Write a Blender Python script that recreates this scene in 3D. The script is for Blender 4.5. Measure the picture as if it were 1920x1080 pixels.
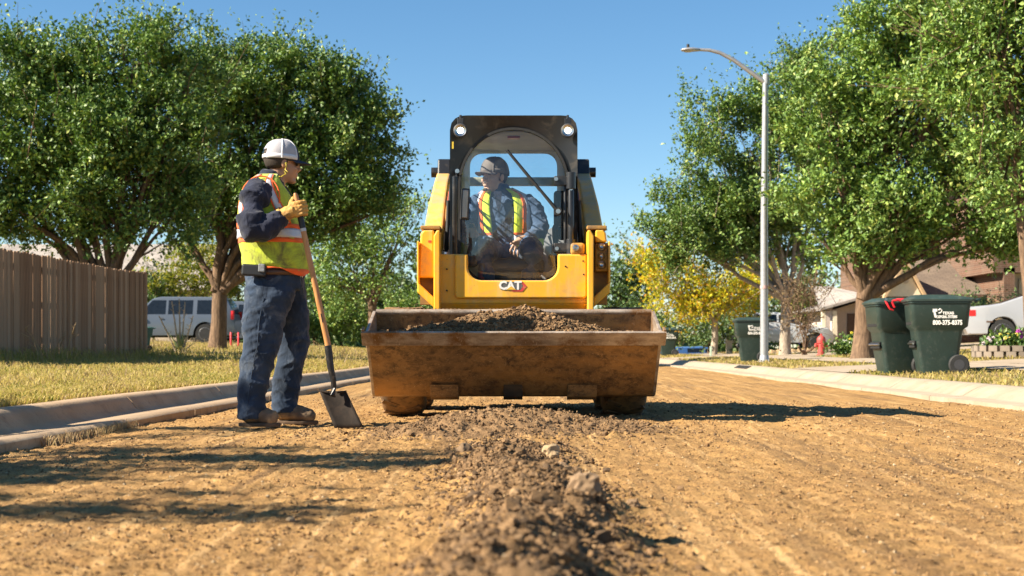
import bpy, bmesh, math, random
import numpy as np
from mathutils import Vector, Matrix

for o in list(bpy.data.objects):
    bpy.data.objects.remove(o, do_unlink=True)
S = bpy.context.scene
C = S.collection
R = math.radians
PI = math.pi

# ------------------------------------------------------------------ camera
HCAM = 0.5            # lens height over the road
FPX = 2800.0          # focal length in pixels of a 1920 wide frame
YH = 650.0            # row of the horizon in that frame
cam_d = bpy.data.cameras.new('camera')
cam = bpy.data.objects.new('camera', cam_d)
C.objects.link(cam)
cam.location = (0, 0, HCAM)
cam.rotation_euler = (PI / 2, 0, 0)
cam_d.sensor_width = 36
cam_d.lens = FPX / 1920 * 36
cam_d.shift_y = (YH - 540) / 1920
cam_d.clip_start = 0.1
cam_d.clip_end = 3000
cam_d.dof.use_dof = True
cam_d.dof.focus_distance = 9.8
cam_d.dof.aperture_fstop = 5.0
S.camera = cam

# ------------------------------------------------------------------ light
SUNV = Vector((1.37, 0.42, -1.0)).normalized()      # direction the light travels
SUN_EL = math.asin(-SUNV.z)
SUN_AZ = math.atan2(-SUNV.x, -SUNV.y)                # from +Y towards +X
W = bpy.data.worlds.new('World')
S.world = W
W.use_nodes = True
wn = W.node_tree
sky = wn.nodes.new('ShaderNodeTexSky')
sky.sky_type = 'NISHITA'
sky.sun_disc = False
sky.sun_elevation = SUN_EL
sky.sun_rotation = SUN_AZ
sky.altitude = 1500
sky.air_density = 1.0
sky.dust_density = 0.3
sky.ozone_density = 2.2
hs = wn.nodes.new('ShaderNodeHueSaturation')
hs.inputs['Hue'].default_value = 0.495
hs.inputs['Saturation'].default_value = 1.2
wn.links.new(sky.outputs[0], hs.inputs['Color'])
wn.links.new(hs.outputs[0], wn.nodes['Background'].inputs[0])
wn.nodes['Background'].inputs[1].default_value = 0.056
sun_d = bpy.data.lights.new('sun', 'SUN')
sun_d.energy = 5.0
sun_d.angle = R(0.53)
sun_d.color = (1.0, 0.89, 0.72)
sun = bpy.data.objects.new('sun', sun_d)
C.objects.link(sun)
sun.location = (-30, 20, 30)
sun.rotation_euler = SUNV.to_track_quat('-Z', 'Y').to_euler()

S.view_settings.view_transform = 'Standard'
S.view_settings.look = 'None'
S.view_settings.exposure = 1.5
S.view_settings.gamma = 1.0
S.view_settings.use_curve_mapping = False
S.render.engine = 'CYCLES'
S.cycles.use_denoising = True
S.cycles.max_bounces = 7
S.cycles.transparent_max_bounces = 12
S.cycles.diffuse_bounces = 3
S.cycles.glossy_bounces = 3
S.cycles.transmission_bounces = 4
S.cycles.caustics_reflective = False
S.cycles.caustics_refractive = False
S.cycles.sample_clamp_indirect = 6.0

# ------------------------------------------------------------------ helpers
def PX(px, d): return (px - 960.0) * d / FPX
def PZ(py, d): return HCAM + (YH - py) * d / FPX
def P(px, py, d): return Vector((PX(px, d), d, PZ(py, d)))

def tag(o, label=None, cat=None, group=None, kind=None):
    if label: o['label'] = label
    if cat: o['category'] = cat
    if group: o['group'] = group
    if kind: o['kind'] = kind
    return o

def empty(name, loc=(0, 0, 0), rz=0.0, label=None, cat=None, group=None):
    o = bpy.data.objects.new(name, None)
    C.objects.link(o)
    o.location = loc
    o.rotation_euler = (0, 0, rz)
    o.empty_display_size = 0.2
    return tag(o, label, cat, group)

def copy_tree(o, parent=None):
    c = o.copy()
    C.objects.link(c)
    c.parent = parent
    for ch in list(o.children):
        copy_tree(ch, c)
    return c

# ---- value noise (numpy)
def _hash(ix, iy, seed):
    h = (ix.astype(np.int64) * 374761393 + iy.astype(np.int64) * 668265263 + seed * 974711) & 0xFFFFFFFF
    h = ((h ^ (h >> 13)) * 1274126177) & 0xFFFFFFFF
    return ((h ^ (h >> 16)) & 0xFFFF) / 65535.0

def vnoise(x, y, seed=0):
    ix = np.floor(x); iy = np.floor(y)
    fx = x - ix; fy = y - iy
    fx = fx * fx * (3 - 2 * fx); fy = fy * fy * (3 - 2 * fy)
    a = _hash(ix, iy, seed); b = _hash(ix + 1, iy, seed)
    c = _hash(ix, iy + 1, seed); d = _hash(ix + 1, iy + 1, seed)
    return (a * (1 - fx) + b * fx) * (1 - fy) + (c * (1 - fx) + d * fx) * fy - 0.5

def fbm(x, y, f, octv, seed=0, gain=0.5):
    s = 0; a = 1.0
    for k in range(octv):
        s = s + a * vnoise(x * f, y * f, seed + k * 17)
        f *= 2.03; a *= gain
    return s

# ---- materials
MATS = {}
class NT:
    def __init__(self, name):
        self.m = bpy.data.materials.new(name)
        self.m.use_nodes = True
        self.t = self.m.node_tree
        self.b = self.t.nodes['Principled BSDF']
        self.co = None
    def n(self, typ, **kw):
        nd = self.t.nodes.new(typ)
        for k, v in kw.items():
            setattr(nd, k, v)
        return nd
    def l(self, a, b):
        self.t.links.new(a, b)
    def coord(self):
        if self.co is None:
            self.co = self.n('ShaderNodeTexCoord').outputs['Object']
        return self.co
    def scaled(self, sc):
        if sc is None or sc == (1, 1, 1):
            return self.coord()
        mp = self.n('ShaderNodeMapping')
        mp.inputs['Scale'].default_value = sc
        self.l(self.coord(), mp.inputs[0])
        return mp.outputs[0]
    def noise(self, scale, detail=4, rough=0.55, stretch=None, dist=0.0):
        nd = self.n('ShaderNodeTexNoise')
        nd.inputs['Scale'].default_value = scale
        nd.inputs['Detail'].default_value = detail
        nd.inputs['Roughness'].default_value = rough
        nd.inputs['Distortion'].default_value = dist
        self.l(self.scaled(stretch), nd.inputs['Vector'])
        return nd.outputs['Fac']
    def ramp(self, fac, a, b):
        nd = self.n('ShaderNodeMapRange')
        nd.inputs['From Min'].default_value = a
        nd.inputs['From Max'].default_value = b
        self.l(fac, nd.inputs['Value'])
        return nd.outputs[0]
    def mix(self, fac, a, b, mode='MIX'):
        nd = self.n('ShaderNodeMix', data_type='RGBA', blend_type=mode)
        if isinstance(fac, (int, float)): nd.inputs[0].default_value = fac
        else: self.l(fac, nd.inputs[0])
        for s, v in ((nd.inputs[6], a), (nd.inputs[7], b)):
            if isinstance(v, (tuple, list)): s.default_value = (*v[:3], 1)
            else: self.l(v, s)
        return nd.outputs[2]
    def bump(self, fac, strength=0.3, dist=0.01):
        nd = self.n('ShaderNodeBump')
        nd.inputs['Strength'].default_value = strength
        nd.inputs['Distance'].default_value = dist
        self.l(fac, nd.inputs['Height'])
        prev = self.b.inputs['Normal'].links
        if prev:
            self.l(prev[0].from_socket, nd.inputs['Normal'])
        self.l(nd.outputs[0], self.b.inputs['Normal'])
    def set(self, **kw):
        for k, v in kw.items():
            s = self.b.inputs[k.replace('_', ' ')]
            if isinstance(v, (int, float)): s.default_value = v
            elif isinstance(v, (tuple, list)): s.default_value = (*v[:3], 1) if len(v) == 3 else v
            else: self.l(v, s)
        return self

def simple(name, col, rough=0.6, metal=0.0, var=0.18, scale=8.0, bump=0.0, bscale=60.0, bdist=0.004, dirt=None, dirt_amt=0.0, dirt_scale=3.0, spec=0.5):
    """plain material with tonal variation, optional dirt patches and fine relief"""
    if name in MATS: return MATS[name]
    m = NT(name)
    c2 = tuple(max(0, c * (1 - var)) for c in col); c1 = tuple(min(1, c * (1 + var)) for c in col)
    base = m.mix(m.ramp(m.noise(scale, 5), 0.3, 0.7), c2, c1)
    if dirt:
        f = m.ramp(m.noise(dirt_scale, 8, 0.65, dist=0.4), 0.62 - dirt_amt * 0.5, 0.85 - dirt_amt * 0.5)
        base = m.mix(f, base, dirt)
        rr = m.ramp(f, -0.0, 1.0)
    m.set(Base_Color=base, Roughness=rough, Metallic=metal)
    m.b.inputs['Specular IOR Level'].default_value = spec
    if bump: m.bump(m.noise(bscale, 4), bump, bdist)
    MATS[name] = m.m
    return m.m

# ---- mesh builder
class MB:
    def __init__(self):
        self.v = []; self.f = []; self.mi = []; self.cur = 0
    def add(self, vs, fs):
        o = len(self.v)
        self.v.extend([tuple(p) for p in vs])
        self.f.extend([tuple(i + o for i in f) for f in fs])
        self.mi.extend([self.cur] * len(fs))
        return self
    def box(self, c, s, rot=None):
        x, y, z = s[0] / 2, s[1] / 2, s[2] / 2
        vs = [Vector(p) for p in ((-x,-y,-z),(x,-y,-z),(x,y,-z),(-x,y,-z),(-x,-y,z),(x,-y,z),(x,y,z),(-x,y,z))]
        if rot is not None:
            m = rot if isinstance(rot, Matrix) else Matrix.Rotation(rot[0], 3, 'X') @ Matrix.Rotation(rot[1], 3, 'Y') @ Matrix.Rotation(rot[2], 3, 'Z')
            vs = [m @ p for p in vs]
        c = Vector(c)
        return self.add([p + c for p in vs], [(0,3,2,1),(4,5,6,7),(0,1,5,4),(1,2,6,5),(2,3,7,6),(3,0,4,7)])
    def box2(self, a, b):
        return self.box(((a[0]+b[0])/2, (a[1]+b[1])/2, (a[2]+b[2])/2), (abs(b[0]-a[0]), abs(b[1]-a[1]), abs(b[2]-a[2])))
    def prism(self, poly, vec):
        """poly: list of 3D points (planar), extruded along vec"""
        vec = Vector(vec); n = len(poly)
        a = [Vector(p) for p in poly]; b = [p + vec for p in a]
        fs = [tuple(range(n))[::-1], tuple(range(n, 2*n))]
        for i in range(n):
            j = (i + 1) % n
            fs.append((i, j, n + j, n + i))
        return self.add(a + b, fs)
    def tube(self, pts, r, n=8, cap=True):
        """tube along pts; r scalar or list"""
        pts = [Vector(p) for p in pts]
        rs = r if isinstance(r, (list, tuple)) else [r] * len(pts)
        rings = []
        up = Vector((0.13, 0.21, 1)).normalized()
        for i, p in enumerate(pts):
            t = (pts[min(i+1, len(pts)-1)] - pts[max(i-1, 0)])
            if t.length < 1e-9: t = Vector((0, 0, 1))
            t.normalize()
            a = t.cross(up)
            if a.length < 1e-3: a = t.cross(Vector((1, 0, 0)))
            a.normalize(); b = t.cross(a).normalized()
            up = a.cross(t) if False else up
            rings.append([p + (a * math.cos(2*PI*k/n) + b * math.sin(2*PI*k/n)) * rs[i] for k in range(n)])
        return self.loft(rings, cap)
    def loft(self, rings, cap=True, closed=True):
        n = len(rings[0]); vs = [p for r in rings for p in r]; fs = []
        m = n if closed else n - 1
        for i in range(len(rings) - 1):
            for k in range(m):
                k2 = (k + 1) % n
                fs.append((i*n + k, i*n + k2, (i+1)*n + k2, (i+1)*n + k))
        if cap:
            fs.append(tuple(range(n))[::-1]); fs.append(tuple((len(rings)-1)*n + k for k in range(n)))
        return self.add(vs, fs)
    def cyl(self, a, b, r, n=16, r2=None, cap=True):
        return self.tube([a, b], [r, r if r2 is None else r2], n, cap)
    def lathe(self, prof, c, axis='Z', n=24):
        """prof: list of (radius, along)"""
        rings = []
        c = Vector(c)
        for (r, h) in prof:
            ring = []
            for k in range(n):
                ca, sa = math.cos(2*PI*k/n) * r, math.sin(2*PI*k/n) * r
                v = {'Z': (ca, sa, h), 'Y': (ca, h, -sa), 'X': (h, ca, sa)}[axis]
                ring.append(c + Vector(v))
            rings.append(ring)
        return self.loft(rings, True)
    def ell(self, c, r, n=12, m=8, rot=None):
        rings = []
        c = Vector(c)
        for i in range(1, m):
            th = PI * i / m
            ring = []
            for k in range(n):
                v = Vector((math.sin(th)*math.cos(2*PI*k/n)*r[0], math.sin(th)*math.sin(2*PI*k/n)*r[1], -math.cos(th)*r[2]))
                if rot is not None: v = rot @ v
                ring.append(c + v)
            rings.append(ring)
        return self.loft(rings, True)
    def build(self, name, mats, parent=None, smooth=None, bevel=0.0, seg=2):
        me = bpy.data.meshes.new(name)
        me.from_pydata(self.v, [], self.f)
        if not isinstance(mats, (list, tuple)): mats = [mats]
        for m in mats: me.materials.append(m)
        if len(mats) > 1:
            me.polygons.foreach_set('material_index', self.mi)
        bm = bmesh.new(); bm.from_mesh(me)
        bmesh.ops.recalc_face_normals(bm, faces=bm.faces)
        bm.to_mesh(me); bm.free()
        o = bpy.data.objects.new(name, me)
        C.objects.link(o)
        if smooth:
            me.polygons.foreach_set('use_smooth', [True] * len(me.polygons))
            me.set_sharp_from_angle(angle=R(smooth))
        if bevel:
            md = o.modifiers.new('bevel', 'BEVEL')
            md.width = bevel; md.segments = seg; md.limit_method = 'ANGLE'; md.angle_limit = R(35)
            md.harden_normals = False
        if parent is not None: o.parent = parent
        return o

def np_mesh(name, V, F, mats, parent=None, smooth=False, mi=None):
    """V (n,3) float, F (m,k) int faces with k constant"""
    me = bpy.data.meshes.new(name)
    V = np.ascontiguousarray(V, np.float32); F = np.ascontiguousarray(F, np.int32)
    me.vertices.add(len(V)); me.vertices.foreach_set('co', V.ravel())
    k = F.shape[1]
    me.loops.add(F.size); me.loops.foreach_set('vertex_index', F.ravel())
    me.polygons.add(len(F))
    me.polygons.foreach_set('loop_start', np.arange(0, F.size, k, dtype=np.int32))
    if mi is not None: me.polygons.foreach_set('material_index', np.asarray(mi, np.int32))
    me.polygons.foreach_set('use_smooth', np.full(len(F), bool(smooth)))
    me.update(calc_edges=True)
    me.validate()
    for m in (mats if isinstance(mats, (list, tuple)) else [mats]): me.materials.append(m)
    o = bpy.data.objects.new(name, me)
    C.objects.link(o)
    if parent is not None: o.parent = parent
    return o

def text_mesh(name, s, size, mat, parent, loc, rot, depth=0.002, bold=0.0, align='CENTER', xs=1.0):
    cu = bpy.data.curves.new(name, 'FONT')
    cu.body = s; cu.size = size; cu.extrude = depth; cu.align_x = align; cu.align_y = 'CENTER'; cu.offset = bold
    cu.resolution_u = 2
    t = bpy.data.objects.new(name + '_c', cu); C.objects.link(t)
    bpy.context.view_layer.update()
    me = bpy.data.meshes.new_from_object(t.evaluated_get(bpy.context.evaluated_depsgraph_get()))
    bpy.data.objects.remove(t, do_unlink=True); bpy.data.curves.remove(cu)
    me.materials.clear(); me.materials.append(mat); me.name = name
    o = bpy.data.objects.new(name, me); C.objects.link(o)
    o.location = loc; o.rotation_euler = rot; o.scale = (xs, 1, 1)
    if parent is not None: o.parent = parent
    return o

def remesh(mb, name, mats, parent, voxel, smooth_it=4, smooth_f=0.5):
    """fuse overlapping closed shells of a builder into one continuous skin"""
    o = mb.build(name + '_raw', mats)
    md = o.modifiers.new('r', 'REMESH'); md.mode = 'VOXEL'; md.voxel_size = voxel
    if smooth_it:
        sm = o.modifiers.new('s', 'SMOOTH'); sm.iterations = smooth_it; sm.factor = smooth_f
    bpy.context.view_layer.update()
    me = bpy.data.meshes.new_from_object(o.evaluated_get(bpy.context.evaluated_depsgraph_get()))
    bpy.data.objects.remove(o, do_unlink=True)
    me.name = name
    me.materials.clear()
    for m in (mats if isinstance(mats, (list, tuple)) else [mats]): me.materials.append(m)
    me.polygons.foreach_set('use_smooth', [True] * len(me.polygons))
    me.polygons.foreach_set('material_index', [0] * len(me.polygons))
    n = bpy.data.objects.new(name, me); C.objects.link(n)
    if parent is not None: n.parent = parent
    return n
# ================================================================== SETTING
rng = np.random.default_rng(7)
random.seed(7)

def sstep(a, b, x):
    t = np.clip((x - a) / (b - a), 0, 1)
    return t * t * (3 - 2 * t)

# ---- materials of the setting
def make_dirt(name, c_lo, c_mid, c_hi, c_dark, bump=0.9, streak=True):
    m = NT(name)
    big = m.noise(0.9, 5, 0.6, stretch=(1.0, 0.35, 1.0) if streak else None, dist=0.3)
    mid = m.noise(7.0, 6, 0.65)
    fine = m.noise(95.0, 3, 0.6)
    col = m.mix(m.ramp(big, 0.36, 0.66), c_lo, c_mid)
    col = m.mix(m.ramp(mid, 0.42, 0.72), col, c_hi)
    col = m.mix(m.ramp(fine, 0.56, 0.72), col, c_dark)
    col = m.mix(m.ramp(m.noise(140.0, 2, 0.5), 0.64, 0.74), col, tuple(min(1, c * 1.5) for c in c_hi))
    if streak:
        s = m.noise(2.2, 4, 0.6, stretch=(3.2, 0.10, 1.0))
        col = m.mix(m.ramp(s, 0.52, 0.74), col, (0.14, 0.085, 0.045))
        s2 = m.noise(6.5, 4, 0.6, stretch=(3.0, 0.06, 1.0))
        col = m.mix(m.ramp(s2, 0.54, 0.72), col, (0.54, 0.34, 0.15))
    m.set(Base_Color=col, Roughness=0.95)
    m.b.inputs['Specular IOR Level'].default_value = 0.15
    m.bump(m.noise(60.0, 6, 0.7), bump, 0.012)
    m.bump(fine, 0.5, 0.004)
    return m.m

M_DIRT = make_dirt('packed_tan_base', (0.26, 0.148, 0.058), (0.375, 0.215, 0.078), (0.44, 0.262, 0.10), (0.07, 0.04, 0.02))
M_PILE = make_dirt('loose_brown_soil', (0.17, 0.102, 0.05), (0.23, 0.14, 0.069), (0.29, 0.18, 0.09), (0.055, 0.036, 0.022), streak=False)

def make_pebble(name, stops):
    m = NT(name)
    g = m.n('ShaderNodeNewGeometry')
    cr = m.n('ShaderNodeValToRGB')
    cr.color_ramp.interpolation = 'LINEAR'
    el = cr.color_ramp.elements
    el[0].position = stops[0][0]; el[0].color = (*stops[0][1], 1)
    el[1].position = stops[-1][0]; el[1].color = (*stops[-1][1], 1)
    for p, c in stops[1:-1]:
        e = el.new(p); e.color = (*c, 1)
    m.l(g.outputs['Random Per Island'], cr.inputs[0])
    col = m.mix(m.ramp(m.noise(45, 4), 0.35, 0.7), cr.outputs[0], m.mix(0.5, cr.outputs[0], (0.12, 0.08, 0.05)))
    m.set(Base_Color=col, Roughness=0.95)
    m.b.inputs['Specular IOR Level'].default_value = 0.15
    m.bump(m.noise(160, 4, 0.7), 0.6, 0.004)
    return m.m
M_PEB = make_pebble('loose_gravel', [(0.0, (0.14, 0.08, 0.04)), (0.45, (0.30, 0.175, 0.075)), (0.85, (0.42, 0.25, 0.105)), (0.96, (0.44, 0.31, 0.165)), (1.0, (0.48, 0.38, 0.25))])
M_CLOD = make_pebble('brown_clods', [(0.0, (0.085, 0.056, 0.034)), (0.5, (0.18, 0.108, 0.053)), (0.92, (0.27, 0.165, 0.082)), (1.0, (0.33, 0.22, 0.12))])

def make_concrete(name, c1, c2, c3):
    m = NT(name)
    col = m.mix(m.ramp(m.noise(2.2, 6, 0.6), 0.35, 0.68), c1, c2)
    col = m.mix(m.ramp(m.noise(9, 8, 0.7, dist=0.6), 0.55, 0.75), col, c3)
    col = m.mix(m.ramp(m.noise(120, 2), 0.62, 0.75), col, tuple(c * 0.55 for c in c1))
    m.set(Base_Color=col, Roughness=0.9)
    m.bump(m.noise(90, 4), 0.35, 0.004)
    m.bump(m.noise(11, 6), 0.3, 0.01)
    return m.m
M_KERBL = make_concrete('weathered_concrete', (0.36, 0.245, 0.145), (0.47, 0.345, 0.22), (0.16, 0.10, 0.055))
M_KERBR = make_concrete('pale_concrete', (0.32, 0.25, 0.175), (0.40, 0.32, 0.235), (0.23, 0.165, 0.10))

m = NT('lawn_soil')
col = m.mix(m.ramp(m.noise(1.2, 5), 0.35, 0.65), (0.27, 0.20, 0.085), (0.17, 0.16, 0.05))
col = m.mix(m.ramp(m.noise(9, 6), 0.45, 0.7), col, (0.34, 0.27, 0.11))
m.set(Base_Color=col, Roughness=1.0); m.bump(m.noise(60, 5), 0.8, 0.03)
M_LAWN = m.m

# ---- ground to the horizon
def ground_z(x, y):
    return -0.30 - 1.0 * sstep(62, 70, y)
xs = np.concatenate([[-1800, -600, -200], np.arange(-90, 91, 6), [200, 600, 1800]])
ys = np.concatenate([[-1200, -300, -60, -20], np.arange(0, 130, 3), [180, 400, 900, 2400]])
XX, YY = np.meshgrid(xs, ys)
ZZ = ground_z(XX, YY) + 0.0 * XX
def grid_faces(nr, nc):
    i = np.arange(nr - 1)[:, None] * nc + np.arange(nc - 1)[None, :]
    return np.stack([i, i + 1, i + nc + 1, i + nc], -1).reshape(-1, 4)
g = np_mesh('ground', np.stack([XX, YY, ZZ], -1).reshape(-1, 3), grid_faces(*XX.shape), M_LAWN, smooth=True)
tag(g, kind='structure')

# ---- the stripped road bed, with windrow and pile as real relief
def left_edge(y):           # dirt edge of the left gutter
    return -2.58 + 0.0225 * np.clip(y - 6.5, -6, 18) + 0.0009 * np.clip(y - 6.5, 0, 18) ** 1.5
RIGHT_EDGE = 4.4
def windrow_x(y):
    return 0.02 + 0.045 * np.sin(y * 1.7 + 0.6) + 0.03 * np.sin(y * 4.1) + 0.012 * (6 - np.minimum(y, 6))
def windrow_h(y):
    return 0.098 * sstep(5.6, 4.0, y) + 0.045 * np.exp(-((y - 5.9) / 0.55) ** 2) + 0.038 * sstep(8.4, 6.6, y)
def pile_h(x, y):
    n = vnoise(x * 2.3, y * 2.3, 5) * 0.3
    a = 0.100 * np.exp(-(((x - 0.07) / 0.40) ** 2)) + 0.055 * np.exp(-(((x + 0.33) / 0.36) ** 2)) + 0.03 * np.exp(-(((x - 0.62) / 0.22) ** 2)) + 0.014 * np.exp(-((x / 0.95) ** 4))
    return a * np.exp(-((y - 8.72 - 0.15 * np.sin(2.1 * x)) / (0.40 + 0.22 * (y < 8.72))) ** 2) * (1 + n)
def loose(x, y):
    """0..1: how much loose soil lies here"""
    w = np.exp(-((x - windrow_x(y)) / 0.24) ** 2) * sstep(0.0, 0.03, windrow_h(y))
    return np.clip(np.maximum(w, pile_h(x, y) / 0.035), 0, 1)
def road_z(x, y):
    d = x - windrow_x(y)
    wn_ = 0.20 + 0.03 * sstep(6, 3.5, y) + 0.05 * np.sin(3 * y)
    h = windrow_h(y) * np.exp(-(np.abs(d) / wn_) ** 2.2) * (0.8 + 0.9 * vnoise(x * 5, y * 5, 3))
    h = h + pile_h(x, y)
    L = loose(x, y)
    det = fbm(x, y, 9.0, 5, 11, 0.62) * 0.012
    lump = np.clip(fbm(x, y, 24.0, 3, 31, 0.55), 0, 1)
    h = h + det * (0.55 + 1.3 * L) + lump * (0.008 + 0.030 * L) + fbm(x, y, 32.0, 2, 61, 0.6) * (0.014 + 0.004 * L)
    h = h + fbm(x, y, 0.7, 3, 71) * 0.022
    rut = np.sin((x + 0.10 * np.sin(y * 0.25)) * 17.0) * 0.007 * sstep(0.4, 1.2, np.abs(x)) * (0.5 + vnoise(x * 1.3, y * 0.3, 77))
    tread = np.sin((y + 0.4 * x) * 19.0) * 0.010 * np.exp(-((x - 1.9) / 0.5) ** 2) * sstep(6.0, 8.0, y)
    for xc_, sl_ in ((1.05, 0.5), (-0.95, -0.5)):          # prints of the loader's tyres leading up to it
        w_ = np.exp(-(np.abs(x - xc_ - 0.05 * np.sin(y * 0.8)) / 0.15) ** 4)
        tread = tread + w_ * (np.sign(np.sin((y + sl_ * np.abs(x - xc_) * 2) * 42.0)) * 0.0035 - 0.006)
    h = h - 0.055 * sstep(1.0, 4.2, np.abs(x))
    return h + rut * sstep(2, 6, y) + tread - 0.012 * sstep(0.6, 0.0, x - left_edge(y))
ylist = [2.1]
while ylist[-1] < 14: ylist.append(ylist[-1] + max(0.010, ylist[-1] * 0.0034))
while ylist[-1] < 78: ylist.append(ylist[-1] * 1.022)
ylist = np.array(ylist)
u = np.linspace(-1, 1, 391)
XX = np.empty((len(ylist), len(u))); YY = np.repeat(ylist[:, None], len(u), 1)
le = left_edge(ylist)[:, None]
wc = np.clip(windrow_x(ylist), -0.5, 0.5)[:, None]
uu = np.sign(u) * (0.55 * np.abs(u) + 0.45 * np.abs(u) ** 2.2)
XX = np.where(uu[None, :] < 0, wc + uu[None, :] * (wc - le + 0.05), wc + uu[None, :] * (RIGHT_EDGE + 0.1 - wc))
ZZ = road_z(XX, YY)
Lf = loose(XX, YY)
F = grid_faces(*XX.shape)
lm = Lf.reshape(-1)[F].mean(1)
road = np_mesh('road', np.stack([XX, YY, ZZ], -1).reshape(-1, 3), F, [M_DIRT, M_PILE], smooth=True,
               mi=(lm + (rng.random(len(lm)) - 0.5) * 0.5 > 0.55))
tag(road, kind='structure')

# ---- loose stones and clods: nobody could count them
PHI = (1 + 5 ** 0.5) / 2
ICO_V = np.array([(-1, PHI, 0), (1, PHI, 0), (-1, -PHI, 0), (1, -PHI, 0), (0, -1, PHI), (0, 1, PHI), (0, -1, -PHI), (0, 1, -PHI), (PHI, 0, -1), (PHI, 0, 1), (-PHI, 0, -1), (-PHI, 0, 1)]) / math.hypot(1, PHI)
ICO_F = np.array([(0, 11, 5), (0, 5, 1), (0, 1, 7), (0, 7, 10), (0, 10, 11), (1, 5, 9), (5, 11, 4), (11, 10, 2), (10, 7, 6), (7, 1, 8), (3, 9, 4), (3, 4, 2), (3, 2, 6), (3, 6, 8), (3, 8, 9), (4, 9, 5), (2, 4, 11), (6, 2, 10), (8, 6, 7), (9, 8, 1)])
OCT_V = np.array([(1, 0, 0), (-1, 0, 0), (0, 1, 0), (0, -1, 0), (0, 0, 1), (0, 0, -1)], float)
OCT_F = np.array([(0, 2, 4), (2, 1, 4), (1, 3, 4), (3, 0, 4), (2, 0, 5), (1, 2, 5), (3, 1, 5), (0, 3, 5)])
def pebbles(name, pts, sizes, mat, flat=0.75, parent=None, tiny=False):
    n = len(pts)
    BV, BF = (OCT_V, OCT_F) if tiny else (ICO_V, ICO_F)
    nv = len(BV)
    V = BV[None] * (1 + (rng.random((n, nv, 1)) - 0.5) * 0.75)
    V = V * (0.7 + 0.6 * rng.random((n, 1, 3)))
    a = rng.random(n) * 2 * PI
    ca, sa = np.cos(a)[:, None], np.sin(a)[:, None]
    x = V[..., 0] * ca - V[..., 1] * sa; y = V[..., 0] * sa + V[..., 1] * ca
    V = np.stack([x, y, V[..., 2] * flat], -1) * sizes[:, None, None] + pts[:, None, :]
    F = (BF[None] + (np.arange(n) * nv)[:, None, None]).reshape(-1, 3)
    return np_mesh(name, V.reshape(-1, 3), F, mat, parent)
def scatter(n, gen, wfun):
    x, y = gen(n)
    k = rng.random(n) < wfun(x, y)
    return x[k], y[k]
# gravel all over the near road bed, finer further off
def gen_near(n):
    y = 2.4 * (14.5 / 2.4) ** rng.random(n)
    x = (rng.random(n) - 0.5) * (0.80 * y + 0.8)
    return x, y
x, y = scatter(60000, gen_near, lambda x, y: np.where((x > left_edge(y) + 0.02) & (x < RIGHT_EDGE), 0.25 + 0.75 * np.clip(fbm(x, y, 1.1, 3, 91) + 0.5, 0, 1), 0))
sz = 0.0029 * np.exp(rng.normal(0, 0.5, len(x))) * (0.8 + 0.10 * y)
sz = np.where(rng.random(len(x)) < 0.003, sz * 1.5, sz)
sz = np.minimum(sz, 0.0035 + 0.00055 * y)
o = pebbles('gravel', np.stack([x, y, road_z(x, y) + sz * 0.25], -1), sz * 1.15, M_PEB, tiny=True)
tag(o, 'loose tan gravel strewn over the stripped road bed', 'gravel', kind='stuff')
# clods of the windrow and pile
def gen_w(n):
    y = 2.3 + (9.8 - 2.3) * rng.random(n)
    x = np.where(y > 7.5, (rng.random(n) - 0.5) * 2.6, windrow_x(y) + rng.normal(0, 0.20, n))
    return x, y
x, y = scatter(44000, gen_w, lambda x, y: np.clip(loose(x, y) * 1.1, 0, 1) * 0.9 + 0.04)
sz = 0.0041 * np.exp(rng.normal(0, 0.45, len(x))) * (0.7 + 0.055 * y)
sz = np.where((y < 6.3) & (rng.random(len(x)) < 0.04), sz * 2.2, sz)
sz = np.minimum(sz, 0.030)
o = pebbles('soil_clods', np.stack([x, y, road_z(x, y) + sz * 0.3], -1), sz, M_CLOD, 0.85)
tag(o, 'crumbled brown soil of the windrow and the low pile', 'soil', kind='stuff')

# a few stones one can point at
def rock(name, loc, size, mat, label, seed):
    r = random.Random(seed)
    bm = bmesh.new()
    bmesh.ops.create_icosphere(bm, subdivisions=3, radius=1)
    for v in bm.verts:
        p = v.co
        k = 1 + 0.28 * float(vnoise(np.array(p.x * 1.6 + seed * 3.1), np.array(p.y * 1.6 + p.z * 2.3 + seed), seed)) * 2 + 0.12 * float(vnoise(np.array(p.x * 5 + p.z * 3), np.array(p.y * 5 + seed), seed + 4)) * 2
        v.co = Vector((p.x * size[0], p.y * size[1], p.z * size[2])) * k
    me = bpy.data.meshes.new(name); bm.to_mesh(me); bm.free()
    me.materials.append(mat)
    o = bpy.data.objects.new(name, me); C.objects.link(o)
    z = float(road_z(np.array(loc[0]), np.array(loc[1])))
    o.location = (loc[0], loc[1], z + size[2] * 0.45); o.rotation_euler = (0, 0, r.random() * 6)
    tag(o, label, 'rock')
    return o
M_ROCK = simple('pale_stone', (0.40, 0.28, 0.155), 0.95, var=0.25, scale=14, bump=0.7, bscale=50, dirt=(0.30, 0.2, 0.11), dirt_amt=0.3, dirt_scale=9)
M_ROCKB = simple('brown_stone', (0.22, 0.14, 0.075), 0.95, var=0.25, scale=14, bump=0.8, bscale=40, dirt=(0.16, 0.11, 0.07), dirt_amt=0.3, dirt_scale=9)
rock('stone', (0.17, 6.35, 0), (0.042, 0.036, 0.034), M_ROCK, 'pale angular stone lying on the windrow behind the big clods', 1)
rock('soil_clod', (0.17, 5.55, 0), (0.050, 0.042, 0.038), M_ROCKB, 'dark brown clod just in front of the pale stone', 2)
rock('soil_clod', (0.13, 4.55, 0), (0.050, 0.042, 0.032), M_ROCK, 'light tan clod crowning the middle of the windrow', 3)
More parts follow.
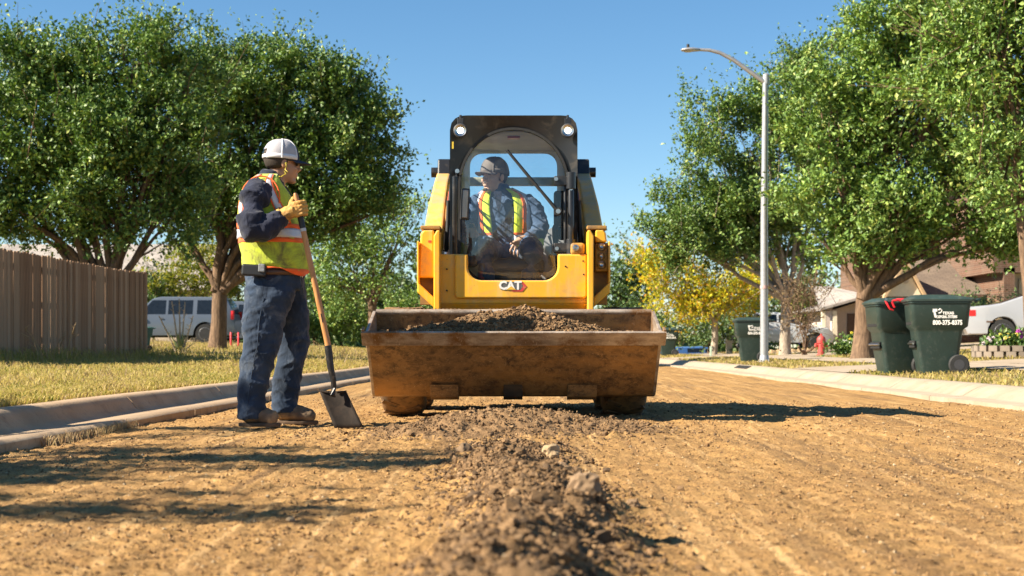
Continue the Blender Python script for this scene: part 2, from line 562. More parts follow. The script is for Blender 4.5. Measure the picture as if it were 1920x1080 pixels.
rock('soil_clod', (0.18, 3.75, 0), (0.052, 0.045, 0.040), M_ROCKB, 'largest brown clod at the near right end of the windrow', 4)
rock('stone', (0.36, 4.45, 0), (0.024, 0.02, 0.016), M_ROCKB, 'small brown stone on the sand right of the windrow', 5)
rock('soil_clod', (-0.22, 6.75, 0), (0.045, 0.035, 0.03), M_ROCKB, 'small dark clod on the sand left of the pale stone', 6)
rock('stone', (-0.63, 4.25, 0), (0.016, 0.014, 0.010), M_ROCK, 'flat tan pebble among the gravel at the left', 7)

# ---- kerbs, cast in lengths with open joints
def kerb(name, profile, edge, y0, y1, step, mat, sub=4):
    root = empty(name); tag(root, kind='structure')
    y = y0
    while y < y1 - 0.1:
        a, b = y + 0.011, y + step - 0.011
        rings = []
        for k in range(sub + 1):
            yy = a + (b - a) * k / sub
            e = float(edge(np.array(yy)))
            wob = 0.006 * float(vnoise(np.array(yy * 1.3), np.array(3.0), 8))
            rings.append([(e + px_, yy, pz_ - 0.035 + wob * (pz_ > 0)) for px_, pz_ in profile])
        mb = MB(); mb.loft(rings, True)
        mb.build('kerb_segment', mat, root, smooth=50)
        y += step
    return root
profL = [(0.0, -0.14), (0.005, 0.045), (-0.02, 0.062), (-0.34, 0.030), (-0.40, 0.036), (-0.455, 0.062), (-0.49, 0.115), (-0.525, 0.148), (-0.57, 0.158), (-0.68, 0.158), (-0.70, 0.15), (-0.70, -0.14)]
kerb('kerb_left', profL, left_edge, 2.4, 27, 3.05, M_KERBL)
profR = [(0.0, -0.12), (0.0, 0.014), (0.02, 0.020), (0.30, 0.012), (0.36, 0.020), (0.45, 0.075), (0.55, 0.12), (0.66, 0.134), (0.74, 0.134), (0.75, 0.126), (0.75, -0.12)]
kerb('kerb_right', profR, lambda y: RIGHT_EDGE + 0.0 * y, 6.6, 61, 3.05, M_KERBR)
# storm drain slot in the right kerb
M_BLACK = simple('deep_black', (0.008, 0.008, 0.008), 0.9)
mb = MB(); mb.box((RIGHT_EDGE + 0.50, 31.7, 0.055), (0.12, 1.7, 0.04), (0, -0.45, 0))
o = mb.build('storm_drain', M_BLACK)
tag(o, 'dark storm drain slot in the pale right kerb near the lamp post', 'drain')

# ---- lawns
def lawnL_z(x, y):
    e = left_edge(y) - 0.70
    t = np.maximum(e - x, 0)
    return 0.108 + 0.030 * np.minimum(t, 14) + 0.20 * sstep(29, 44, y) * sstep(0.5, 4, t) + 0.025 * fbm(x, y, 0.6, 3, 41) * sstep(0, 0.5, t) - 1.2 * sstep(66, 74, y)
def lawnR_z(x, y):
    t = np.maximum(x - RIGHT_EDGE - 0.75, 0)
    return 0.082 + 0.045 * np.minimum(t, 16) + 0.02 * fbm(x, y, 0.6, 3, 43) * sstep(0, 0.5, t) - 1.2 * sstep(63, 70, y)
yl = np.concatenate([np.arange(1.5, 30, 0.35), np.arange(30, 82, 1.0)])
tl = np.concatenate([np.linspace(0, 3, 22), np.linspace(3.3, 16, 30), np.array([20, 28, 45, 90])])
XX = (left_edge(yl)[:, None] - 0.695) - tl[None, :]; YY = np.repeat(yl[:, None], len(tl), 1)
o = np_mesh('lawn_left', np.stack([XX, YY, lawnL_z(XX, YY)], -1).reshape(-1, 3), grid_faces(*XX.shape), M_LAWN, smooth=True)
tag(o, kind='structure')
XX = (RIGHT_EDGE + 0.745) + tl[None, :] + 0 * yl[:, None]
o = np_mesh('lawn_right', np.stack([XX, YY, lawnR_z(XX, YY)], -1).reshape(-1, 3), grid_faces(*XX.shape), M_LAWN, smooth=True)
tag(o, kind='structure')

# paths and drives of pale concrete over the right lawn
def slab(name, x0, x1, y0, y1, lift=0.012, mat=None, n=8):
    xs = np.linspace(x0, x1, n); ys = np.linspace(y0, y1, n)
    XX, YY = np.meshgrid(xs, ys)
    ZZ = lawnR_z(XX, YY) + lift
    o = np_mesh(name, np.stack([XX, YY, ZZ], -1).reshape(-1, 3), grid_faces(n, n), mat or M_KERBR, smooth=True)
    return tag(o, kind='structure')
slab('sidewalk', 6.9, 8.0, 6, 62, 0.028, n=60)
slab('driveway', 5.16, 6.88, 23.2, 27.5, 0.02)
slab('driveway', 8.02, 22, 40.5, 46.0, 0.03, n=16)
slab('driveway', 8.02, 22, 22.2, 26.5, 0.03, n=16)
slab('driveway', 5.16, 6.88, 47, 52.5, 0.02)
slab('driveway', 8.02, 18, 49.0, 54.5, 0.03, n=16)

# ---- grass
def make_grass_mat(name, stops):
    m = NT(name)
    g = m.n('ShaderNodeNewGeometry')
    cr = m.n('ShaderNodeValToRGB')
    el = cr.color_ramp.elements
    el[0].position = stops[0][0]; el[0].color = (*stops[0][1], 1)
    el[1].position = stops[-1][0]; el[1].color = (*stops[-1][1], 1)
    for p, c in stops[1:-1]:
        e = el.new(p); e.color = (*c, 1)
    mx = m.n('ShaderNodeMath', operation='MULTIPLY_ADD')
    m.l(g.outputs['Random Per Island'], mx.inputs[0]); mx.inputs[1].default_value = 0.6
    m.l(m.ramp(m.noise(0.8, 5), 0.12, 1.02), mx.inputs[2])
    m.l(mx.outputs[0], cr.inputs[0])
    m.set(Base_Color=cr.outputs[0], Roughness=0.6)
    tr = m.n('ShaderNodeBsdfTranslucent'); m.l(cr.outputs[0], tr.inputs[0])
    ms = m.n('ShaderNodeMixShader'); ms.inputs[0].default_value = 0.45
    m.l(m.b.outputs[0], ms.inputs[1]); m.l(tr.outputs[0], ms.inputs[2])
    m.l(ms.outputs[0], m.t.nodes['Material Output'].inputs[0])
    return m.m
M_GRASS = make_grass_mat('dry_lawn_grass', [(0.0, (0.10, 0.14, 0.022)), (0.34, (0.20, 0.23, 0.035)), (0.58, (0.42, 0.34, 0.075)), (0.82, (0.56, 0.43, 0.14)), (1.0, (0.36, 0.25, 0.12))])
M_STRAW = make_grass_mat('straw_stalks', [(0.0, (0.36, 0.27, 0.12)), (0.6, (0.48, 0.36, 0.17)), (1.0, (0.33, 0.2, 0.1))])
def blades(name, x, y, z, h, w, mat, lean=0.5, parent=None):
    n = len(x)
    a = rng.random(n) * 2 * PI
    ln = lean * h * (0.3 + rng.random(n))
    la = rng.random(n) * 2 * PI
    bx, by = np.cos(a) * w / 2, np.sin(a) * w / 2
    V = np.empty((n, 5, 3))
    V[:, 0] = np.stack([x - bx, y - by, z - 0.01], -1)
    V[:, 1] = np.stack([x + bx, y + by, z - 0.01], -1)
    mx, my = x + np.cos(la) * ln * 0.35, y + np.sin(la) * ln * 0.35
    V[:, 2] = np.stack([mx + bx * 0.75, my + by * 0.75, z + h * 0.6], -1)
    V[:, 3] = np.stack([mx - bx * 0.75, my - by * 0.75, z + h * 0.6], -1)
    V[:, 4] = np.stack([x + np.cos(la) * ln, y + np.sin(la) * ln, z + h * (1 - 0.25 * lean)], -1)
    o_ = (np.arange(n) * 5)[:, None]
    F = np.concatenate([o_ + np.array([[0, 1, 2]]), o_ + np.array([[0, 2, 3]]), o_ + np.array([[3, 2, 4]])], 0)
    return np_mesh(name, V.reshape(-1, 3), F, mat, parent)
# left lawn
n = 92000
y = 6.5 * (62 / 6.5) ** rng.random(n)
t = rng.random(n) ** 1.6 * np.minimum(0.42 * y, 13) + 0.0
x = left_edge(y) - 0.71 - t
k = (x > -0.42 * y - 1.5)
x, y = x[k], y[k]; t = t[k]
dn = np.clip(fbm(x, y, 0.9, 3, 55) + 0.62, 0.15, 1.1)
h = (0.035 + 0.05 * rng.random(len(x))) * (0.6 + 0.7 * dn) * (1 + 0.012 * y)
h = np.where((t < 0.12), h * 0.7, h)
o = blades('grass', x, y, lawnL_z(x, y), h, 0.0038 + 0.0005 * y, M_GRASS, 0.9)
tag(o, 'dry yellow green grass of the left verge below the fence', 'grass', kind='stuff')
# right lawn
n = 40000
y = 12 * (62 / 12) ** rng.random(n)
x = RIGHT_EDGE + 0.78 + rng.random(n) ** 1.2 * 11
k = ~(((x > 6.85) & (x < 8.05)) | ((x < 6.9) & (((y > 23.1) & (y < 27.6)) | ((y > 46.9) & (y < 52.6)))) | ((x > 8) & (((y > 40.4) & (y < 46.1)) | ((y > 22.1) & (y < 26.6)) | ((y > 48.9) & (y < 54.6))))) & (x < 0.40 * y + 1)
x, y = x[k], y[k]
h = (0.03 + 0.05 * rng.random(len(x))) * (1 + 0.010 * y)
o = blades('grass', x, y, lawnR_z(x, y), h, 0.004 + 0.0006 * y, M_GRASS, 0.9)
tag(o, 'dry patchy grass of the right verge behind the pale kerb', 'grass', kind='stuff')
# taller weeds at the fence foot and straw stalks
n = 2600
y = 20 + 13 * rng.random(n); x = -8.25 + 0.045 * (y - 24) + 0.15 + np.abs(rng.normal(0, 0.45, n))
o = blades('tall_weeds', x, y, lawnL_z(x, y), 0.12 + 0.22 * rng.random(n) ** 2, np.full(n, 0.012), M_GRASS, 0.7)
tag(o, 'taller green and straw weeds along the foot of the wooden fence', 'weeds', kind='stuff')
n = 1500
y = 30 + 22 * rng.random(n); x = left_edge(y) - 1.2 - rng.random(n) * 9
o = blades('dry_weeds', x, y, lawnL_z(x, y), 0.15 + 0.2 * rng.random(n) ** 2, np.full(n, 0.016), M_STRAW, 0.7)
tag(o, 'dry brown seed weeds at the far edge of the left verge', 'weeds', kind='stuff')
def stalk(loc, h, lean, label, seed):
    """one tall straw stalk with a drooping seed head"""
    r = random.Random(seed)
    root = empty('seed_stalk', loc, 0, label, 'grass stalk', 'straw stalks before the fence')
    pts = [(lean * h * t * t, 0.03 * t, h * t) for t in (0, 0.35, 0.7, 1.0)]
    MB().tube(pts, [0.007, 0.006, 0.005, 0.004], 5).build('stem', M_STRAW, root)
    mb = MB(); top = Vector(pts[-1])
    for k in range(7):
        a = r.random() * 2 * PI
        mb.tube([top - Vector((lean * 0.02 * k, 0, 0.03 * k)), top + Vector((math.cos(a) * 0.06, math.sin(a) * 0.06, 0.05 - 0.03 * k))], [0.006, 0.002], 4)
    mb.build('seed_head', M_STRAW, root)
for i, (px_, py0, py1, d, lean, lab) in enumerate([
        (72, 675, 642, 22, -0.25, 'leftmost drooping straw stalk before the fence'),
        (82, 680, 622, 21, -0.5, 'tall straw stalk leaning left beside the leftmost one'),
        (100, 678, 633, 22.5, 0.3, 'straw stalk bending right among the left cluster before the fence'),
        (124, 678, 617, 22, 0.2, 'upright forked straw stalk in the middle of the fence'),
        (103, 680, 655, 21, -0.6, 'short bent straw stalk low before the fence'),
        (272, 668, 638, 28, -0.3, 'straw stalk standing right at the fence end')]):
    x = PX(px_, d); z = float(lawnL_z(np.array(x), np.array(d)))
    stalk((x, d, z), PZ(py1, d) - z + 0.05, lean, lab, i)
# ================================================================== TREES
def leaf_mat(name, stops, trans=0.13, rough=0.52):
    m = NT(name)
    g = m.n('ShaderNodeNewGeometry')
    cr = m.n('ShaderNodeValToRGB')
    el = cr.color_ramp.elements
    el[0].position = stops[0][0]; el[0].color = (*stops[0][1], 1)
    el[1].position = stops[-1][0]; el[1].color = (*stops[-1][1], 1)
    for p, c in stops[1:-1]:
        e = el.new(p); e.color = (*c, 1)
    m.l(g.outputs['Random Per Island'], cr.inputs[0])
    col = m.mix(m.ramp(m.noise(0.8, 3), 0.3, 0.7), cr.outputs[0], m.mix(1.0, cr.outputs[0], (1.18, 1.2, 0.95), 'MULTIPLY'))
    m.set(Base_Color=col, Roughness=rough)
    tr = m.n('ShaderNodeBsdfTranslucent'); m.l(m.mix(1.0, col, (1.5, 1.55, 0.8), 'MULTIPLY'), tr.inputs[0])
    ms = m.n('ShaderNodeMixShader'); ms.inputs[0].default_value = trans
    m.l(m.b.outputs[0], ms.inputs[1]); m.l(tr.outputs[0], ms.inputs[2])
    m.l(ms.outputs[0], m.t.nodes['Material Output'].inputs[0])
    return m.m
LF_OAK = leaf_mat('oak_leaves', [(0.0, (0.041, 0.089, 0.020)), (0.5, (0.087, 0.161, 0.033)), (0.85, (0.161, 0.247, 0.053)), (1.0, (0.280, 0.314, 0.084))])
LF_OAK2 = leaf_mat('bright_oak_leaves', [(0.0, (0.063, 0.122, 0.026)), (0.5, (0.126, 0.217, 0.046)), (0.85, (0.217, 0.314, 0.070)), (1.0, (0.364, 0.403, 0.112))])
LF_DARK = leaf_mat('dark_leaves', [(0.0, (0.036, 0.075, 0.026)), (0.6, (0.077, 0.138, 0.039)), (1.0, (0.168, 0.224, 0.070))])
LF_YEL = leaf_mat('yellow_leaves', [(0.0, (0.14, 0.18, 0.025)), (0.40, (0.36, 0.36, 0.03)), (0.82, (0.60, 0.48, 0.03)), (0.95, (0.56, 0.28, 0.035)), (1.0, (0.36, 0.15, 0.03))], 0.45, 0.5)
LF_YG = leaf_mat('yellow_green_leaves', [(0.0, (0.09, 0.12, 0.025)), (0.5, (0.19, 0.22, 0.035)), (1.0, (0.42, 0.34, 0.06))], 0.42, 0.5)
LF_DRY = leaf_mat('withered_leaves', [(0.0, (0.10, 0.065, 0.04)), (0.6, (0.19, 0.125, 0.075)), (1.0, (0.26, 0.20, 0.10))], 0.2, 0.8)

def bark(name, c1, c2):
    m = NT(name)
    f = m.noise(10, 7, 0.7, stretch=(2.2, 2.2, 0.45))
    m.set(Base_Color=m.mix(m.ramp(f, 0.35, 0.66), c1, c2), Roughness=0.95)
    m.bump(f, 0.9, 0.03)
    return m.m
BARK = bark('oak_bark', (0.075, 0.045, 0.028), (0.23, 0.145, 0.085))
BARK_PALE = bark('pale_bark', (0.20, 0.155, 0.115), (0.44, 0.37, 0.29))

def blob(px, py, d, rpx, rpy, depth=None):
    s = d / FPX
    rx, rz = rpx * s, rpy * s
    p = P(px, py, d)
    return (p.x, p.y, p.z, rx, depth if depth else (rx + rz) / 2, rz)

def limb_path(a, b, r, up=0.5):
    """curved limb from a to b that leaves a rising and wanders a little"""
    a, b = Vector(a), Vector(b)
    L = (b - a).length
    c = a.lerp(b, 0.4) + Vector(((r.random() - .5) * .22 * L, (r.random() - .5) * .22 * L, up * L * 0.22))
    pts = []
    for k in range(7):
        t = k / 6
        p = a * (1 - t) ** 2 + c * 2 * t * (1 - t) + b * t * t
        if 0 < k < 6: p = p + Vector(((r.random() - .5), (r.random() - .5), (r.random() - .5))) * 0.05 * L
        pts.append(p)
    return pts

def leaves_np(R_, centers, axes, lens, per, size, droop=0.0):
    """per leaves along each sprig"""
    n = len(centers)
    t = R_.random((n, per, 1))
    pos = centers[:, None] + axes[:, None] * lens[:, None, None] * t + R_.normal(0, 0.035, (n, per, 3)) * (1 + lens[:, None, None])
    d = axes[:, None] * 0.7 + R_.normal(0, 0.75, (n, per, 3)); d[..., 2] -= droop
    d /= np.linalg.norm(d, axis=-1, keepdims=True) + 1e-9
    up = R_.normal(0, 0.6, (n, per, 3)); up[..., 2] += 0.8
    s = np.cross(d, up); s /= np.linalg.norm(s, axis=-1, keepdims=True) + 1e-9
    nn = np.cross(s, d)
    ls = size * (0.65 + 0.7 * R_.random((n, per, 1)))
    w = ls * (0.24 + 0.12 * R_.random((n, per, 1)))
    V = np.stack([pos, pos + d * ls * 0.5 + s * w + nn * w * 0.35, pos + d * ls, pos + d * ls * 0.5 - s * w + nn * w * 0.35], 2).reshape(-1, 3)
    q = np.arange(n * per) * 4
    F = np.concatenate([np.stack([q, q + 1, q + 2], -1), np.stack([q, q + 2, q + 3], -1)], 0)
    return V, F

def tree(name, base, trunk_r, fork, blobs, n_leaves, leaf, mat, label, seed, bark_m=None, group=None, spike=0.12, cat='tree', droop=0.0, clump=0.26, stems=1, per=13, fill=0.34, updir=0.35, trunkname='trunk', subs=5):
    r = random.Random(seed); R_ = np.random.default_rng(seed)
    root = empty(name, base, 0, label, cat, group)
    B0 = Vector(base)
    bl = [(Vector(b[:3]) - B0, b[3:]) for b in blobs]
    fk = Vector(fork) - B0
    bark_m = bark_m or BARK
    # trunk
    mb = MB()
    for k in range(stems):
        off = Vector((r.uniform(-1, 1), r.uniform(-1, 1), 0)) * (trunk_r * 1.1 if stems > 1 else 0)
        top = fk + (Vector((r.uniform(-1, 1), r.uniform(-.6, .6), r.uniform(-.3, .4))) * 0.5 if stems > 1 else Vector())
        tr = trunk_r * (0.75 if stems > 1 else 1)
        pts = [off + Vector((0, 0, -0.15)), off * 0.9 + Vector((0, 0, 0.12)), (off + top) * 0.5 + Vector((r.uniform(-1, 1), r.uniform(-1, 1), 0)) * trunk_r * 0.3, top]
        pts = [pts[0], pts[1], pts[1].lerp(pts[2], 0.5), pts[2], pts[2].lerp(pts[3], 0.5), pts[3]]
        mb.tube(pts, [tr * 1.45, tr * 1.12, tr * 1.0, tr * 0.93, tr * 0.9, tr * 0.88], 12)
    mb.build(trunkname, bark_m, root, smooth=60)
    # limbs
    twigs = MB()
    for (c, rad) in bl:
        lr = trunk_r * r.uniform(0.40, 0.58)
        rmax = max(rad)
        st = fk + Vector((r.uniform(-1, 1), r.uniform(-1, 1), -0.3)) * trunk_r * 0.5
        pts = limb_path(st, c, r)
        lm = MB(); lm.tube(pts, [lr * (1 - 0.80 * k / 6) for k in range(7)], 8)
        for k in range(subs):
            i = r.randint(2, 6)
            e = c + Vector((r.gauss(0, 1), r.gauss(0, 1), r.gauss(0.3, 1))).normalized() * r.uniform(0.55, 0.92) @ Matrix.Identity(3) if False else c + Vector([a * b for a, b in zip(Vector((r.gauss(0, 1), r.gauss(0, 1), r.gauss(0.3, 1))).normalized(), rad)]) * r.uniform(0.55, 0.95)
            q = limb_path(pts[i], e, r, 0.3)
            r0 = lr * (1 - 0.8 * i / 6) * 0.6
            lm.tube(q, [max(0.006, r0 * (1 - 0.8 * j / 6)) for j in range(7)], 5)
        lm.build('limb', bark_m, root, smooth=60)
    # crown
    lobes = []
    for (c, rad) in bl:                      # lumps that break each crown mass up
        for q in range(7):
            v = Vector((r.gauss(0, 1), r.gauss(0, 1), r.gauss(0.15, 1))).normalized()
            k_ = r.uniform(0.26, 0.44)
            lobes.append((c + Vector((v.x * rad[0], v.y * rad[1], v.z * rad[2])) * r.uniform(0.72, 1.18), (rad[0] * k_, rad[1] * k_, rad[2] * k_ * 0.75)))
    bl = bl + lobes
    wts = np.array([rad[0] * rad[2] + rad[0] * rad[1] for _, rad in bl]); wts[:len(blobs)] *= 0.34; wts /= wts.sum()
    nspr = max(12, n_leaves // per)
    ncl = max(8, int(nspr / 13))
    bi = R_.choice(len(bl), ncl, p=wts)
    cen = np.array([b[0] for b in bl])[bi]; rad = np.array([b[1] for b in bl])[bi]
    dr = R_.normal(0, 1, (ncl, 3)); dr[:, 2] += 0.1; dr /= np.linalg.norm(dr, axis=1, keepdims=True)
    rr = (fill + (1 - fill) * R_.random(ncl) ** 0.6) * (0.76 + 0.46 * R_.random(ncl))
    cc = cen + dr * rad * rr[:, None]
    ci = R_.integers(0, ncl, nspr)
    sp = cc[ci] + R_.normal(0, 1, (nspr, 3)) * clump * np.array([1, 1, 0.75])
    ax = dr[ci] * 0.8 + R_.normal(0, 0.6, (nspr, 3)); ax[:, 2] += updir
    ax /= np.linalg.norm(ax, axis=1, keepdims=True)
    ln = 0.18 + 0.25 * R_.random(nspr)
    k = R_.random(nspr) < spike
    ax[k] = dr[ci][k] * 0.9 + R_.normal(0, 0.3, (k.sum(), 3)) + np.array([0, 0, 0.7]); ax[k] /= np.linalg.norm(ax[k], axis=1, keepdims=True)
    ln[k] *= 2.6
    V, F = leaves_np(R_, sp, ax, ln, per, leaf, droop)
    np_mesh('crown', V, F, mat, root)
    # fine twigs carrying the longest sprays
    ks = np.nonzero(k)[0][:260]
    for i in ks:
        a = Vector(sp[i]) - Vector(ax[i]) * 0.25; b = Vector(sp[i]) + Vector(ax[i]) * ln[i]
        twigs.tube([a, b], [0.010, 0.004], 4, False)
    if len(ks): twigs.build('twigs', bark_m, root)['kind'] = 'stuff'
    return root

def gzL(x, y): return float(lawnL_z(np.array(float(x)), np.array(float(y))))
def gzR(x, y): return float(lawnR_z(np.array(float(x)), np.array(float(y))))

# --- left side
d = 34
x = PX(195, d)
tree('oak_tree', (x, d, gzL(x, d)), 0.20, P(200, 570, d), [blob(70, 250, d, 95, 110), blob(165, 190, d, 110, 105), blob(250, 120, d, 70, 72, 1.2), blob(120, 120, d, 60, 55, 1.0), blob(30, 160, d, 60, 75, 1.0), blob(300, 230, d, 95, 95),
     blob(120, 360, d, 110, 80), blob(255, 350, d, 105, 90), blob(15, 380, d, 75, 70), blob(340, 330, d, 60, 80), blob(60, 420, d, 70, 45), blob(200, 415, d, 80, 38), blob(320, 415, d, 60, 40), blob(-70, 260, d, 90, 110), blob(200, 270, d, 90, 70), blob(350, 140, d, 60, 55)],
     106000, 0.10, LF_OAK, 'multi-stemmed oak with a broad crown rising behind the wooden fence', 11, stems=1, spike=0.22, clump=0.20)
d = 40
x = PX(408, d)
tree('oak_tree', (x, d, gzL(x, d)), 0.225, P(412, 545, d), [blob(430, 165, d, 85, 85), blob(500, 150, d, 75, 72, 1.1), blob(575, 200, d, 85, 80), blob(640, 235, d, 65, 75), blob(400, 270, d, 85, 85), blob(500, 280, d, 100, 95), blob(610, 320, d, 95, 85),
     blob(680, 360, d, 62, 55), blob(395, 360, d, 80, 60), blob(540, 385, d, 95, 50), blob(640, 405, d, 60, 35), blob(560, 140, d, 40, 34, 0.8), blob(365, 200, d, 65, 85), blob(630, 175, d, 55, 52), blob(705, 320, d, 42, 55), blob(715, 395, d, 42, 30), blob(340, 400, d, 60, 45)],
     118000, 0.105, LF_OAK, 'spreading oak whose bare forked trunk stands before the parked vehicles', 12, spike=0.20, clump=0.20)
d = 60
x = PX(697, d)
tree('oak_tree', (x, d, gzL(x, d)), 0.20, P(698, 570, d), [blob(640, 470, d, 52, 45), blob(700, 440, d, 60, 48), blob(755, 460, d, 40, 50), blob(690, 510, d, 70, 38), blob(630, 520, d, 40, 35), blob(755, 410, d, 28, 28, 0.9)],
     15000, 0.13, LF_OAK2, 'smaller open oak between the standing worker and the loader', 13, spike=0.1, clump=0.42, per=9)
d = 66
def shrub(px, py, d, rpx, rpy, n, mat, label, seed, leaf=0.13, group=None, fill=0.25, name='shrub', zf=None):
    x = PX(px, d)
    z = zf if zf is not None else (gzL(x, d) if x < 0 else gzR(x, d))
    tree(name, (x, d, z), 0.07, (x, d, z + 0.35), [blob(px, py, d, rpx, rpy), blob(px - rpx * 0.5, py + rpy * 0.4, d, rpx * 0.6, rpy * 0.55), blob(px + rpx * 0.5, py + rpy * 0.35, d, rpx * 0.6, rpy * 0.6)],
         n, leaf, mat, label, seed, group=group, fill=fill, cat='shrub', clump=0.30, per=10, spike=0.08, trunkname='stem', subs=3)
shrub(640, 600, 64, 48, 38, 5200, LF_OAK2, 'rounded light green shrub low behind the yellow lawn', 21)
shrub(740, 600, 65, 55, 42, 5200, LF_OAK2, 'light green shrub close to the loader on its left', 22)
shrub(590, 560, 68, 36, 50, 3500, LF_DARK, 'darker shrub directly right of the standing worker', 23)
shrub(335, 520, 63.5, 70, 45, 6500, LF_YG, 'yellow green shrub rising behind the parked white vehicle', 24)
shrub(440, 500, 64.5, 60, 62, 5200, LF_YG, 'yellow green shrub behind the forked oak trunk', 25)
shrub(288, 560, 62.8, 26, 50, 2200, LF_DARK, 'narrow dark shrub behind the fence end', 26)
d = 88
for i, (px_, py_, rx_, ry_, lab) in enumerate([(540, 560, 110, 80, 'far grey green tree behind the standing worker'), (690, 575, 90, 55, 'far green tree behind the open oak'), (800, 560, 60, 75, 'far green tree just left of the loader cab')]):
    x = PX(px_, d)
    tree('distant_tree', (x, d, -1.6), 0.2, (x, d, 0.8), [blob(px_, py_, d, rx_, ry_), blob(px_ - rx_ * .5, py_ + 30, d, rx_ * .5, ry_ * .6)], 5000, 0.24, LF_DARK, lab, 31 + i, clump=0.6, per=8, group='trees far down the street')

# --- right side
d = 34
x = PX(1617, d)
tree('oak_tree', (x, d, gzR(x, d)), 0.235, P(1622, 560, d), [blob(1600, 300, d, 90, 85), blob(1700, 240, d, 100, 95), blob(1560, 400, d, 75, 60), blob(1660, 400, d, 105, 65), blob(1780, 360, d, 100, 80), blob(1640, 150, d, 75, 75), blob(1745, 130, d, 90, 85), blob(1830, 240, d, 100, 95),
     blob(1870, 400, d, 80, 60), blob(1545, 450, d, 60, 36), blob(1750, 440, d, 80, 30), blob(1690, 60, d, 80, 65), blob(1800, 30, d, 95, 75), blob(1620, 470, d, 55, 20), blob(1540, 210, d, 55, 75), blob(1900, 330, d, 80, 80), blob(1900, 450, d, 60, 35)],
     110000, 0.105, LF_OAK2, 'large bright oak with a stout forked trunk behind the wheeled bins', 14, spike=0.12, clump=0.20)
d = 25.5
x = PX(1938, d)
tree('oak_tree', (x, d, gzR(x, d)), 0.125, P(1916, 395, d), [blob(1900, 110, d, 120, 95), blob(1985, 230, d, 110, 110), blob(1900, 300, d, 85, 60), blob(1850, 210, d, 80, 70), blob(1860, 40, d, 100, 75), blob(1990, 60, d, 120, 100)],
     36000, 0.09, LF_OAK2, 'nearest oak at the right edge with its trunk cut by the frame', 15, spike=0.14, clump=0.17)
d = 46
x = PX(1472, d)
tree('elm_tree', (x, d, gzR(x, d)), 0.17, P(1474, 560, d), [blob(1340, 330, d, 55, 85, 1.3), blob(1300, 410, d, 62, 62), blob(1405, 280, d, 62, 85, 1.4), blob(1400, 390, d, 75, 80), blob(1490, 220, d, 58, 90, 1.4), blob(1480, 330, d, 75, 80), blob(1550, 130, d, 55, 60, 1.3), blob(1270, 460, d, 55, 40), blob(1370, 465, d, 80, 45), blob(1480, 450, d, 70, 45), blob(1330, 215, d, 32, 45, 0.8), blob(1560, 230, d, 60, 80), blob(1440, 190, d, 45, 55, 1.0), blob(1350, 400, d, 70, 60), blob(1240, 440, d, 40, 35, 0.9)],
     92000, 0.105, LF_OAK, 'tall feathery elm with upswept twigs behind the street lamp', 16, bark_m=BARK_PALE, spike=0.36, clump=0.18, updir=0.6)
d = 54
x = PX(1338, d)
tree('maple_tree', (x, d, gzR(x, d)), 0.125, P(1340, 598, d), [blob(1245, 535, d, 42, 45), blob(1300, 540, d, 55, 45), blob(1355, 555, d, 55, 38), blob(1400, 545, d, 45, 40), blob(1230, 490, d, 25, 35, 0.9), blob(1285, 590, d, 40, 24), blob(1440, 520, d, 40, 50)],
     15500, 0.115, LF_YEL, 'small maple in golden autumn leaf with a pale trunk', 17, bark_m=BARK_PALE, spike=0.2, clump=0.3, per=9)
d = 84
for i, (px_, py_, rx_, ry_, mt, lab) in enumerate([(1175, 520, 52, 78, LF_DARK, 'far grey green tree just right of the loader cab'), (1420, 560, 110, 70, LF_DARK, 'far dark tree mass behind the golden maple'), (1540, 570, 70, 40, LF_OAK2, 'far green tree between the elm and the pale garage')]):
    x = PX(px_, d)
    tree('distant_tree', (x, d, -1.6), 0.2, (x, d, 0.8), [blob(px_, py_, d, rx_, ry_), blob(px_ + rx_ * .45, py_ + 30, d, rx_ * .6, ry_ * .6), blob(px_ - rx_ * .45, py_ + 30, d, rx_ * .5, ry_ * .6)], 6500, 0.22, mt, lab, 41 + i, clump=0.55, per=8, group='trees far down the street')
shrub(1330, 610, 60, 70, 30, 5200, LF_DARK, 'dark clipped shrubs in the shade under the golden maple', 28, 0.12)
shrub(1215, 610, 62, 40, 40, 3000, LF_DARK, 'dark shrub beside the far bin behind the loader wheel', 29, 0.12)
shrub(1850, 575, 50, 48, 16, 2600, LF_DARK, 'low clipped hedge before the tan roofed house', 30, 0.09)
# withered bush before the silver vehicle
d = 43
x = PX(1508, d); z = gzR(x, d)
tree('withered_bush', (x, d, z), 0.05, (x, d, z + 0.25), [blob(1505, 590, d, 26, 40), blob(1490, 565, d, 18, 26, 0.3), blob(1528, 565, d, 18, 26, 0.3), blob(1508, 625, d, 14, 24, 0.25)], 1500, 0.07, LF_DRY, 'withered brown bush standing beside the red hydrant', 33, cat='bush', clump=0.2, per=5, stems=3, spike=0.3, subs=9, trunkname='stem')
# street tree beside the camera, outside the frame: it throws the streaks of shade over the near road
sb = []
for q, ty in enumerate((4.45, 5.05, 5.65, 6.15, 6.75, 7.4, 8.6, 9.3)):
    hh = 3.6 + 0.25 * (q % 3); tx = -2.0 if ty < 8 else -3.4
    sb.append((tx - 1.37 * hh, ty - 0.42 * hh, hh, 1.25 + 0.2 * (q % 2), 0.12, 0.16))
tree('oak_tree', (-7.3, 4.6, gzL(-7.3, 4.6)), 0.16, (-7.3, 4.6, 2.3), sb, 11000, 0.085, LF_OAK, 'young street oak beside the road that shades the near gravel', 18, clump=0.07, spike=0.0)

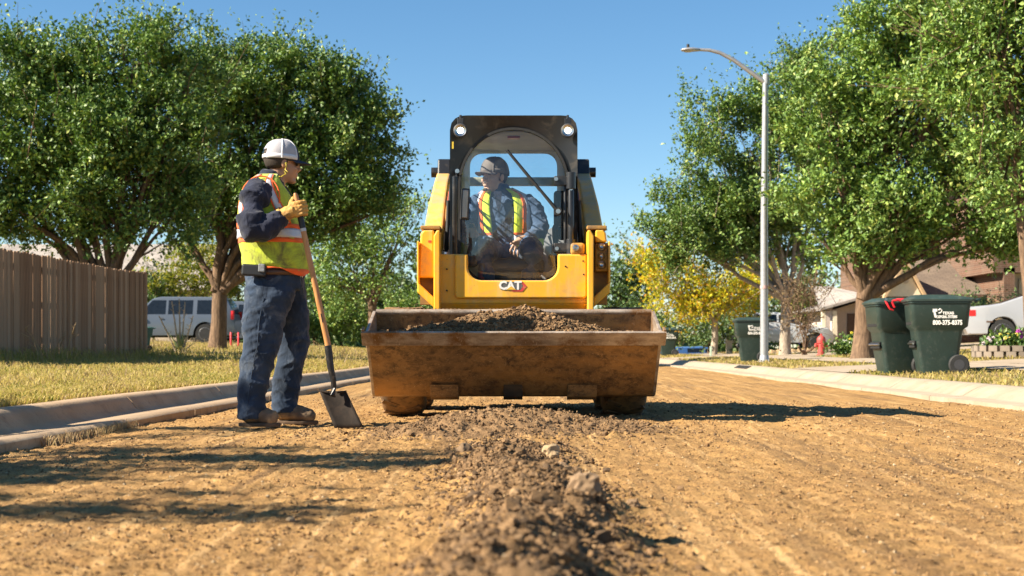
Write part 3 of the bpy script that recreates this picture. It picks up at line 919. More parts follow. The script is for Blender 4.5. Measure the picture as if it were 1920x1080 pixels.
# far-off wood closing the view
n = 26000
fx = -48 + 100 * rng.random(n); fy = 118 + 10 * rng.random(n)
fz = -1.5 + (3.2 + 1.6 * np.sin(fx * 0.21) + 0.9 * np.sin(fx * 0.77)) * rng.random(n) ** 0.7
fa = rng.normal(0, 1, (n, 3)); fa /= np.linalg.norm(fa, axis=1, keepdims=True)
V, F = leaves_np(np.random.default_rng(5), np.stack([fx, fy, fz], -1), fa, np.full(n, 0.5), 1, 0.75)
o = np_mesh('distant_wood', V, F, LF_DARK)
tag(o, 'far-off green wood closing the street behind everything', 'wood', kind='stuff')
# ================================================================== SKID STEER LOADER
DM = 10.9; CXM = 0.012
M_YEL = NT('yellow_machine_paint')
_m = M_YEL
col = _m.mix(_m.ramp(_m.noise(2.5, 5), 0.3, 0.7), (0.82, 0.385, 0.016), (0.90, 0.46, 0.028))
col = _m.mix(_m.ramp(_m.noise(5, 9, 0.75, dist=0.8), 0.50, 0.74), col, (0.52, 0.30, 0.10))
col = _m.mix(_m.ramp(_m.noise(34, 6, 0.8), 0.65, 0.71), col, (0.12, 0.08, 0.05))
col = _m.mix(_m.ramp(_m.noise(3.0, 6, 0.7, stretch=(6, 6, 0.5)), 0.52, 0.80), col, (0.70, 0.46, 0.17))
_g = _m.n('ShaderNodeNewGeometry'); _sx = _m.n('ShaderNodeSeparateXYZ'); _m.l(_g.outputs['Normal'], _sx.inputs[0])
_mu = _m.n('ShaderNodeMath', operation='MULTIPLY'); _m.l(_m.ramp(_sx.outputs[2], 0.35, 0.95), _mu.inputs[0]); _m.l(_m.ramp(_m.noise(9, 6, 0.7), 0.30, 0.60), _mu.inputs[1])
col = _m.mix(_mu.outputs[0], col, (0.50, 0.36, 0.20))      # dust settled on the upper faces
_m.set(Base_Color=col, Roughness=_m.ramp(_m.noise(6, 5), -0.2, 1.3))
_m.bump(_m.noise(25, 4), 0.08, 0.004)
M_YEL = _m.m
M_YELD = simple('grimy_yellow_paint', (0.46, 0.235, 0.035), 0.6, var=0.15, scale=5, dirt=(0.20, 0.12, 0.06), dirt_amt=0.45, dirt_scale=7)
M_FRAME = simple('black_cab_paint', (0.018, 0.019, 0.022), 0.33, var=0.3, scale=6, dirt=(0.09, 0.075, 0.06), dirt_amt=0.18, dirt_scale=9)
M_RUB = simple('black_rubber', (0.02, 0.02, 0.02), 0.75, var=0.3, bump=0.3)
M_STEEL = simple('bright_steel', (0.55, 0.53, 0.5), 0.28, 1.0, var=0.15, scale=20)
M_CHAS = simple('grimy_chassis', (0.035, 0.03, 0.026), 0.8, var=0.4, dirt=(0.16, 0.1, 0.05), dirt_amt=0.3)
M_GREYP = simple('grey_cab_plastic', (0.48, 0.48, 0.49), 0.6, var=0.1)
M_DARKP = simple('charcoal_plastic', (0.045, 0.045, 0.05), 0.55, var=0.2)
M_SEAT = simple('black_seat_vinyl', (0.03, 0.03, 0.035), 0.5, var=0.2, bump=0.2)

# mud caked steel
_m = NT('mud_caked_steel')
col = _m.mix(_m.ramp(_m.noise(3.0, 7, 0.65, dist=0.5), 0.35, 0.66), (0.20, 0.118, 0.055), (0.44, 0.25, 0.095))
col = _m.mix(_m.ramp(_m.noise(13, 10, 0.8, dist=0.35), 0.47, 0.60), col, (0.085, 0.05, 0.028))
col = _m.mix(_m.ramp(_m.noise(2.2, 5, 0.6, stretch=(0.6, 1, 2.4)), 0.50, 0.72), col, (0.48, 0.25, 0.075))
col = _m.mix(_m.ramp(_m.noise(48, 6, 0.75), 0.58, 0.68), col, (0.50, 0.33, 0.17))
_m.set(Base_Color=col, Roughness=0.7, Metallic=0.0)
_m.bump(_m.noise(22, 7, 0.7), 0.7, 0.012)
M_MUD = _m.m
_m = NT('polished_bucket_steel')
col = _m.mix(_m.ramp(_m.noise(5, 7, 0.7, stretch=(1, 1, 4)), 0.35, 0.65), (0.22, 0.165, 0.125), (0.55, 0.46, 0.37))
col = _m.mix(_m.ramp(_m.noise(4, 6, 0.7), 0.52, 0.66), col, (0.20, 0.10, 0.035))
col = _m.mix(_m.ramp(_m.noise(40, 3, 0.6, stretch=(3, 1, 0.4)), 0.6, 0.75), col, (0.6, 0.5, 0.4))
_m.set(Base_Color=col, Roughness=0.42, Metallic=0.35)
_m.bump(_m.noise(30, 6), 0.3, 0.006)
M_EDGE = _m.m
M_INNER = simple('worn_bucket_inside', (0.10, 0.07, 0.055), 0.4, 0.4, var=0.4, scale=6, dirt=(0.28, 0.19, 0.11), dirt_amt=0.25, dirt_scale=12, bump=0.3)
_m = NT('muddy_tyre')
col = _m.mix(_m.ramp(_m.noise(5, 7, 0.65), 0.38, 0.66), (0.075, 0.045, 0.025), (0.30, 0.165, 0.06))
col = _m.mix(_m.ramp(_m.noise(24, 6, 0.7), 0.52, 0.68), col, (0.035, 0.025, 0.018))
_m.set(Base_Color=col, Roughness=0.75); _m.bump(_m.noise(22, 7, 0.7), 0.35, 0.008)
M_TYRE = _m.m

# thin glass with a trace of dust
def thin_glass(name, tint=(0.88, 0.95, 1.0), dust=0.06, dustcol=(0.55, 0.6, 0.66), ior=1.5):
    m = NT(name)
    t = m.t
    t.nodes.remove(m.b)
    tr = m.n('ShaderNodeBsdfTransparent'); tr.inputs[0].default_value = (*tint, 1)
    gl = m.n('ShaderNodeBsdfGlossy'); gl.inputs['Roughness'].default_value = 0.02
    fr = m.n('ShaderNodeFresnel'); fr.inputs[0].default_value = ior
    mx = m.n('ShaderNodeMixShader'); m.l(fr.outputs[0], mx.inputs[0]); m.l(tr.outputs[0], mx.inputs[1]); m.l(gl.outputs[0], mx.inputs[2])
    df = m.n('ShaderNodeBsdfDiffuse'); df.inputs[0].default_value = (*dustcol, 1)
    m2 = m.n('ShaderNodeMixShader')
    mm = m.n('ShaderNodeMath', operation='MULTIPLY'); m.l(m.ramp(m.noise(6, 7, 0.7), 0.3, 0.75), mm.inputs[0]); mm.inputs[1].default_value = dust * 2
    m.l(mm.outputs[0], m2.inputs[0]); m.l(mx.outputs[0], m2.inputs[1]); m.l(df.outputs[0], m2.inputs[2])
    m.l(m2.outputs[0], t.nodes['Material Output'].inputs[0])
    return m.m
M_GLASS = thin_glass('dusty_door_glass', dust=0.022, ior=1.75)
M_RGLASS = thin_glass('rear_window_glass', (0.80, 0.92, 0.95), 0.05)

loader = empty('skid_steer_loader', (CXM, DM, 0), 0, 'yellow and black skid steer loader with a wide muddy bucket', 'loader')
def lx(px, d): return PX(px, d) - CXM
def lz(py, d): return PZ(py, d)
def ly(d): return d - DM

# --- wheels
def wheel(x, d, side):
    w = empty('wheel', (x, ly(d), 0.392)); w.parent = loader
    prof = [(0.20, -0.14), (0.27, -0.155), (0.34, -0.155), (0.375, -0.135), (0.392, -0.09), (0.395, 0.0), (0.392, 0.09), (0.375, 0.135), (0.34, 0.155), (0.27, 0.155), (0.20, 0.14)]
    mb = MB(); mb.lathe(prof, (0, 0, 0), 'X', 40)
    for k in range(18):                       # worn chevron lugs
        a = 2 * PI * k / 18
        for s in (-1, 1):
            aa = a + (PI / 18 if s > 0 else 0)
            rot = Matrix.Rotation(aa, 3, 'X') @ Matrix.Rotation(s * 0.5, 3, 'Z')
            c = Matrix.Rotation(aa, 3, 'X') @ Vector((s * 0.078, 0, 0.392))
            mb.box(c, (0.13, 0.040, 0.010), rot)
    mb.build('tyre', M_TYRE, w, smooth=40)
    mb = MB(); mb.lathe([(0.02, side * 0.05), (0.12, side * 0.05), (0.17, side * 0.10), (0.205, side * 0.142), (0.21, side * 0.12), (0.05, side * 0.02)], (0, 0, 0), 'X', 24)
    mb.build('rim', M_YELD, w, smooth=40)
    mb = MB()
    mb.cyl((side * 0.05, 0, 0), (side * 0.085, 0, 0), 0.06, 12)
    mb.build('hub', M_CHAS, w, smooth=40)
for d in (10.93, 11.98):
    for s in (-1, 1):
        wheel(s * 0.800, d, s)

# --- chassis and engine bay
mb = MB()
mb.box2((-0.53, ly(10.62), 0.23), (0.53, ly(12.75), 0.62))
mb.box2((-0.46, ly(10.66), 0.62), (0.46, ly(12.0), 0.90))
mb.build('chassis', M_CHAS, loader, bevel=0.02)
mb = MB()
mb.prism([(-0.52, ly(11.95), 0.62), (-0.52, ly(12.95), 0.55), (-0.52, ly(13.05), 0.9), (-0.52, ly(12.95), 1.28), (-0.52, ly(11.95), 1.36)], (1.04, 0, 0))
mb.build('engine_hood', M_YELD, loader, bevel=0.025)
for s in (-1, 1):
    mb = MB()
    mb.prism([(s * 0.50, ly(11.5), 0.62), (s * 0.50, ly(12.3), 0.62), (s * 0.50, ly(12.25), 1.92), (s * 0.50, ly(12.12), 2.0), (s * 0.50, ly(11.93), 2.0), (s * 0.50, ly(11.80), 1.75)], (s * 0.105, 0, 0))
    mb.build('arm_tower', M_FRAME, loader, bevel=0.012)
    mb = MB(); mb.cyl((s * 0.49, ly(12.0), 1.9), (s * 0.66, ly(12.0), 1.9), 0.04, 14)
    mb.build('pivot_pin', M_FRAME, loader, smooth=40)

# --- cab shell
DF = 10.60
def ray_shape(inside, ang, cx=0.0, cz=1.5):
    lo, hi = 0.0, 2.0
    for _ in range(34):
        mid = (lo + hi) / 2
        if inside(cx + math.cos(ang) * mid, cz + math.sin(ang) * mid): lo = mid
        else: hi = mid
    return cx + math.cos(ang) * lo, cz + math.sin(ang) * lo
def in_arch(x, z, hw=0.394, spring=1.63, top=2.056, bot=0.93, n=2.05, rb=0.0):
    if z < bot or abs(x) > hw: return False
    if z <= spring: return True
    return (abs(x) / hw) ** n + ((z - spring) / (top - spring)) ** n <= 1
def in_rect(x, z, hw=0.453, bot=0.93, top=2.142, r=0.10):
    if abs(x) > hw or z < bot or z > top: return False
    if z > top - r and abs(x) > hw - r: return (abs(x) - hw + r) ** 2 + (z - top + r) ** 2 <= r * r
    return True
angs = [2 * PI * (k + 0.5) / 112 for k in range(112)]
def ring_frame(name, f_in, f_out, d0, d1, mat, parent, bevel=0.0, cham=0.0):
    a = [ray_shape(f_in, t) for t in angs]; b = [ray_shape(f_out, t) for t in angs]
    n = len(angs)
    mb = MB()
    vs = [(x, ly(d0), z) for x, z in b] + [(x, ly(d0 + cham), z) for x, z in a] + [(x, ly(d1), z) for x, z in a] + [(x, ly(d1), z) for x, z in b]
    fs = []
    for i in range(n):
        j = (i + 1) % n
        for k in range(4):
            k2 = (k + 1) % 4
            fs.append((k * n + i, k * n + j, k2 * n + j, k2 * n + i))
    mb.add(vs, fs)
    return mb.build(name, mat, parent, smooth=45, bevel=bevel)
ring_frame('cab_frame', in_arch, in_rect, DF, DF + 0.10, M_FRAME, loader, cham=0.035)
ring_frame('door_seal', lambda x, z: in_arch(x, z, 0.380, 1.63, 2.041, 0.95), lambda x, z: in_arch(x, z, 0.397, 1.63, 2.059, 0.93), DF + 0.012, DF + 0.05, M_RUB, loader)
mb = MB(); mb.prism([(x_, ly(DF + 0.101), z_) for x_, z_ in ((-0.445, 2.085), (0.445, 2.085), (0.445, 2.09), (0.37, 2.143), (-0.37, 2.143), (-0.445, 2.09))], (0, 1.32, 0)); mb.build('roof', M_FRAME, loader, bevel=0.012)
mb = MB(); mb.box2((-0.40, ly(DF + 0.11), 2.045), (0.40, ly(11.85), 2.082)); mb.build('headliner', M_GREYP, loader, bevel=0.01)
mb = MB(); mb.box2((-0.045, ly(10.95), 2.030), (0.045, ly(11.03), 2.044)); mb.build('dome_lamp', simple('red_lens', (0.4, 0.04, 0.05), 0.3), loader)
for s in (-1, 1):
    mb = MB()
    mb.box2((s * 0.415, ly(DF + 0.102), 0.93), (s * 0.45, ly(10.80), 2.083))
    mb.box2((s * 0.415, ly(11.72), 0.93), (s * 0.45, ly(11.86), 2.083))
    mb.box2((s * 0.415, ly(10.80), 0.93), (s * 0.45, ly(11.72), 1.25))
    for k in range(9):                      # guard bars of the side screen
        z = 1.31 + k * 0.085
        mb.box2((s * 0.428, ly(10.80), z), (s * 0.437, ly(11.72), z + 0.010))
    mb.build('side_screen', M_FRAME, loader, bevel=0.004)
# rear wall with its window
def in_rw(x, z, hw=0.345, bot=1.42, top=2.03, r=0.1):
    if abs(x) > hw or z < bot or z > top: return False
    for sz, zz in ((1, top), (-1, bot)):
        if sz * (z - zz) > -r and abs(x) > hw - r: return (abs(x) - hw + r) ** 2 + (abs(z - zz) - r) ** 2 <= r * r
    return True
def in_ro(x, z): return abs(x) < 0.413 and 0.93 < z < 2.08
def ring2(name, f_in, f_out, d0, d1, mat, parent, cz):
    global ray_shape
    a = [ray_shape(f_in, t, 0, cz) for t in angs]; b = [ray_shape(f_out, t, 0, cz) for t in angs]
    n = len(angs); mb = MB()
    vs = [(x, ly(d0), z) for x, z in b] + [(x, ly(d0), z) for x, z in a] + [(x, ly(d1), z) for x, z in a] + [(x, ly(d1), z) for x, z in b]
    fs = [(k * n + i, k * n + (i + 1) % n, ((k + 1) % 4) * n + (i + 1) % n, ((k + 1) % 4) * n + i) for i in range(n) for k in range(4)]
    mb.add(vs, fs)
    return mb.build(name, mat, parent, smooth=45)
ring2('rear_wall', in_rw, in_ro, 11.78, 11.84, M_GREYP, loader, 1.72)
pts = [ray_shape(in_rw, t, 0, 1.72) for t in angs]
mb = MB(); mb.add([(x, ly(11.82), z) for x, z in pts], [tuple(range(len(pts)))]); mb.build('rear_window', M_RGLASS, loader)
mb = MB(); mb.box2((-0.50, ly(12.05), 1.80), (0.50, ly(12.12), 1.87)); mb.build('cross_tube', simple('pale_tan_paint', (0.42, 0.36, 0.25), 0.6), loader, bevel=0.02)
# inside: floor, seat, pods, sticks
mb = MB(); mb.box2((-0.41, ly(10.72), 0.905), (0.41, ly(11.78), 0.93)); mb.build('cab_floor', M_RUB, loader)
seat = MB(); seat.box((0, ly(11.28), 1.10), (0.46, 0.46, 0.12)); seat.build('seat_cushion', M_SEAT, loader, bevel=0.04, seg=3)
seat = MB(); seat.box((0, ly(11.56), 1.38), (0.44, 0.11, 0.52), (R(-10), 0, 0)); seat.build('seat_back', M_SEAT, loader, bevel=0.045, seg=3)
mb = MB(); mb.box2((-0.16, ly(11.1), 0.93), (0.16, ly(11.45), 1.04)); mb.build('seat_base', M_CHAS, loader)
for s in (-1, 1):
    mb = MB(); mb.box((s * 0.325, ly(11.05), 1.14), (0.13, 0.50, 0.10), (R(4), 0, 0)); mb.build('armrest_pod', M_DARKP, loader, bevel=0.03, seg=3)
    mb = MB()
    bx_ = s * 0.325 - (0.02 if s > 0 else -0.015); by_ = ly(10.86)
    mb.tube([(bx_, by_, 1.18), (bx_, by_ - 0.01, 1.24)], [0.035, 0.018], 10)
    mb.tube([(bx_, by_ - 0.01, 1.24), (bx_, by_ - 0.02, 1.29), (bx_, by_ - 0.03, 1.36), (bx_, by_ - 0.05, 1.385)], [0.018, 0.026, 0.028, 0.015], 10)
    mb.build('joystick', M_DARKP, loader, smooth=60)
mb = MB(); mb.box((0.345, ly(10.82), 1.50), (0.11, 0.06, 0.26)); mb.box((0.36, ly(10.80), 1.32), (0.09, 0.05, 0.10)); mb.build('control_panel', M_DARKP, loader, bevel=0.03, seg=3)
mb = MB(); mb.tube([(0.30, ly(10.80), 1.08), (0.28, ly(10.77), 1.22), (0.255, ly(10.77), 1.30)], [0.006, 0.006, 0.012], 8); mb.build('throttle_lever', M_GREYP, loader, smooth=60)
for s in (-1, 1):                            # lap bar side arcs seen low in the door
    mb = MB(); mb.tube([(s * 0.36, ly(10.74), 1.12), (s * 0.33, ly(10.72), 1.04), (s * 0.27, ly(10.70), 0.985), (s * 0.20, ly(10.70), 0.955)], 0.016, 8); mb.build('lap_bar', M_RUB, loader, smooth=60)
mb = MB(); mb.box((-0.345, ly(DF - 0.01), lz(383, DF)), (0.062, 0.03, 0.225), (0, R(3), 0)); hb = mb.build('door_handle', M_DARKP, loader, bevel=0.014, seg=3)
mb = MB(); mb.box((-0.345, ly(DF - 0.03), lz(383, DF)), (0.040, 0.012, 0.20), (0, R(3), 0)); mb.build('handle_grip', simple('silver_trim', (0.35, 0.31, 0.27), 0.4, 0.6), hb, bevel=0.006)
mb = MB(); mb.box((0.0, ly(11.80), 0), (0.001, 0.001, 0.001))
# door glass
pts = [ray_shape(lambda x, z: in_arch(x, z, 0.390, 1.63, 2.051, 0.935), t) for t in angs]
mb = MB()
mb.loft([[(x * k_, ly(DF + 0.024 - 0.075 * (1 - k_ ** 2)), 1.5 + (z - 1.5) * k_) for x, z in pts] for k_ in (0.02, 0.15, 0.3, 0.45, 0.6, 0.72, 0.83, 0.92, 1.0)], False)
door = mb.build('door_glass', M_GLASS, loader, smooth=80)
# wiper
mb = MB()
a = Vector((lx(951, 10.57), ly(10.51), lz(284, 10.57))); b = Vector((lx(1046, 10.57), ly(10.535), lz(398, 10.57)))
mb.tube([a, a.lerp(b, 0.65)], [0.010, 0.012], 6)
mb.tube([a.lerp(b, 0.30) + Vector((0, -0.018, 0)), b + Vector((0, -0.018, 0))], [0.007, 0.014], 6)
mb.cyl(b + Vector((0, 0.03, 0)), b + Vector((0, -0.035, 0)), 0.028, 12)
mb.build('wiper', M_RUB, loader, smooth=50)
mb = MB(); mb.cyl(b + Vector((0.0, -0.036, 0)), b + Vector((0, -0.05, 0)), 0.017, 10); mb.build('wiper_bolt', M_STEEL, loader, smooth=40)
# hinge side hardware
mb = MB()
mb.tube([(0.405, ly(DF - 0.035), 0.99), (0.405, ly(DF - 0.035), 1.72)], 0.022, 10)
mb.tube([(0.365, ly(DF - 0.015), 0.99), (0.365, ly(DF - 0.015), 1.70)], 0.012, 8)
for zc in (lz(340, DF), lz(465, DF)):
    mb.box((0.355, ly(DF - 0.03), zc), (0.14, 0.03, 0.065))
    mb.cyl((0.405, ly(DF - 0.035), zc - 0.06), (0.405, ly(DF - 0.035), zc + 0.06), 0.034, 12)
mb.build('door_hinge', M_FRAME, loader, smooth=40, bevel=0.004)
mb = MB()
for (x_, z_) in ((0.30, lz(337, DF)), (0.305, lz(467, DF)), (0.405, lz(355, DF))):
    mb.cyl((x_, ly(DF - 0.046), z_), (x_, ly(DF - 0.058), z_), 0.014, 10)
    mb.build('hinge_bolt', M_STEEL, loader, smooth=40); mb = MB()
# left grab rail
mb = MB(); mb.tube([(-0.40, ly(DF), 1.74), (-0.415, ly(DF - 0.05), 1.70), (-0.415, ly(DF - 0.05), 1.16), (-0.395, ly(DF), 1.10)], 0.018, 10); mb.build('grab_rail', M_FRAME, loader, smooth=60)
for z_ in (1.745, 1.095):
    mb = MB(); mb.cyl((-0.40, ly(DF + 0.0), z_), (-0.40, ly(DF - 0.02), z_), 0.016, 10); mb.build('rail_bolt', M_STEEL, loader, smooth=40)
# work lights
M_LED = bpy.data.materials.new('lit_work_lamp'); M_LED.use_nodes = True
_b = M_LED.node_tree.nodes['Principled BSDF']; _b.inputs['Base Color'].default_value = (0.8, 0.8, 0.8, 1); _b.inputs['Emission Color'].default_value = (0.95, 1.0, 0.9, 1); _b.inputs['Emission Strength'].default_value = 3.0
for px_ in (863, 1065):
    x = lx(px_, DF - 0.1); z = lz(244, DF - 0.1)
    lamp = MB(); lamp.lathe([(0.012, 0.05), (0.040, 0.045), (0.049, 0.0), (0.049, -0.03), (0.041, -0.034), (0.041, -0.022), (0.012, -0.020)], (x, ly(DF - 0.06), z), 'Y', 24)
    lo = lamp.build('work_light', M_DARKP, loader, smooth=40)
    MB().lathe([(0.004, -0.026), (0.018, -0.027), (0.024, -0.023), (0.004, -0.0225)], (x, ly(DF - 0.06), z), 'Y', 20).build('lens', M_LED, lo, smooth=40)
    mb = MB(); mb.lathe([(0.024, -0.024), (0.041, -0.031), (0.041, -0.024), (0.034, -0.021)], (x, ly(DF - 0.06), z), 'Y', 20); mb.build('reflector', M_STEEL, lo, smooth=40)
    mb = MB(); mb.box((x, ly(DF - 0.045), z + 0.065), (0.045, 0.03, 0.05)); mb.cyl((x, ly(DF - 0.045), z + 0.08), (x, ly(DF - 0.045), z + 0.115), 0.010, 8); mb.build('bracket', M_FRAME, lo, bevel=0.005)

# --- loader arms
def arm(s):
    # upper link: box swept from the rear tower down to the elbow
    pts = [(11.95, 1.90, 0.10), (11.50, 1.77, 0.115), (11.05, 1.56, 0.14), (10.72, 1.345, 0.17)]
    rings = []
    for (d, z, h) in pts:
        xi, xo = (0.500, 0.612) if d > 11.4 else (0.505, 0.645)
        if 11.0 < d < 11.4: xi, xo = 0.503, 0.630
        rings.append([(s * xi, ly(d), z - h), (s * xo, ly(d), z - h), (s * xo, ly(d), z), (s * xi, ly(d), z)])
    mb = MB(); mb.loft(rings, True)
    o = mb.build('loader_arm', M_YEL, loader, bevel=0.018, seg=3)
    # elbow cap and front leg
    mb = MB(); mb.box2((s * 0.515, ly(10.50), 1.325), (s * 0.655, ly(10.78), 1.352)); e = mb.build('elbow_plate', M_YELD, o, bevel=0.006)
    if s < 0:
        mb = MB(); mb.prism([(s * 0.56, ly(10.50), 0.985), (s * 0.667, ly(10.50), 0.985), (s * 0.655, ly(10.50), 1.30), (s * 0.63, ly(10.50), 1.323), (s * 0.56, ly(10.50), 1.323)], (0, 0.26, 0)); mb.build('arm_leg', M_YEL, o, bevel=0.014, seg=3)
    else:
        mb = MB(); mb.prism([(s * 0.575, ly(10.50), 1.235), (s * 0.655, ly(10.50), 1.235), (s * 0.648, ly(10.50), 1.30), (s * 0.63, ly(10.50), 1.323), (s * 0.575, ly(10.50), 1.323)], (0, 0.26, 0)); mb.build('arm_leg', M_YEL, o, bevel=0.012, seg=3)
        mb = MB(); mb.box2((s * 0.575, ly(10.53), 1.03), (s * 0.668, ly(10.76), 1.232)); cp = mb.build('coupler_block', M_YELD, o, bevel=0.012)
        for py_, rr in ((462, 0.030), (480, 0.024), (496, 0.031)):
            zz = lz(py_, 10.5); xx = 0.618
            mb = MB(); mb.lathe([(rr, 0.04), (rr, -0.012), (rr * 0.8, -0.02), (rr * 0.62, -0.022), (rr * 0.6, -0.05), (rr * 0.45, -0.056), (rr * 0.1, -0.05)], (xx, ly(10.53), zz), 'Y', 18)
            mb.build('hydraulic_coupling', M_STEEL, cp, smooth=40)
        for xx in (0.605, 0.638):
            mb = MB(); mb.cyl((xx, ly(10.532), 1.212), (xx, ly(10.518), 1.212), 0.010, 8); mb.build('coupler_bolt', M_CHAS, cp)
    mb = MB(); mb.box2((s * 0.56, ly(10.62), 0.80), (s * 0.665, ly(10.76), 1.04 if s > 0 else 0.99)); mb.build('recess_plate', M_YELD, o)
    mb = MB(); mb.prism([(s * 0.675, ly(10.46), 0.88), (s * 0.56, ly(10.46), 0.775), (s * 0.56, ly(10.46), 0.845), (s * 0.675, ly(10.46), 0.955)], (0, 0.28, 0)); mb.build('arm_toe', M_YEL, o, bevel=0.008)
    mb = MB(); mb.box2((s * 0.664, ly(10.47), 0.93), (s * 0.678, ly(10.74), 1.24)); mb.build('arm_cheek', M_YEL, o, bevel=0.005)
    # inner flange plate that stands proud towards the bucket
    mb = MB(); mb.prism([(s * 0.513, ly(10.38), 0.735), (s * 0.557, ly(10.38), 0.735), (s * 0.557, ly(10.38), 1.27), (s * 0.535, ly(10.38), 1.31), (s * 0.513, ly(10.38), 1.31)], (0, 0.36, 0)); mb.build('arm_flange', M_YEL, o, bevel=0.008)
    mb = MB(); mb.tube([(s * 0.47, ly(10.75), 1.55), (s * 0.475, ly(10.72), 1.35), (s * 0.485, ly(10.72), 1.18)], 0.014, 8); mb.build('hydraulic_hose', M_RUB, o, smooth=60)
    mb = MB(); mb.tube([(s * 0.485, ly(11.6), 1.55), (s * 0.485, ly(10.8), 1.0)], 0.03, 10); mb.build('lift_cylinder', M_STEEL, o, smooth=60)
arm(-1); arm(1)

# hoses, lines and decals between arm and cab
M_HRED = simple('red_hose_sleeve', (0.42, 0.06, 0.03), 0.6, var=0.2)
for s_ in (-1, 1):
    for k_, mt_ in enumerate((M_RUB, M_HRED, M_YELD)):
        x0_ = s_ * (0.468 + 0.010 * k_)
        mb = MB(); mb.tube([(x0_, ly(11.2), 1.72 - 0.06 * k_), (x0_, ly(10.95), 1.60 - 0.05 * k_), (x0_, ly(10.80), 1.42 - 0.04 * k_), (x0_ + s_ * 0.01, ly(10.78), 1.20)], 0.011, 8); mb.build('hydraulic_line', mt_, loader, smooth=60)
mb = MB(); mb.box((lx(849, DF), ly(DF - 0.001), 1.93), (0.012, 0.003, 0.05)); mb.build('decal', simple('yellow_decal', (0.7, 0.5, 0.05), 0.5), loader)
mb = MB(); mb.box((lx(806, 10.5), ly(10.4985), 1.24), (0.022, 0.003, 0.014)); mb.build('decal', M_HRED, loader)

# --- front cross panel with its door cut-out
DP = 10.47
def u_cut(x0, x1, ztop, zbot, r, n=7):
    """points along a U from right top down, along the bottom and up left"""
    p = [(x1, ztop)]
    p += [(x1 - r + r * math.cos(t), zbot + r - r * math.sin(t)) for t in [PI / 2 * k / n for k in range(n + 1)]]
    p += [(x0 + r - r * math.sin(t), zbot + r - r * math.cos(t)) for t in [PI / 2 * k / n for k in range(n + 1)]]
    p += [(x0, ztop)]
    return p
cut = u_cut(lx(877, DP), lx(1046, DP), 1.0, lz(526, DP), 0.10)
def cut_panel(name, x0, x1, z0, z1, d0, d1, cutpts, mat, parent, bevel):
    c = [(cutpts[0][0], z1)] + cutpts[1:-1] + [(cutpts[-1][0], z1)]
    # strips left, right and below so that every face stays convex
    mb = MB()
    bot = [p for p in c]
    n = len(c)
    vs = []
    for d in (d0, d1):
        vs += [(x, ly(d), z) for x, z in c]                     # along the cut
        vs += [(x1 if i < n // 2 else x0, ly(d), z) if False else ((x1 if i == 0 else x0 if i == n - 1 else x), ly(d), z1 if i in (0, n - 1) else z0) for i, (x, z) in enumerate(c)]
    m2 = 2 * n; fs = []
    for i in range(n - 1):
        fs.append((i, i + 1, n + i + 1, n + i))
        fs.append((m2 + i, m2 + i + 1, m2 + n + i + 1, m2 + n + i))
        fs.append((i, i + 1, m2 + i + 1, m2 + i))
        fs.append((n + i, n + i + 1, m2 + n + i + 1, m2 + n + i))
    for i in (0, n - 1): fs.append((i, n + i, m2 + n + i, m2 + i))
    mb.add(vs, fs)
    return mb.build(name, mat, parent, bevel=bevel)
def outer_fix(c, x0, x1, z0, z1):
    return c
def u_panel(name, x0, x1, z0, z1, d0, d1, cutpts, mat, parent, bevel, rc=0.0):
    """left block, right block and sill in one outline, triangulated by Blender"""
    c = [(cutpts[0][0], z1)] + cutpts[1:-1] + [(cutpts[-1][0], z1)]
    outl = [(x0, z1)]
    if rc:
        outl += [(x0 + rc - rc * math.cos(t), z0 + rc - rc * math.sin(t)) for t in [PI / 2 * k / 5 for k in range(6)]]
        outl += [(x1 - rc + rc * math.sin(t), z0 + rc - rc * math.cos(t)) for t in [PI / 2 * k / 5 for k in range(6)]]
    else:
        outl += [(x0, z0), (x1, z0)]
    outl += [(x1, z1)] + c
    mb = MB(); mb.prism([(x, ly(d0), z) for x, z in outl], (0, d1 - d0, 0))
    return mb.build(name, mat, parent, bevel=bevel)
pan = u_panel('front_panel', -0.545, 0.545, 0.80, 1.150, DP, DP + 0.09, cut, M_YEL, loader, 0.01)
face = u_panel('raised_face', lx(853, DP), 0.512, lz(560, DP), 1.146, DP - 0.035, DP + 0.01, [(x * 1.0, z) for x, z in cut], M_YEL, pan, 0.012, rc=0.03)
mb = MB(); mb.prism([(-0.545, ly(DP - 0.01), 0.80), (-0.545, ly(DP + 0.09), 0.80), (-0.545, ly(DP + 0.13), 0.735), (-0.545, ly(DP + 0.06), 0.735)], (1.09, 0, 0)); mb.build('lower_lip', M_YEL, pan, bevel=0.006)
# bracket with pin on the right shoulder of the panel
mb = MB(); mb.box((lx(1083, DP), ly(DP - 0.005), 1.185), (0.10, 0.05, 0.085)); bk = mb.build('latch_bracket', M_YELD, loader, bevel=0.022, seg=3)
mb = MB(); mb.lathe([(0.022, 0.0), (0.022, -0.02), (0.012, -0.022), (0.010, -0.01), (0.002, -0.008)], (lx(1079, DP), ly(DP - 0.03), 1.19), 'Y', 16); mb.build('pin', M_STEEL, bk, smooth=40)
M_HOLE = simple('bolt_hole', (0.02, 0.015, 0.01), 0.9)
for (px_, py_) in ((838, 505), (838, 545), (1093, 490), (1094, 515), (1060, 500), (832, 470)):
    mb = MB(); mb.cyl((lx(px_, DP), ly(DP + 0.0), lz(py_, DP)), (lx(px_, DP), ly(DP - 0.039), lz(py_, DP)), 0.006, 8); mb.build('bolt', M_HOLE, pan)
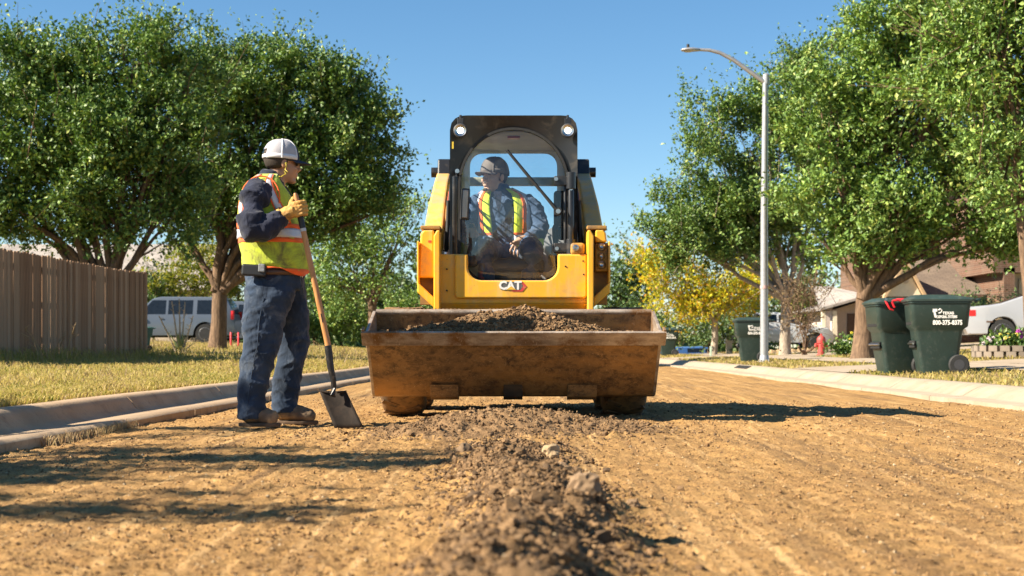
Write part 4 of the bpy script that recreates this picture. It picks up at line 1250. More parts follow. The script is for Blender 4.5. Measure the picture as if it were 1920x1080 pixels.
# lettering
M_WHITE = simple('white_print', (0.78, 0.76, 0.72), 0.6, var=0.1, dirt=(0.6, 0.4, 0.1), dirt_amt=0.1, dirt_scale=40)
M_GPRINT = simple('grey_print', (0.12, 0.12, 0.12), 0.6)
M_RPRINT = simple('red_print', (0.52, 0.03, 0.04), 0.6, var=0.15, dirt=(0.6, 0.36, 0.12), dirt_amt=0.2, dirt_scale=30)
M_YPRINT = simple('yellow_print', (0.72, 0.42, 0.05), 0.6)
DL = DP - 0.036
def plate(name, pts, dz, mat):
    mb = MB(); mb.prism([(lx(x, DL), ly(DL - dz), lz(y, DL)) for x, y in pts], (0, 0.0008, 0)); return mb.build(name, mat, pan)
plate('emblem_shadow', [(937.5, 529.5), (940, 527.8), (976, 527.8), (980, 536), (976, 543.5), (940, 543.5), (937.5, 541)], 0.0012, M_GPRINT)
plate('emblem_chevron', [(976.5, 527.8), (979.5, 527.8), (987.5, 537), (979.5, 546.5), (960, 546.5), (958, 544.2), (976.5, 544.2), (981, 536)], 0.0018, M_RPRINT)
t = text_mesh('lettering', 'CAT', 0.080, M_WHITE, pan, (lx(956.5, DL), ly(DL - 0.0030), lz(535.8, DL)), (PI / 2, 0, 0), 0.0006, 0.0035, xs=1.0)
plate('emblem_triangle', [(949.5, 543.2), (958.5, 536.3), (967.5, 543.2)], 0.0046, M_YPRINT)
# caution sticker in the rear window
for k in range(3):
    mb = MB(); mb.box((0.04, ly(11.81), 1.665 - 0.022 * k), (0.09 if k == 0 else 0.07, 0.002, 0.006)); mb.build('window_sticker', M_GPRINT, loader)

# --- bucket
BW = 0.966
prof = [(9.70, 0.578), (10.165, 0.176), (10.25, 0.158), (10.33, 0.185), (10.385, 0.25), (10.41, 0.36), (10.395, 0.50), (10.275, 0.735)]
inn = [(9.715, 0.596), (10.17, 0.203), (10.24, 0.186), (10.31, 0.205), (10.36, 0.262), (10.385, 0.36), (10.37, 0.49), (10.245, 0.735)]
mb = MB()
rings = [[(x, ly(d), z) for d, z in prof + inn[::-1]] for x in (-BW + 0.02, BW - 0.02)]
n = len(prof) * 2
mb.add(rings[0] + rings[1], [(i, (i + 1) % n, n + (i + 1) % n, n + i) for i in range(n)])
bucket = mb.build('bucket', M_MUD, loader, smooth=35)
for s in (-1, 1):
    mb = MB(); mb.prism([(s * BW, ly(d), z) for d, z in [(9.685, 0.594)] + prof + [(10.235, 0.745)]], (-s * 0.022, 0, 0)); mb.build('side_plate', M_EDGE, bucket, bevel=0.004)
# lip: bolted cutting edge, a touch wider than the shell
mb = MB()
a = Vector((0, ly(9.672), 0.602)); b = Vector((0, ly(9.758), 0.518)); nrm = Vector((0, -0.70, -0.71)) * 0.018
mb.prism([(-0.990, a.y, a.z), (-0.990, b.y, b.z), (-0.990, (b + nrm).y, (b + nrm).z), (-0.990, (a + nrm).y, (a + nrm).z)], (1.980, 0, 0))
mb.build('cutting_edge', M_EDGE, bucket, bevel=0.004)
for s in (-1, 1):
    mb = MB(); mb.prism([(s * 0.988, ly(9.66), 0.607), (s * 0.988, ly(9.76), 0.513), (s * 0.988, ly(9.80), 0.54), (s * 0.988, ly(9.74), 0.632)], (-s * 0.018, 0, 0)); mb.build('side_cutter', M_MUD, bucket, bevel=0.004)
mb = MB(); mb.tube([(-BW + 0.02, ly(10.262), 0.738), (BW - 0.02, ly(10.262), 0.738)], 0.020, 10); mb.build('top_bar', M_EDGE, bucket, smooth=60)
for (p0, p1, mt) in ((807, 860, M_MUD), (944, 980, M_CHAS), (1064, 1119, M_MUD)):
    x0, x1 = lx(p0, 10.15), lx(p1, 10.15)
    mb = MB(); mb.prism([(x0, ly(10.06), 0.245), (x0, ly(10.155), 0.160), (x0, ly(10.26), 0.135), (x0, ly(10.27), 0.165), (x0, ly(10.16), 0.195)], (x1 - x0, 0, 0)); mb.build('wear_plate', mt, bucket, bevel=0.004)
for (p0, p1) in ((755, 864), (915, 1000)):        # toothed step strips behind the top bar
    x0, x1 = lx(p0, 10.33), lx(p1, 10.33); nt = int((x1 - x0) / 0.026)
    mb = MB(); mb.box2((x0, ly(10.30), 0.70), (x1, ly(10.36), 0.752)); st = mb.build('step_strip', M_MUD, bucket, bevel=0.004)
    for k in range(nt):
        xx = x0 + (k + 0.5) * (x1 - x0) / nt
        mb = MB(); mb.box((xx, ly(10.33), 0.757), (0.013, 0.055, 0.014)); mb.build('tooth', M_MUD, st) if False else st.data
    mb = MB()
    for k in range(nt):
        xx = x0 + (k + 0.5) * (x1 - x0) / nt
        mb.box((xx, ly(10.33), 0.757), (0.013, 0.055, 0.014))
    mb.build('serration', M_MUD, bucket)
mb = MB(); mb.box2((-0.50, ly(10.39), 0.25), (0.50, ly(10.50), 0.66)); mb.build('coupler_frame', M_CHAS, loader, bevel=0.02)

# --- the load of soil in the bucket: own object, it only lies there
def heap_z(x, d):
    pk = np.maximum(0, 1 - np.abs(x - 0.06) / np.where(x < 0.06, 1.02, 0.72)) ** 1.0
    f = np.exp(-((d - 10.06) / 0.24) ** 2)
    return 0.522 + 0.05 * np.clip(1 - ((d - 9.95) / 0.3) ** 2, -0.6, 1) + 0.19 * pk * f + fbm(x, d, 9, 4, 88, 0.6) * 0.03 + np.clip(fbm(x, d, 18, 3, 89), 0, 1) * 0.03
xs = np.linspace(-0.94, 0.94, 180); ds = np.linspace(9.75, 10.36, 62)
XX, YY = np.meshgrid(xs, ds); ZZ = heap_z(XX, YY)
ZZ = np.minimum(ZZ, np.where(YY < 9.80, 0.572, 9))
heap = np_mesh('soil_heap', np.stack([XX + CXM, YY, ZZ], -1).reshape(-1, 3), grid_faces(*XX.shape), M_PILE, smooth=True)
tag(heap, 'heap of crumbly brown soil filling the loader bucket', 'soil', kind='stuff')
n = 5200
x = rng.normal(0.03, 0.40, n); d = 9.79 + 0.5 * rng.random(n)
k = np.abs(x) < 0.9; x, d = x[k], d[k]
sz = np.minimum(0.0066 * np.exp(rng.normal(0, 0.45, len(x))), 0.024)
pebbles('crumbs', np.stack([x + CXM, d, heap_z(x, d) + sz * 0.3], -1), sz, M_CLOD, 0.85, heap)
# ================================================================== PEOPLE
def cloth(name, col, var=0.2, scale=9, rough=0.9, weave=220, dirt=None, amt=0.0, dscale=4, fold=0.5):
    m = NT(name)
    c1 = tuple(min(1, c * (1 + var)) for c in col); c2 = tuple(c * (1 - var) for c in col)
    base = m.mix(m.ramp(m.noise(scale, 5), 0.3, 0.7), c2, c1)
    if dirt: base = m.mix(m.ramp(m.noise(dscale, 7, 0.7, dist=0.5), 0.62 - amt * .5, 0.82 - amt * .5), base, dirt)
    m.set(Base_Color=base, Roughness=rough)
    m.b.inputs['Specular IOR Level'].default_value = 0.2
    m.b.inputs['Sheen Weight'].default_value = 0.15
    m.bump(m.noise(14, 4, 0.5, stretch=(1, 1, 0.6), dist=1.2), fold, 0.02)
    m.bump(m.noise(weave, 2), 0.2, 0.002)
    return m.m
M_SKIN = simple('tan_skin', (0.40, 0.215, 0.135), 0.5, var=0.12, scale=18, bump=0.08, bscale=150)
M_SKIN2 = simple('warm_skin', (0.52, 0.31, 0.21), 0.5, var=0.12, scale=18, bump=0.08, bscale=150)
M_DENIM = cloth('worn_denim', (0.022, 0.037, 0.066), 0.45, 6, dirt=(0.10, 0.12, 0.15), amt=0.2, dscale=5)
M_DENIM2 = cloth('blue_denim', (0.05, 0.10, 0.19), 0.35, 6)
M_NAVY = cloth('navy_work_shirt', (0.018, 0.022, 0.042), 0.25, 8, fold=0.7)
M_CHAM = cloth('blue_chambray_shirt', (0.045, 0.075, 0.135), 0.25, 8, fold=0.7)
M_LIME = cloth('lime_mesh_vest', (0.47, 0.56, 0.05), 0.12, 5, dirt=(0.17, 0.16, 0.05), amt=0.34, dscale=7, fold=0.4)
M_LIME2 = cloth('clean_lime_vest', (0.58, 0.72, 0.05), 0.08, 5, fold=0.4)
M_ORNG = cloth('orange_vest_trim', (0.80, 0.14, 0.035), 0.1, 8, fold=0.2)
M_SILV = simple('silver_reflective_tape', (0.50, 0.51, 0.53), 0.45, 0.2, var=0.15, scale=10, bump=0.2, bscale=40)
M_HAIR = simple('dark_hair', (0.04, 0.026, 0.018), 0.7, var=0.4, bump=0.5, bscale=120)
M_GLOVE = simple('yellow_leather_glove', (0.50, 0.27, 0.065), 0.75, var=0.2, scale=20, bump=0.4, bscale=70, dirt=(0.2, 0.11, 0.04), dirt_amt=0.25, dirt_scale=16)
M_BOOT = simple('dusty_brown_boot', (0.16, 0.105, 0.065), 0.85, var=0.3, scale=20, bump=0.4, dirt=(0.34, 0.23, 0.12), dirt_amt=0.35, dirt_scale=10)
M_SOLE = simple('boot_sole', (0.10, 0.065, 0.04), 0.9, var=0.3)
M_CAPW = simple('white_mesh_cap', (0.68, 0.67, 0.69), 0.85, var=0.06, bump=0.5, bscale=400, bdist=0.003)
M_CAPM = simple('grey_mesh', (0.40, 0.39, 0.42), 0.85, var=0.08, bump=0.6, bscale=380, bdist=0.003)
M_CAPN = simple('navy_cap', (0.020, 0.026, 0.050), 0.85, var=0.2)
M_CAPG = simple('grey_brown_cap', (0.13, 0.11, 0.10), 0.9, var=0.2)
M_BELT = simple('brown_belt', (0.075, 0.035, 0.02), 0.5, var=0.2)
M_BLK = simple('black_pouch', (0.014, 0.014, 0.016), 0.5, var=0.3)
M_YSTR = simple('yellow_cord', (0.62, 0.50, 0.05), 0.6)
M_WOOD = NT('varnished_ash_handle')
_f = M_WOOD.noise(5, 6, 0.6, stretch=(9, 9, 0.5))
M_WOOD.set(Base_Color=M_WOOD.mix(M_WOOD.ramp(_f, 0.35, 0.65), (0.36, 0.15, 0.045), (0.52, 0.26, 0.095)), Roughness=0.42)
M_WOOD = M_WOOD.m

def ering(c, rx, ry, n=24, p=2.4):
    out = []
    for k in range(n):
        a = 2 * PI * k / n
        ca, sa = math.cos(a), math.sin(a)
        q = (abs(ca) ** p + abs(sa) ** p) ** (-1 / p)
        out.append((c[0] + rx * ca * q, c[1] + ry * sa * q, c[2]))
    return out
class Torso:
    """stack of level rings: (z, cx, cy, rx, ry)"""
    def __init__(self, st, p=2.4):
        self.st = st; self.p = p
    def at(self, z):
        s = self.st
        for a, b in zip(s, s[1:]):
            if a[0] <= z <= b[0]:
                t = (z - a[0]) / (b[0] - a[0])
                return tuple(a[i] * (1 - t) + b[i] * t for i in range(1, 5))
        return s[-1][1:] if z > s[-1][0] else s[0][1:]
    def point(self, z, ang, off=0.0):
        cx, cy, rx, ry = self.at(z)
        ca, sa = math.cos(ang), math.sin(ang)
        q = (abs(ca) ** self.p + abs(sa) ** self.p) ** (-1 / self.p)
        return (cx + (rx + off) * ca * q, cy + (ry + off) * sa * q, z)
    def solid(self, mb, off=0.0, n=28):
        mb.loft([ering((cx, cy, z), rx + off, ry + off, n, self.p) for z, cx, cy, rx, ry in self.st], True)
    def patch(self, name, mat, parent, z0, z1, a0, a1, off, nz=14, na=24, thick=0.004, slant=0.0, hem=None, neck=None):
        """piece of cloth lying on the torso between two heights and two angles (degrees)"""
        mb = MB(); rows = []
        for i in range(nz + 1):
            t = i / nz
            row = []
            for j in range(na + 1):
                a = R(a0 + (a1 - a0) * j / na + slant * t)
                zz0 = z0 + (hem(math.degrees(a)) if hem else 0)
                z = zz0 + (z1 + (neck(math.degrees(a)) if neck else 0) - zz0) * t
                w = 0.006 * math.sin(a * 9 + z * 40) * (1 - t)
                row.append(self.point(z, a, off + w))
            rows.append(row)
        mb.loft(rows, False, closed=False)
        o = mb.build(name, mat, parent, smooth=80)
        md = o.modifiers.new('thick', 'SOLIDIFY'); md.thickness = thick; md.offset = 1
        return o

def wrinkle(o, amp, f, seed, zs=0.5):
    me = o.data; n = len(me.vertices)
    co = np.empty(n * 3, np.float32); me.vertices.foreach_get('co', co); co = co.reshape(-1, 3).astype(float)
    no = np.empty(n * 3, np.float32); me.vertices.foreach_get('normal', no); no = no.reshape(-1, 3)
    u = co[:, 0] * f + co[:, 1] * f * 0.8 + co[:, 2] * f * 0.55; v = co[:, 2] * f * zs * 2 - co[:, 0] * f * 0.6 + co[:, 1] * f * 0.5
    a = vnoise(u, v, seed); b = vnoise(u * 2.1 + 3, v * 2.1, seed + 5)
    ra = np.clip(1 - 2 * np.abs(a), 0, 1) ** 2.6; rb_ = np.clip(1 - 2 * np.abs(b), 0, 1) ** 2.6
    h = ra - 0.3 + 0.5 * (rb_ - 0.3)
    co += no * (h * amp)[:, None]
    me.vertices.foreach_set('co', co.astype(np.float32).ravel()); me.update()

def rotz(a): return Matrix.Rotation(a, 3, 'Z')
def head_into(mb, c, yaw, pitch=0.0, k=1.0, gaunt=0.0):
    """head facing +X before the turn, added to a builder"""
    M = rotz(yaw) @ Matrix.Rotation(-pitch, 3, 'Y')
    C0 = Vector(c)
    def e(p, r): mb.ell(C0 + M @ (Vector(p) * k), [a * k for a in r], 16, 10, M)
    e((-0.012, 0, 0.035), (0.096, 0.077, 0.098))
    e((0.028, 0, -0.030), (0.064, 0.062, 0.088))
    e((0.010, 0, -0.070), (0.060, 0.056, 0.050))
    e((0.066, 0, -0.103), (0.026, 0.030, 0.020))
    e((0.080, 0, 0.022), (0.018, 0.050, 0.012))
    for s in (-1, 1):
        e((0.066, s * 0.034, -0.032), (0.024, 0.022, 0.022))
        e((-0.004, s * 0.078, -0.006), (0.020, 0.010, 0.034))
    mb.tube([C0 + M @ (Vector(p) * k) for p in ((0.084, 0, 0.015), (0.100, 0, -0.010), (0.112, 0, -0.030), (0.094, 0, -0.043))], [0.010 * k, 0.012 * k, 0.016 * k, 0.011 * k], 10)
    for s in (-1, 1): e((0.098, s * 0.012, -0.036), (0.010, 0.008, 0.008))
    e((0.090, 0, -0.063), (0.012, 0.024, 0.007)); e((0.087, 0, -0.076), (0.013, 0.021, 0.008))
    mb.tube([C0 + M @ (Vector((-0.02, 0, -0.05)) * k), C0 + M @ (Vector((-0.03, 0, -0.12)) * k), C0 + M @ (Vector((-0.035, 0, -0.20)) * k)], [0.058 * k, 0.056 * k, 0.066 * k], 14)
    return M, C0
def cap(M, C0, parent, front, back, brim, k=1.0, hole=True, name='cap', seam=None):
    seam = seam or back
    root = empty(name); root.parent = parent
    def dome(a0, a1, r=1.0, e0=-4, e1=90, na=22, ne=10, cut=None):
        rows = []
        for i in range(ne + 1):
            el = R(e0 + (e1 - e0) * i / ne)
            row = []
            for j in range(na + 1):
                az = R(a0 + (a1 - a0) * j / na)
                ce = math.cos(el) ** 0.75; se = math.sin(el)
                p = Vector((-0.010 + 0.111 * r * ce * math.cos(az), 0.092 * r * ce * math.sin(az), 0.030 + 0.114 * r * se))
                row.append(C0 + M @ (p * k))
            rows.append(row)
        return rows
    def sheet(rows, nm, mat, keep=None):
        mb = MB(); mb.loft(rows, False, closed=False)
        o = mb.build(nm, mat, root, smooth=70)
        md = o.modifiers.new('t', 'SOLIDIFY'); md.thickness = 0.003; md.offset = 1
        return o
    sheet(dome(-40, 40), 'front_panel', front)
    sheet(dome(40, 152), 'back_panel', back); sheet(dome(-152, -40), 'back_panel', back)
    sheet(dome(152, 208, e0=24), 'back_panel', back)
    sheet(dome(150, 210, 1.01, -4, 7, ne=2), 'strap', seam)
    sheet(dome(40, 150, 1.015, -5, 9, ne=2), 'cap_band', seam); sheet(dome(-150, -40, 1.015, -5, 9, ne=2), 'cap_band', seam)
    for a in (40, 96, -40, -96):
        mb = MB(); mb.tube([r[0] for r in dome(a, a + 1, 1.02)], 0.0055, 5); mb.build('seam', seam, root)
    mb = MB(); mb.ell(C0 + M @ (Vector((-0.01, 0, 0.146)) * k), (0.007, 0.007, 0.005), 8, 6); mb.build('button', front, root, smooth=60)
    rows = []
    for i in range(7):
        t = i / 6
        row = []
        for j in range(17):
            az = R(-60 + 120 * j / 16)
            rr = 0.111 + 0.082 * t * math.cos(az * 1.02) ** 0.6 if math.cos(az) > 0 else 0.111
            p = Vector((-0.010 + rr * math.cos(az) * 1.0, 0.092 * math.sin(az) * (1 + 0.02 * t), 0.026 - 0.016 * t - 0.16 * (0.092 * math.sin(az)) ** 2 / 0.09 * 0.9))
            row.append(C0 + M @ (p * k))
        rows.append(row)
    mb = MB(); mb.loft(rows, False, closed=False); o = mb.build('brim', brim, root, smooth=70)
    md = o.modifiers.new('t', 'SOLIDIFY'); md.thickness = 0.005
    return root
def hair(M, C0, parent, k=1.0, low=-0.062):
    mb = MB(); rows = []
    for i in range(7):
        z = low + (0.075 - low) * i / 6
        row = []
        for j in range(31):
            az = R(72 + 216 * j / 30)
            zz = z if abs(az - PI) < R(85) else max(z, -0.03)
            s = math.sqrt(max(0.02, 1 - ((zz - 0.035) / 0.105) ** 2))
            row.append(C0 + M @ (Vector((-0.012 + 0.1005 * s * math.cos(az), 0.0815 * s * math.sin(az), zz)) * k))
        rows.append(row)
    mb.loft(rows, False, closed=False)
    o = mb.build('hair', M_HAIR, parent, smooth=70)
    md = o.modifiers.new('t', 'SOLIDIFY'); md.thickness = 0.006; md.offset = 1

# ------------------------------------------------------------------ standing worker
DW = 9.40
XW = PX(515, DW); SW = FPX / DW
worker = empty('person', (XW, DW, 0), 0, 'standing person in lime safety vest and white cap leaning on a shovel', 'person')
def wx(px): return (px - 515) / SW
def wz(py): return HCAM + (YH - py) / SW
torso = Torso([(0.90, -0.005, 0.0, 0.175, 0.185), (0.985, 0.010, 0.0, 0.188, 0.192), (1.08, 0.004, 0.0, 0.196, 0.195), (1.17, -0.012, 0.0, 0.194, 0.195), (1.27, -0.030, 0.0, 0.184, 0.20), (1.38, -0.045, 0.0, 0.165, 0.205), (1.46, -0.050, 0.0, 0.145, 0.205), (1.515, -0.048, 0.0, 0.118, 0.175), (1.555, -0.035, 0.0, 0.090, 0.115), (1.585, -0.015, 0.0, 0.070, 0.075)])
legN = [(0.93, -0.005, -0.07, 0.165, 0.115), (0.80, -0.025, -0.095, 0.150, 0.110), (0.667, -0.050, -0.11, 0.130, 0.100), (0.58, -0.058, -0.115, 0.117, 0.092), (0.50, -0.064, -0.12, 0.112, 0.088), (0.42, -0.085, -0.12, 0.103, 0.084), (0.33, -0.100, -0.12, 0.098, 0.082), (0.20, -0.120, -0.12, 0.088, 0.078), (0.115, -0.126, -0.12, 0.088, 0.076), (0.055, -0.128, -0.12, 0.082, 0.072)]
legF = [(0.93, 0.015, 0.08, 0.155, 0.11), (0.80, 0.045, 0.10, 0.140, 0.105), (0.667, 0.085, 0.125, 0.112, 0.095), (0.58, 0.098, 0.13, 0.100, 0.09), (0.50, 0.100, 0.14, 0.095, 0.086), (0.42, 0.085, 0.145, 0.092, 0.083), (0.33, 0.062, 0.15, 0.088, 0.08), (0.20, 0.038, 0.15, 0.086, 0.076), (0.125, 0.040, 0.15, 0.088, 0.075), (0.075, 0.045, 0.15, 0.082, 0.07)]
# arms: shoulder, elbow, wrist
armN = [Vector((-0.062, -0.165, 1.475)), Vector((-0.085, -0.245, 1.40)), Vector((-0.100, -0.275, 1.29)), Vector((-0.085, -0.285, 1.205)), Vector((-0.015, -0.280, 1.215)), Vector((0.045, -0.262, 1.265)), Vector((0.085, -0.245, 1.300))]
armNr = [0.085, 0.096, 0.092, 0.082, 0.076, 0.066, 0.054]
armF = [Vector((-0.05, 0.17, 1.47)), Vector((-0.06, 0.25, 1.36)), Vector((-0.05, 0.27, 1.18)), Vector((0.0, 0.27, 1.02)), Vector((0.04, 0.25, 0.90))]
armFr = [0.08, 0.08, 0.07, 0.06, 0.05]
# body: one continuous skin
mb = MB()
Mh, Ch = head_into(mb, (wx(529), 0.005, 1.655), R(20), R(-3), 1.02)
torso.solid(mb, -0.03)
for lg in (legN, legF):
    mb.loft([ering((cx, cy, z), rx * 0.72, ry * 0.72, 16, 2) for z, cx, cy, rx, ry in lg[::-1]], True)
    z, cx, cy, rx, ry = lg[-1]
    mb.tube([(cx - 0.03, cy, 0.09), (cx + 0.03, cy, 0.06), (cx + 0.12, cy, 0.045)], [0.045, 0.04, 0.03], 10)
mb.tube(armN, [r * 0.62 for r in armNr], 12); mb.tube(armF, [r * 0.62 for r in armFr], 12)
body = remesh(mb, 'body', M_SKIN, worker, 0.0075, 3)
# jeans
mb = MB()
for lg in (legN, legF): mb.loft([ering((cx, cy, z), rx, ry, 24, 2.2) for z, cx, cy, rx, ry in lg[::-1]], True)
mb.loft([ering((0.0, 0, z), rx, ry, 24) for z, rx, ry in ((0.86, 0.175, 0.175), (0.93, 0.180, 0.185), (0.985, 0.176, 0.182))], True)
jeans = remesh(mb, 'jeans', M_DENIM, worker, 0.008, 5); wrinkle(jeans, 0.013, 6.0, 3, 0.9); wrinkle(jeans, 0.0035, 17, 9)
mb = MB(); mb.tube([Vector((cx - 0.01, cy - ry - 0.004, z)) for z, cx, cy, rx, ry in legN[1:]], 0.004, 5); mb.build('side_seam', M_DENIM, jeans, smooth=60)
mb = MB(); mb.tube([Vector((wx(485) , -0.105, 0.88)), Vector((wx(480), -0.15, 0.86)), Vector((wx(478), -0.17, 0.78))], 0.003, 4); mb.build('pocket_seam', simple('pale_stitch', (0.25, 0.22, 0.18), 0.8), jeans)
# shirt with both sleeves
mb = MB(); torso.solid(mb, -0.006)
mb.tube(armN, armNr, 16); mb.tube(armF, armFr, 16)
mb.lathe([(0.050, 0), (0.082, 0.005), (0.080, 0.05), (0.066, 0.075), (0.058, 0.075)], (-0.018, 0, 1.535), 'Z', 20)
shirt = remesh(mb, 'shirt', M_NAVY, worker, 0.010, 4); wrinkle(shirt, 0.010, 9, 21); wrinkle(shirt, 0.005, 20, 22)
# belt, pouch, keys
mb = MB(); rows = [[(x, y, z) for x, y, z in ering((0.0, 0, z_), 0.187, 0.193, 32)] for z_ in (0.945, 0.98)]
mb.loft(rows, False); b = mb.build('belt', M_BELT, worker, smooth=60); md = b.modifiers.new('t', 'SOLIDIFY'); md.thickness = 0.006
mb = MB(); mb.box((wx(568), -0.07, 0.955), (0.012, 0.045, 0.045)); mb.build('buckle', M_STEEL, b, bevel=0.004)
mb = MB(); mb.box((wx(487), -0.205, wz(510)), (0.150, 0.045, 0.072), (0, R(4), 0)); pch = mb.build('radio_pouch', M_BLK, worker, bevel=0.012, seg=3)
mb = MB(); mb.box((wx(502), -0.232, wz(506)), (0.040, 0.012, 0.050), (0, R(4), 0)); mb.build('radio', simple('grey_plastic', (0.20, 0.21, 0.22), 0.45, var=0.4, scale=90), pch, bevel=0.005)
mb = MB(); mb.tube([(wx(569), -0.10, 0.955), (wx(571), -0.115, 0.90), (wx(571), -0.115, 0.87)], 0.003, 5)
mb.box((wx(571), -0.115, 0.845), (0.02, 0.012, 0.045)); mb.box((wx(573), -0.12, 0.825), (0.008, 0.004, 0.05)); mb.build('key_ring', M_BLK, worker)
# vest
vest = empty('safety_vest'); vest.parent = worker
hemf = lambda a: -0.012 * math.cos(R(a)) + 0.022 * math.sin(R(a) * 3)
torso.patch('vest_cloth', M_LIME, vest, 0.975, 1.575, 0, 360, 0.010, 22, 64, hem=hemf, neck=lambda a: -0.20 * max(0.0, 1 - min(abs(a), abs(a - 360)) / 52))
torso.patch('reflective_band', M_SILV, vest, 1.175, 1.232, 0, 360, 0.017, 4, 64)
torso.patch('orange_band', M_ORNG, vest, 1.146, 1.176, 0, 360, 0.016, 2, 64)
torso.patch('orange_band', M_ORNG, vest, 1.231, 1.262, 0, 360, 0.016, 2, 64)
torso.patch('hem_piping', M_ORNG, vest, 0.972, 0.984, 0, 360, 0.014, 2, 64, hem=hemf)
for sgn in (-1, 1):
    for c_, sl in ((52, 26), (140, -18)):
        torso.patch('shoulder_tape', M_SILV, vest, 1.26, 1.572, sgn * c_ - 6, sgn * c_ + 6, 0.018, 12, 4, slant=sgn * sl)
        torso.patch('orange_stripe', M_ORNG, vest, 1.26, 1.572, sgn * c_ - 9.5, sgn * c_ - 6, 0.017, 12, 3, slant=sgn * sl)
        torso.patch('orange_stripe', M_ORNG, vest, 1.26, 1.572, sgn * c_ + 6, sgn * c_ + 9.5, 0.017, 12, 3, slant=sgn * sl)
mb = MB()      # armhole binding round the near sleeve
ringp = []
for k in range(25):
    a = 2 * PI * k / 24
    ringp.append(Vector((-0.055 + 0.118 * math.cos(a), -0.185 - 0.02 * math.cos(2 * a), 1.42 + 0.135 * math.sin(a))))
mb.tube(ringp, 0.0048, 6, False); mb.build('armhole_binding', M_ORNG, vest, smooth=60)
# cap, hair, glasses, ear plug
hair(Mh, Ch, worker, 1.02, -0.038)
cap(Mh, Ch, worker, M_CAPN, M_CAPM, M_CAPN, 1.02, seam=M_CAPW)
mb = MB()
for s in (-1, 1):
    mb.tube([Ch + Mh @ Vector((-0.01, s * 0.083, 0.012)), Ch + Mh @ Vector((0.05, s * 0.078, 0.014)), Ch + Mh @ Vector((0.085, s * 0.060, 0.012))], [0.004, 0.005, 0.006], 6)
    mb.ell(Ch + Mh @ Vector((0.088, s * 0.034, 0.004)), (0.012, 0.030, 0.018), 12, 8, Mh)
mb.build('sunglasses', simple('black_lens', (0.008, 0.008, 0.01), 0.15), worker, smooth=60)
mb = MB()
e0 = Ch + Mh @ Vector((0.006, -0.091, -0.010))
pts = [e0, e0 + Vector((0.004, -0.012, -0.02)), e0 + Vector((-0.004, -0.012, -0.04)), e0 + Vector((0.012, -0.014, -0.055)), e0 + Vector((0.002, -0.012, -0.068)), e0 + Vector((-0.008, -0.010, -0.05)), e0 + Vector((0.0, -0.008, -0.066)), e0 + Vector((-0.03, -0.004, -0.085)), e0 + Vector((-0.085, 0.02, -0.075))]
mb.tube(pts, 0.0032, 6); mb.ell(e0, (0.008, 0.008, 0.008), 8, 6); mb.build('ear_plug_cord', M_YSTR, worker, smooth=60)
# boots
def boot(cx, cy, toe, lift, turn):
    mb = MB()
    L = toe - cx
    mb.tube([(cx - 0.055, cy, 0.085), (cx - 0.03, cy, 0.085), (cx + 0.03, cy, 0.085), (cx + L * 0.55, cy + turn * 0.5, 0.068), (cx + L * 0.85, cy + turn, 0.056), (cx + L, cy + turn, 0.045)], [0.040, 0.058, 0.060, 0.052, 0.046, 0.026], 14)
    mb.tube([(cx - 0.02, cy, 0.08), (cx - 0.01, cy, 0.17)], [0.056, 0.056], 14)
    o = remesh(mb, 'boot', M_BOOT, worker, 0.009, 3); wrinkle(o, 0.004, 25, 5)
    mb = MB()
    n = 16; ring = []
    for k in range(n):
        a = 2 * PI * k / n
        ring.append((cx + (L - 0.085) / 2 + 0.012 + (L / 2 + 0.052) * math.cos(a), cy + turn * (0.5 + 0.5 * math.cos(a)) + 0.050 * (math.sin(a)), 0.0))
    mb.loft([[(x, y, 0.004) for x, y, z in ring], [(x, y, 0.028) for x, y, z in ring]], True); mb.build('sole', M_SOLE, o, bevel=0.006)
    mb = MB()
    for q in range(4):
        xx = cx + L * (0.28 + 0.10 * q)
        mb.tube([(xx, cy + turn * .4 - 0.025, 0.118 - 0.010 * q), (xx + 0.012, cy + turn * .4, 0.128 - 0.012 * q), (xx, cy + turn * .4 + 0.025, 0.118 - 0.010 * q)], 0.004, 5)
    mb.build('lace', simple('lace', (0.2, 0.16, 0.11), 0.9), o)
boot(-0.125, -0.12, wx(527), 0, -0.015); boot(0.040, 0.15, wx(585), 0, 0.01)

# ------------------------------------------------------------------ shovel
DS = DW - 0.235
sh_top = P(553.5, 362, DS); sh_b = P(617, 655, DS)
shovel = empty('shovel', P(652, 800, DS), 0, 'square-point shovel with a wooden handle held upright by the worker', 'shovel')
so = shovel.location
mb = MB(); mb.tube([sh_top - so, sh_top.lerp(sh_b, 0.02) - so, sh_top.lerp(sh_b, 0.3) - so, sh_top.lerp(sh_b, 0.7) - so, sh_b - so], [0.010, 0.0165, 0.0175, 0.0185, 0.0195], 14); mb.build('handle', M_WOOD, shovel, smooth=60)
mb = MB(); mb.tube([sh_top.lerp(sh_b, 0.125) - so, sh_top.lerp(sh_b, 0.225) - so], 0.0190, 14); mb.build('black_tape', M_BLK, shovel, smooth=40)
mb = MB(); mb.tube([sh_top.lerp(sh_b, 0.226) - so, sh_top.lerp(sh_b, 0.245) - so], 0.0188, 14); mb.build('grey_tape', M_SILV, shovel, smooth=40)
mb = MB(); mb.box(sh_top.lerp(sh_b, 0.80) - so + Vector((0, -0.0185, 0)), (0.007, 0.002, 0.055), (0, R(-12), 0)); mb.build('maker_mark', M_BLK, shovel)
mb = MB(); pts = [P(615, 648, DS), P(620, 690, DS), P(625, 712, DS + 0.01), P(626, 728, DS + 0.015), P(624, 742, DS - 0.005)]
mb.tube([p - so for p in pts], [0.023, 0.021, 0.018, 0.016, 0.015], 12); mb.build('socket', simple('black_steel', (0.02, 0.02, 0.021), 0.4, 0.3, var=0.3, dirt=(0.2, 0.17, 0.14), dirt_amt=0.15, dirt_scale=20), shovel, smooth=60)
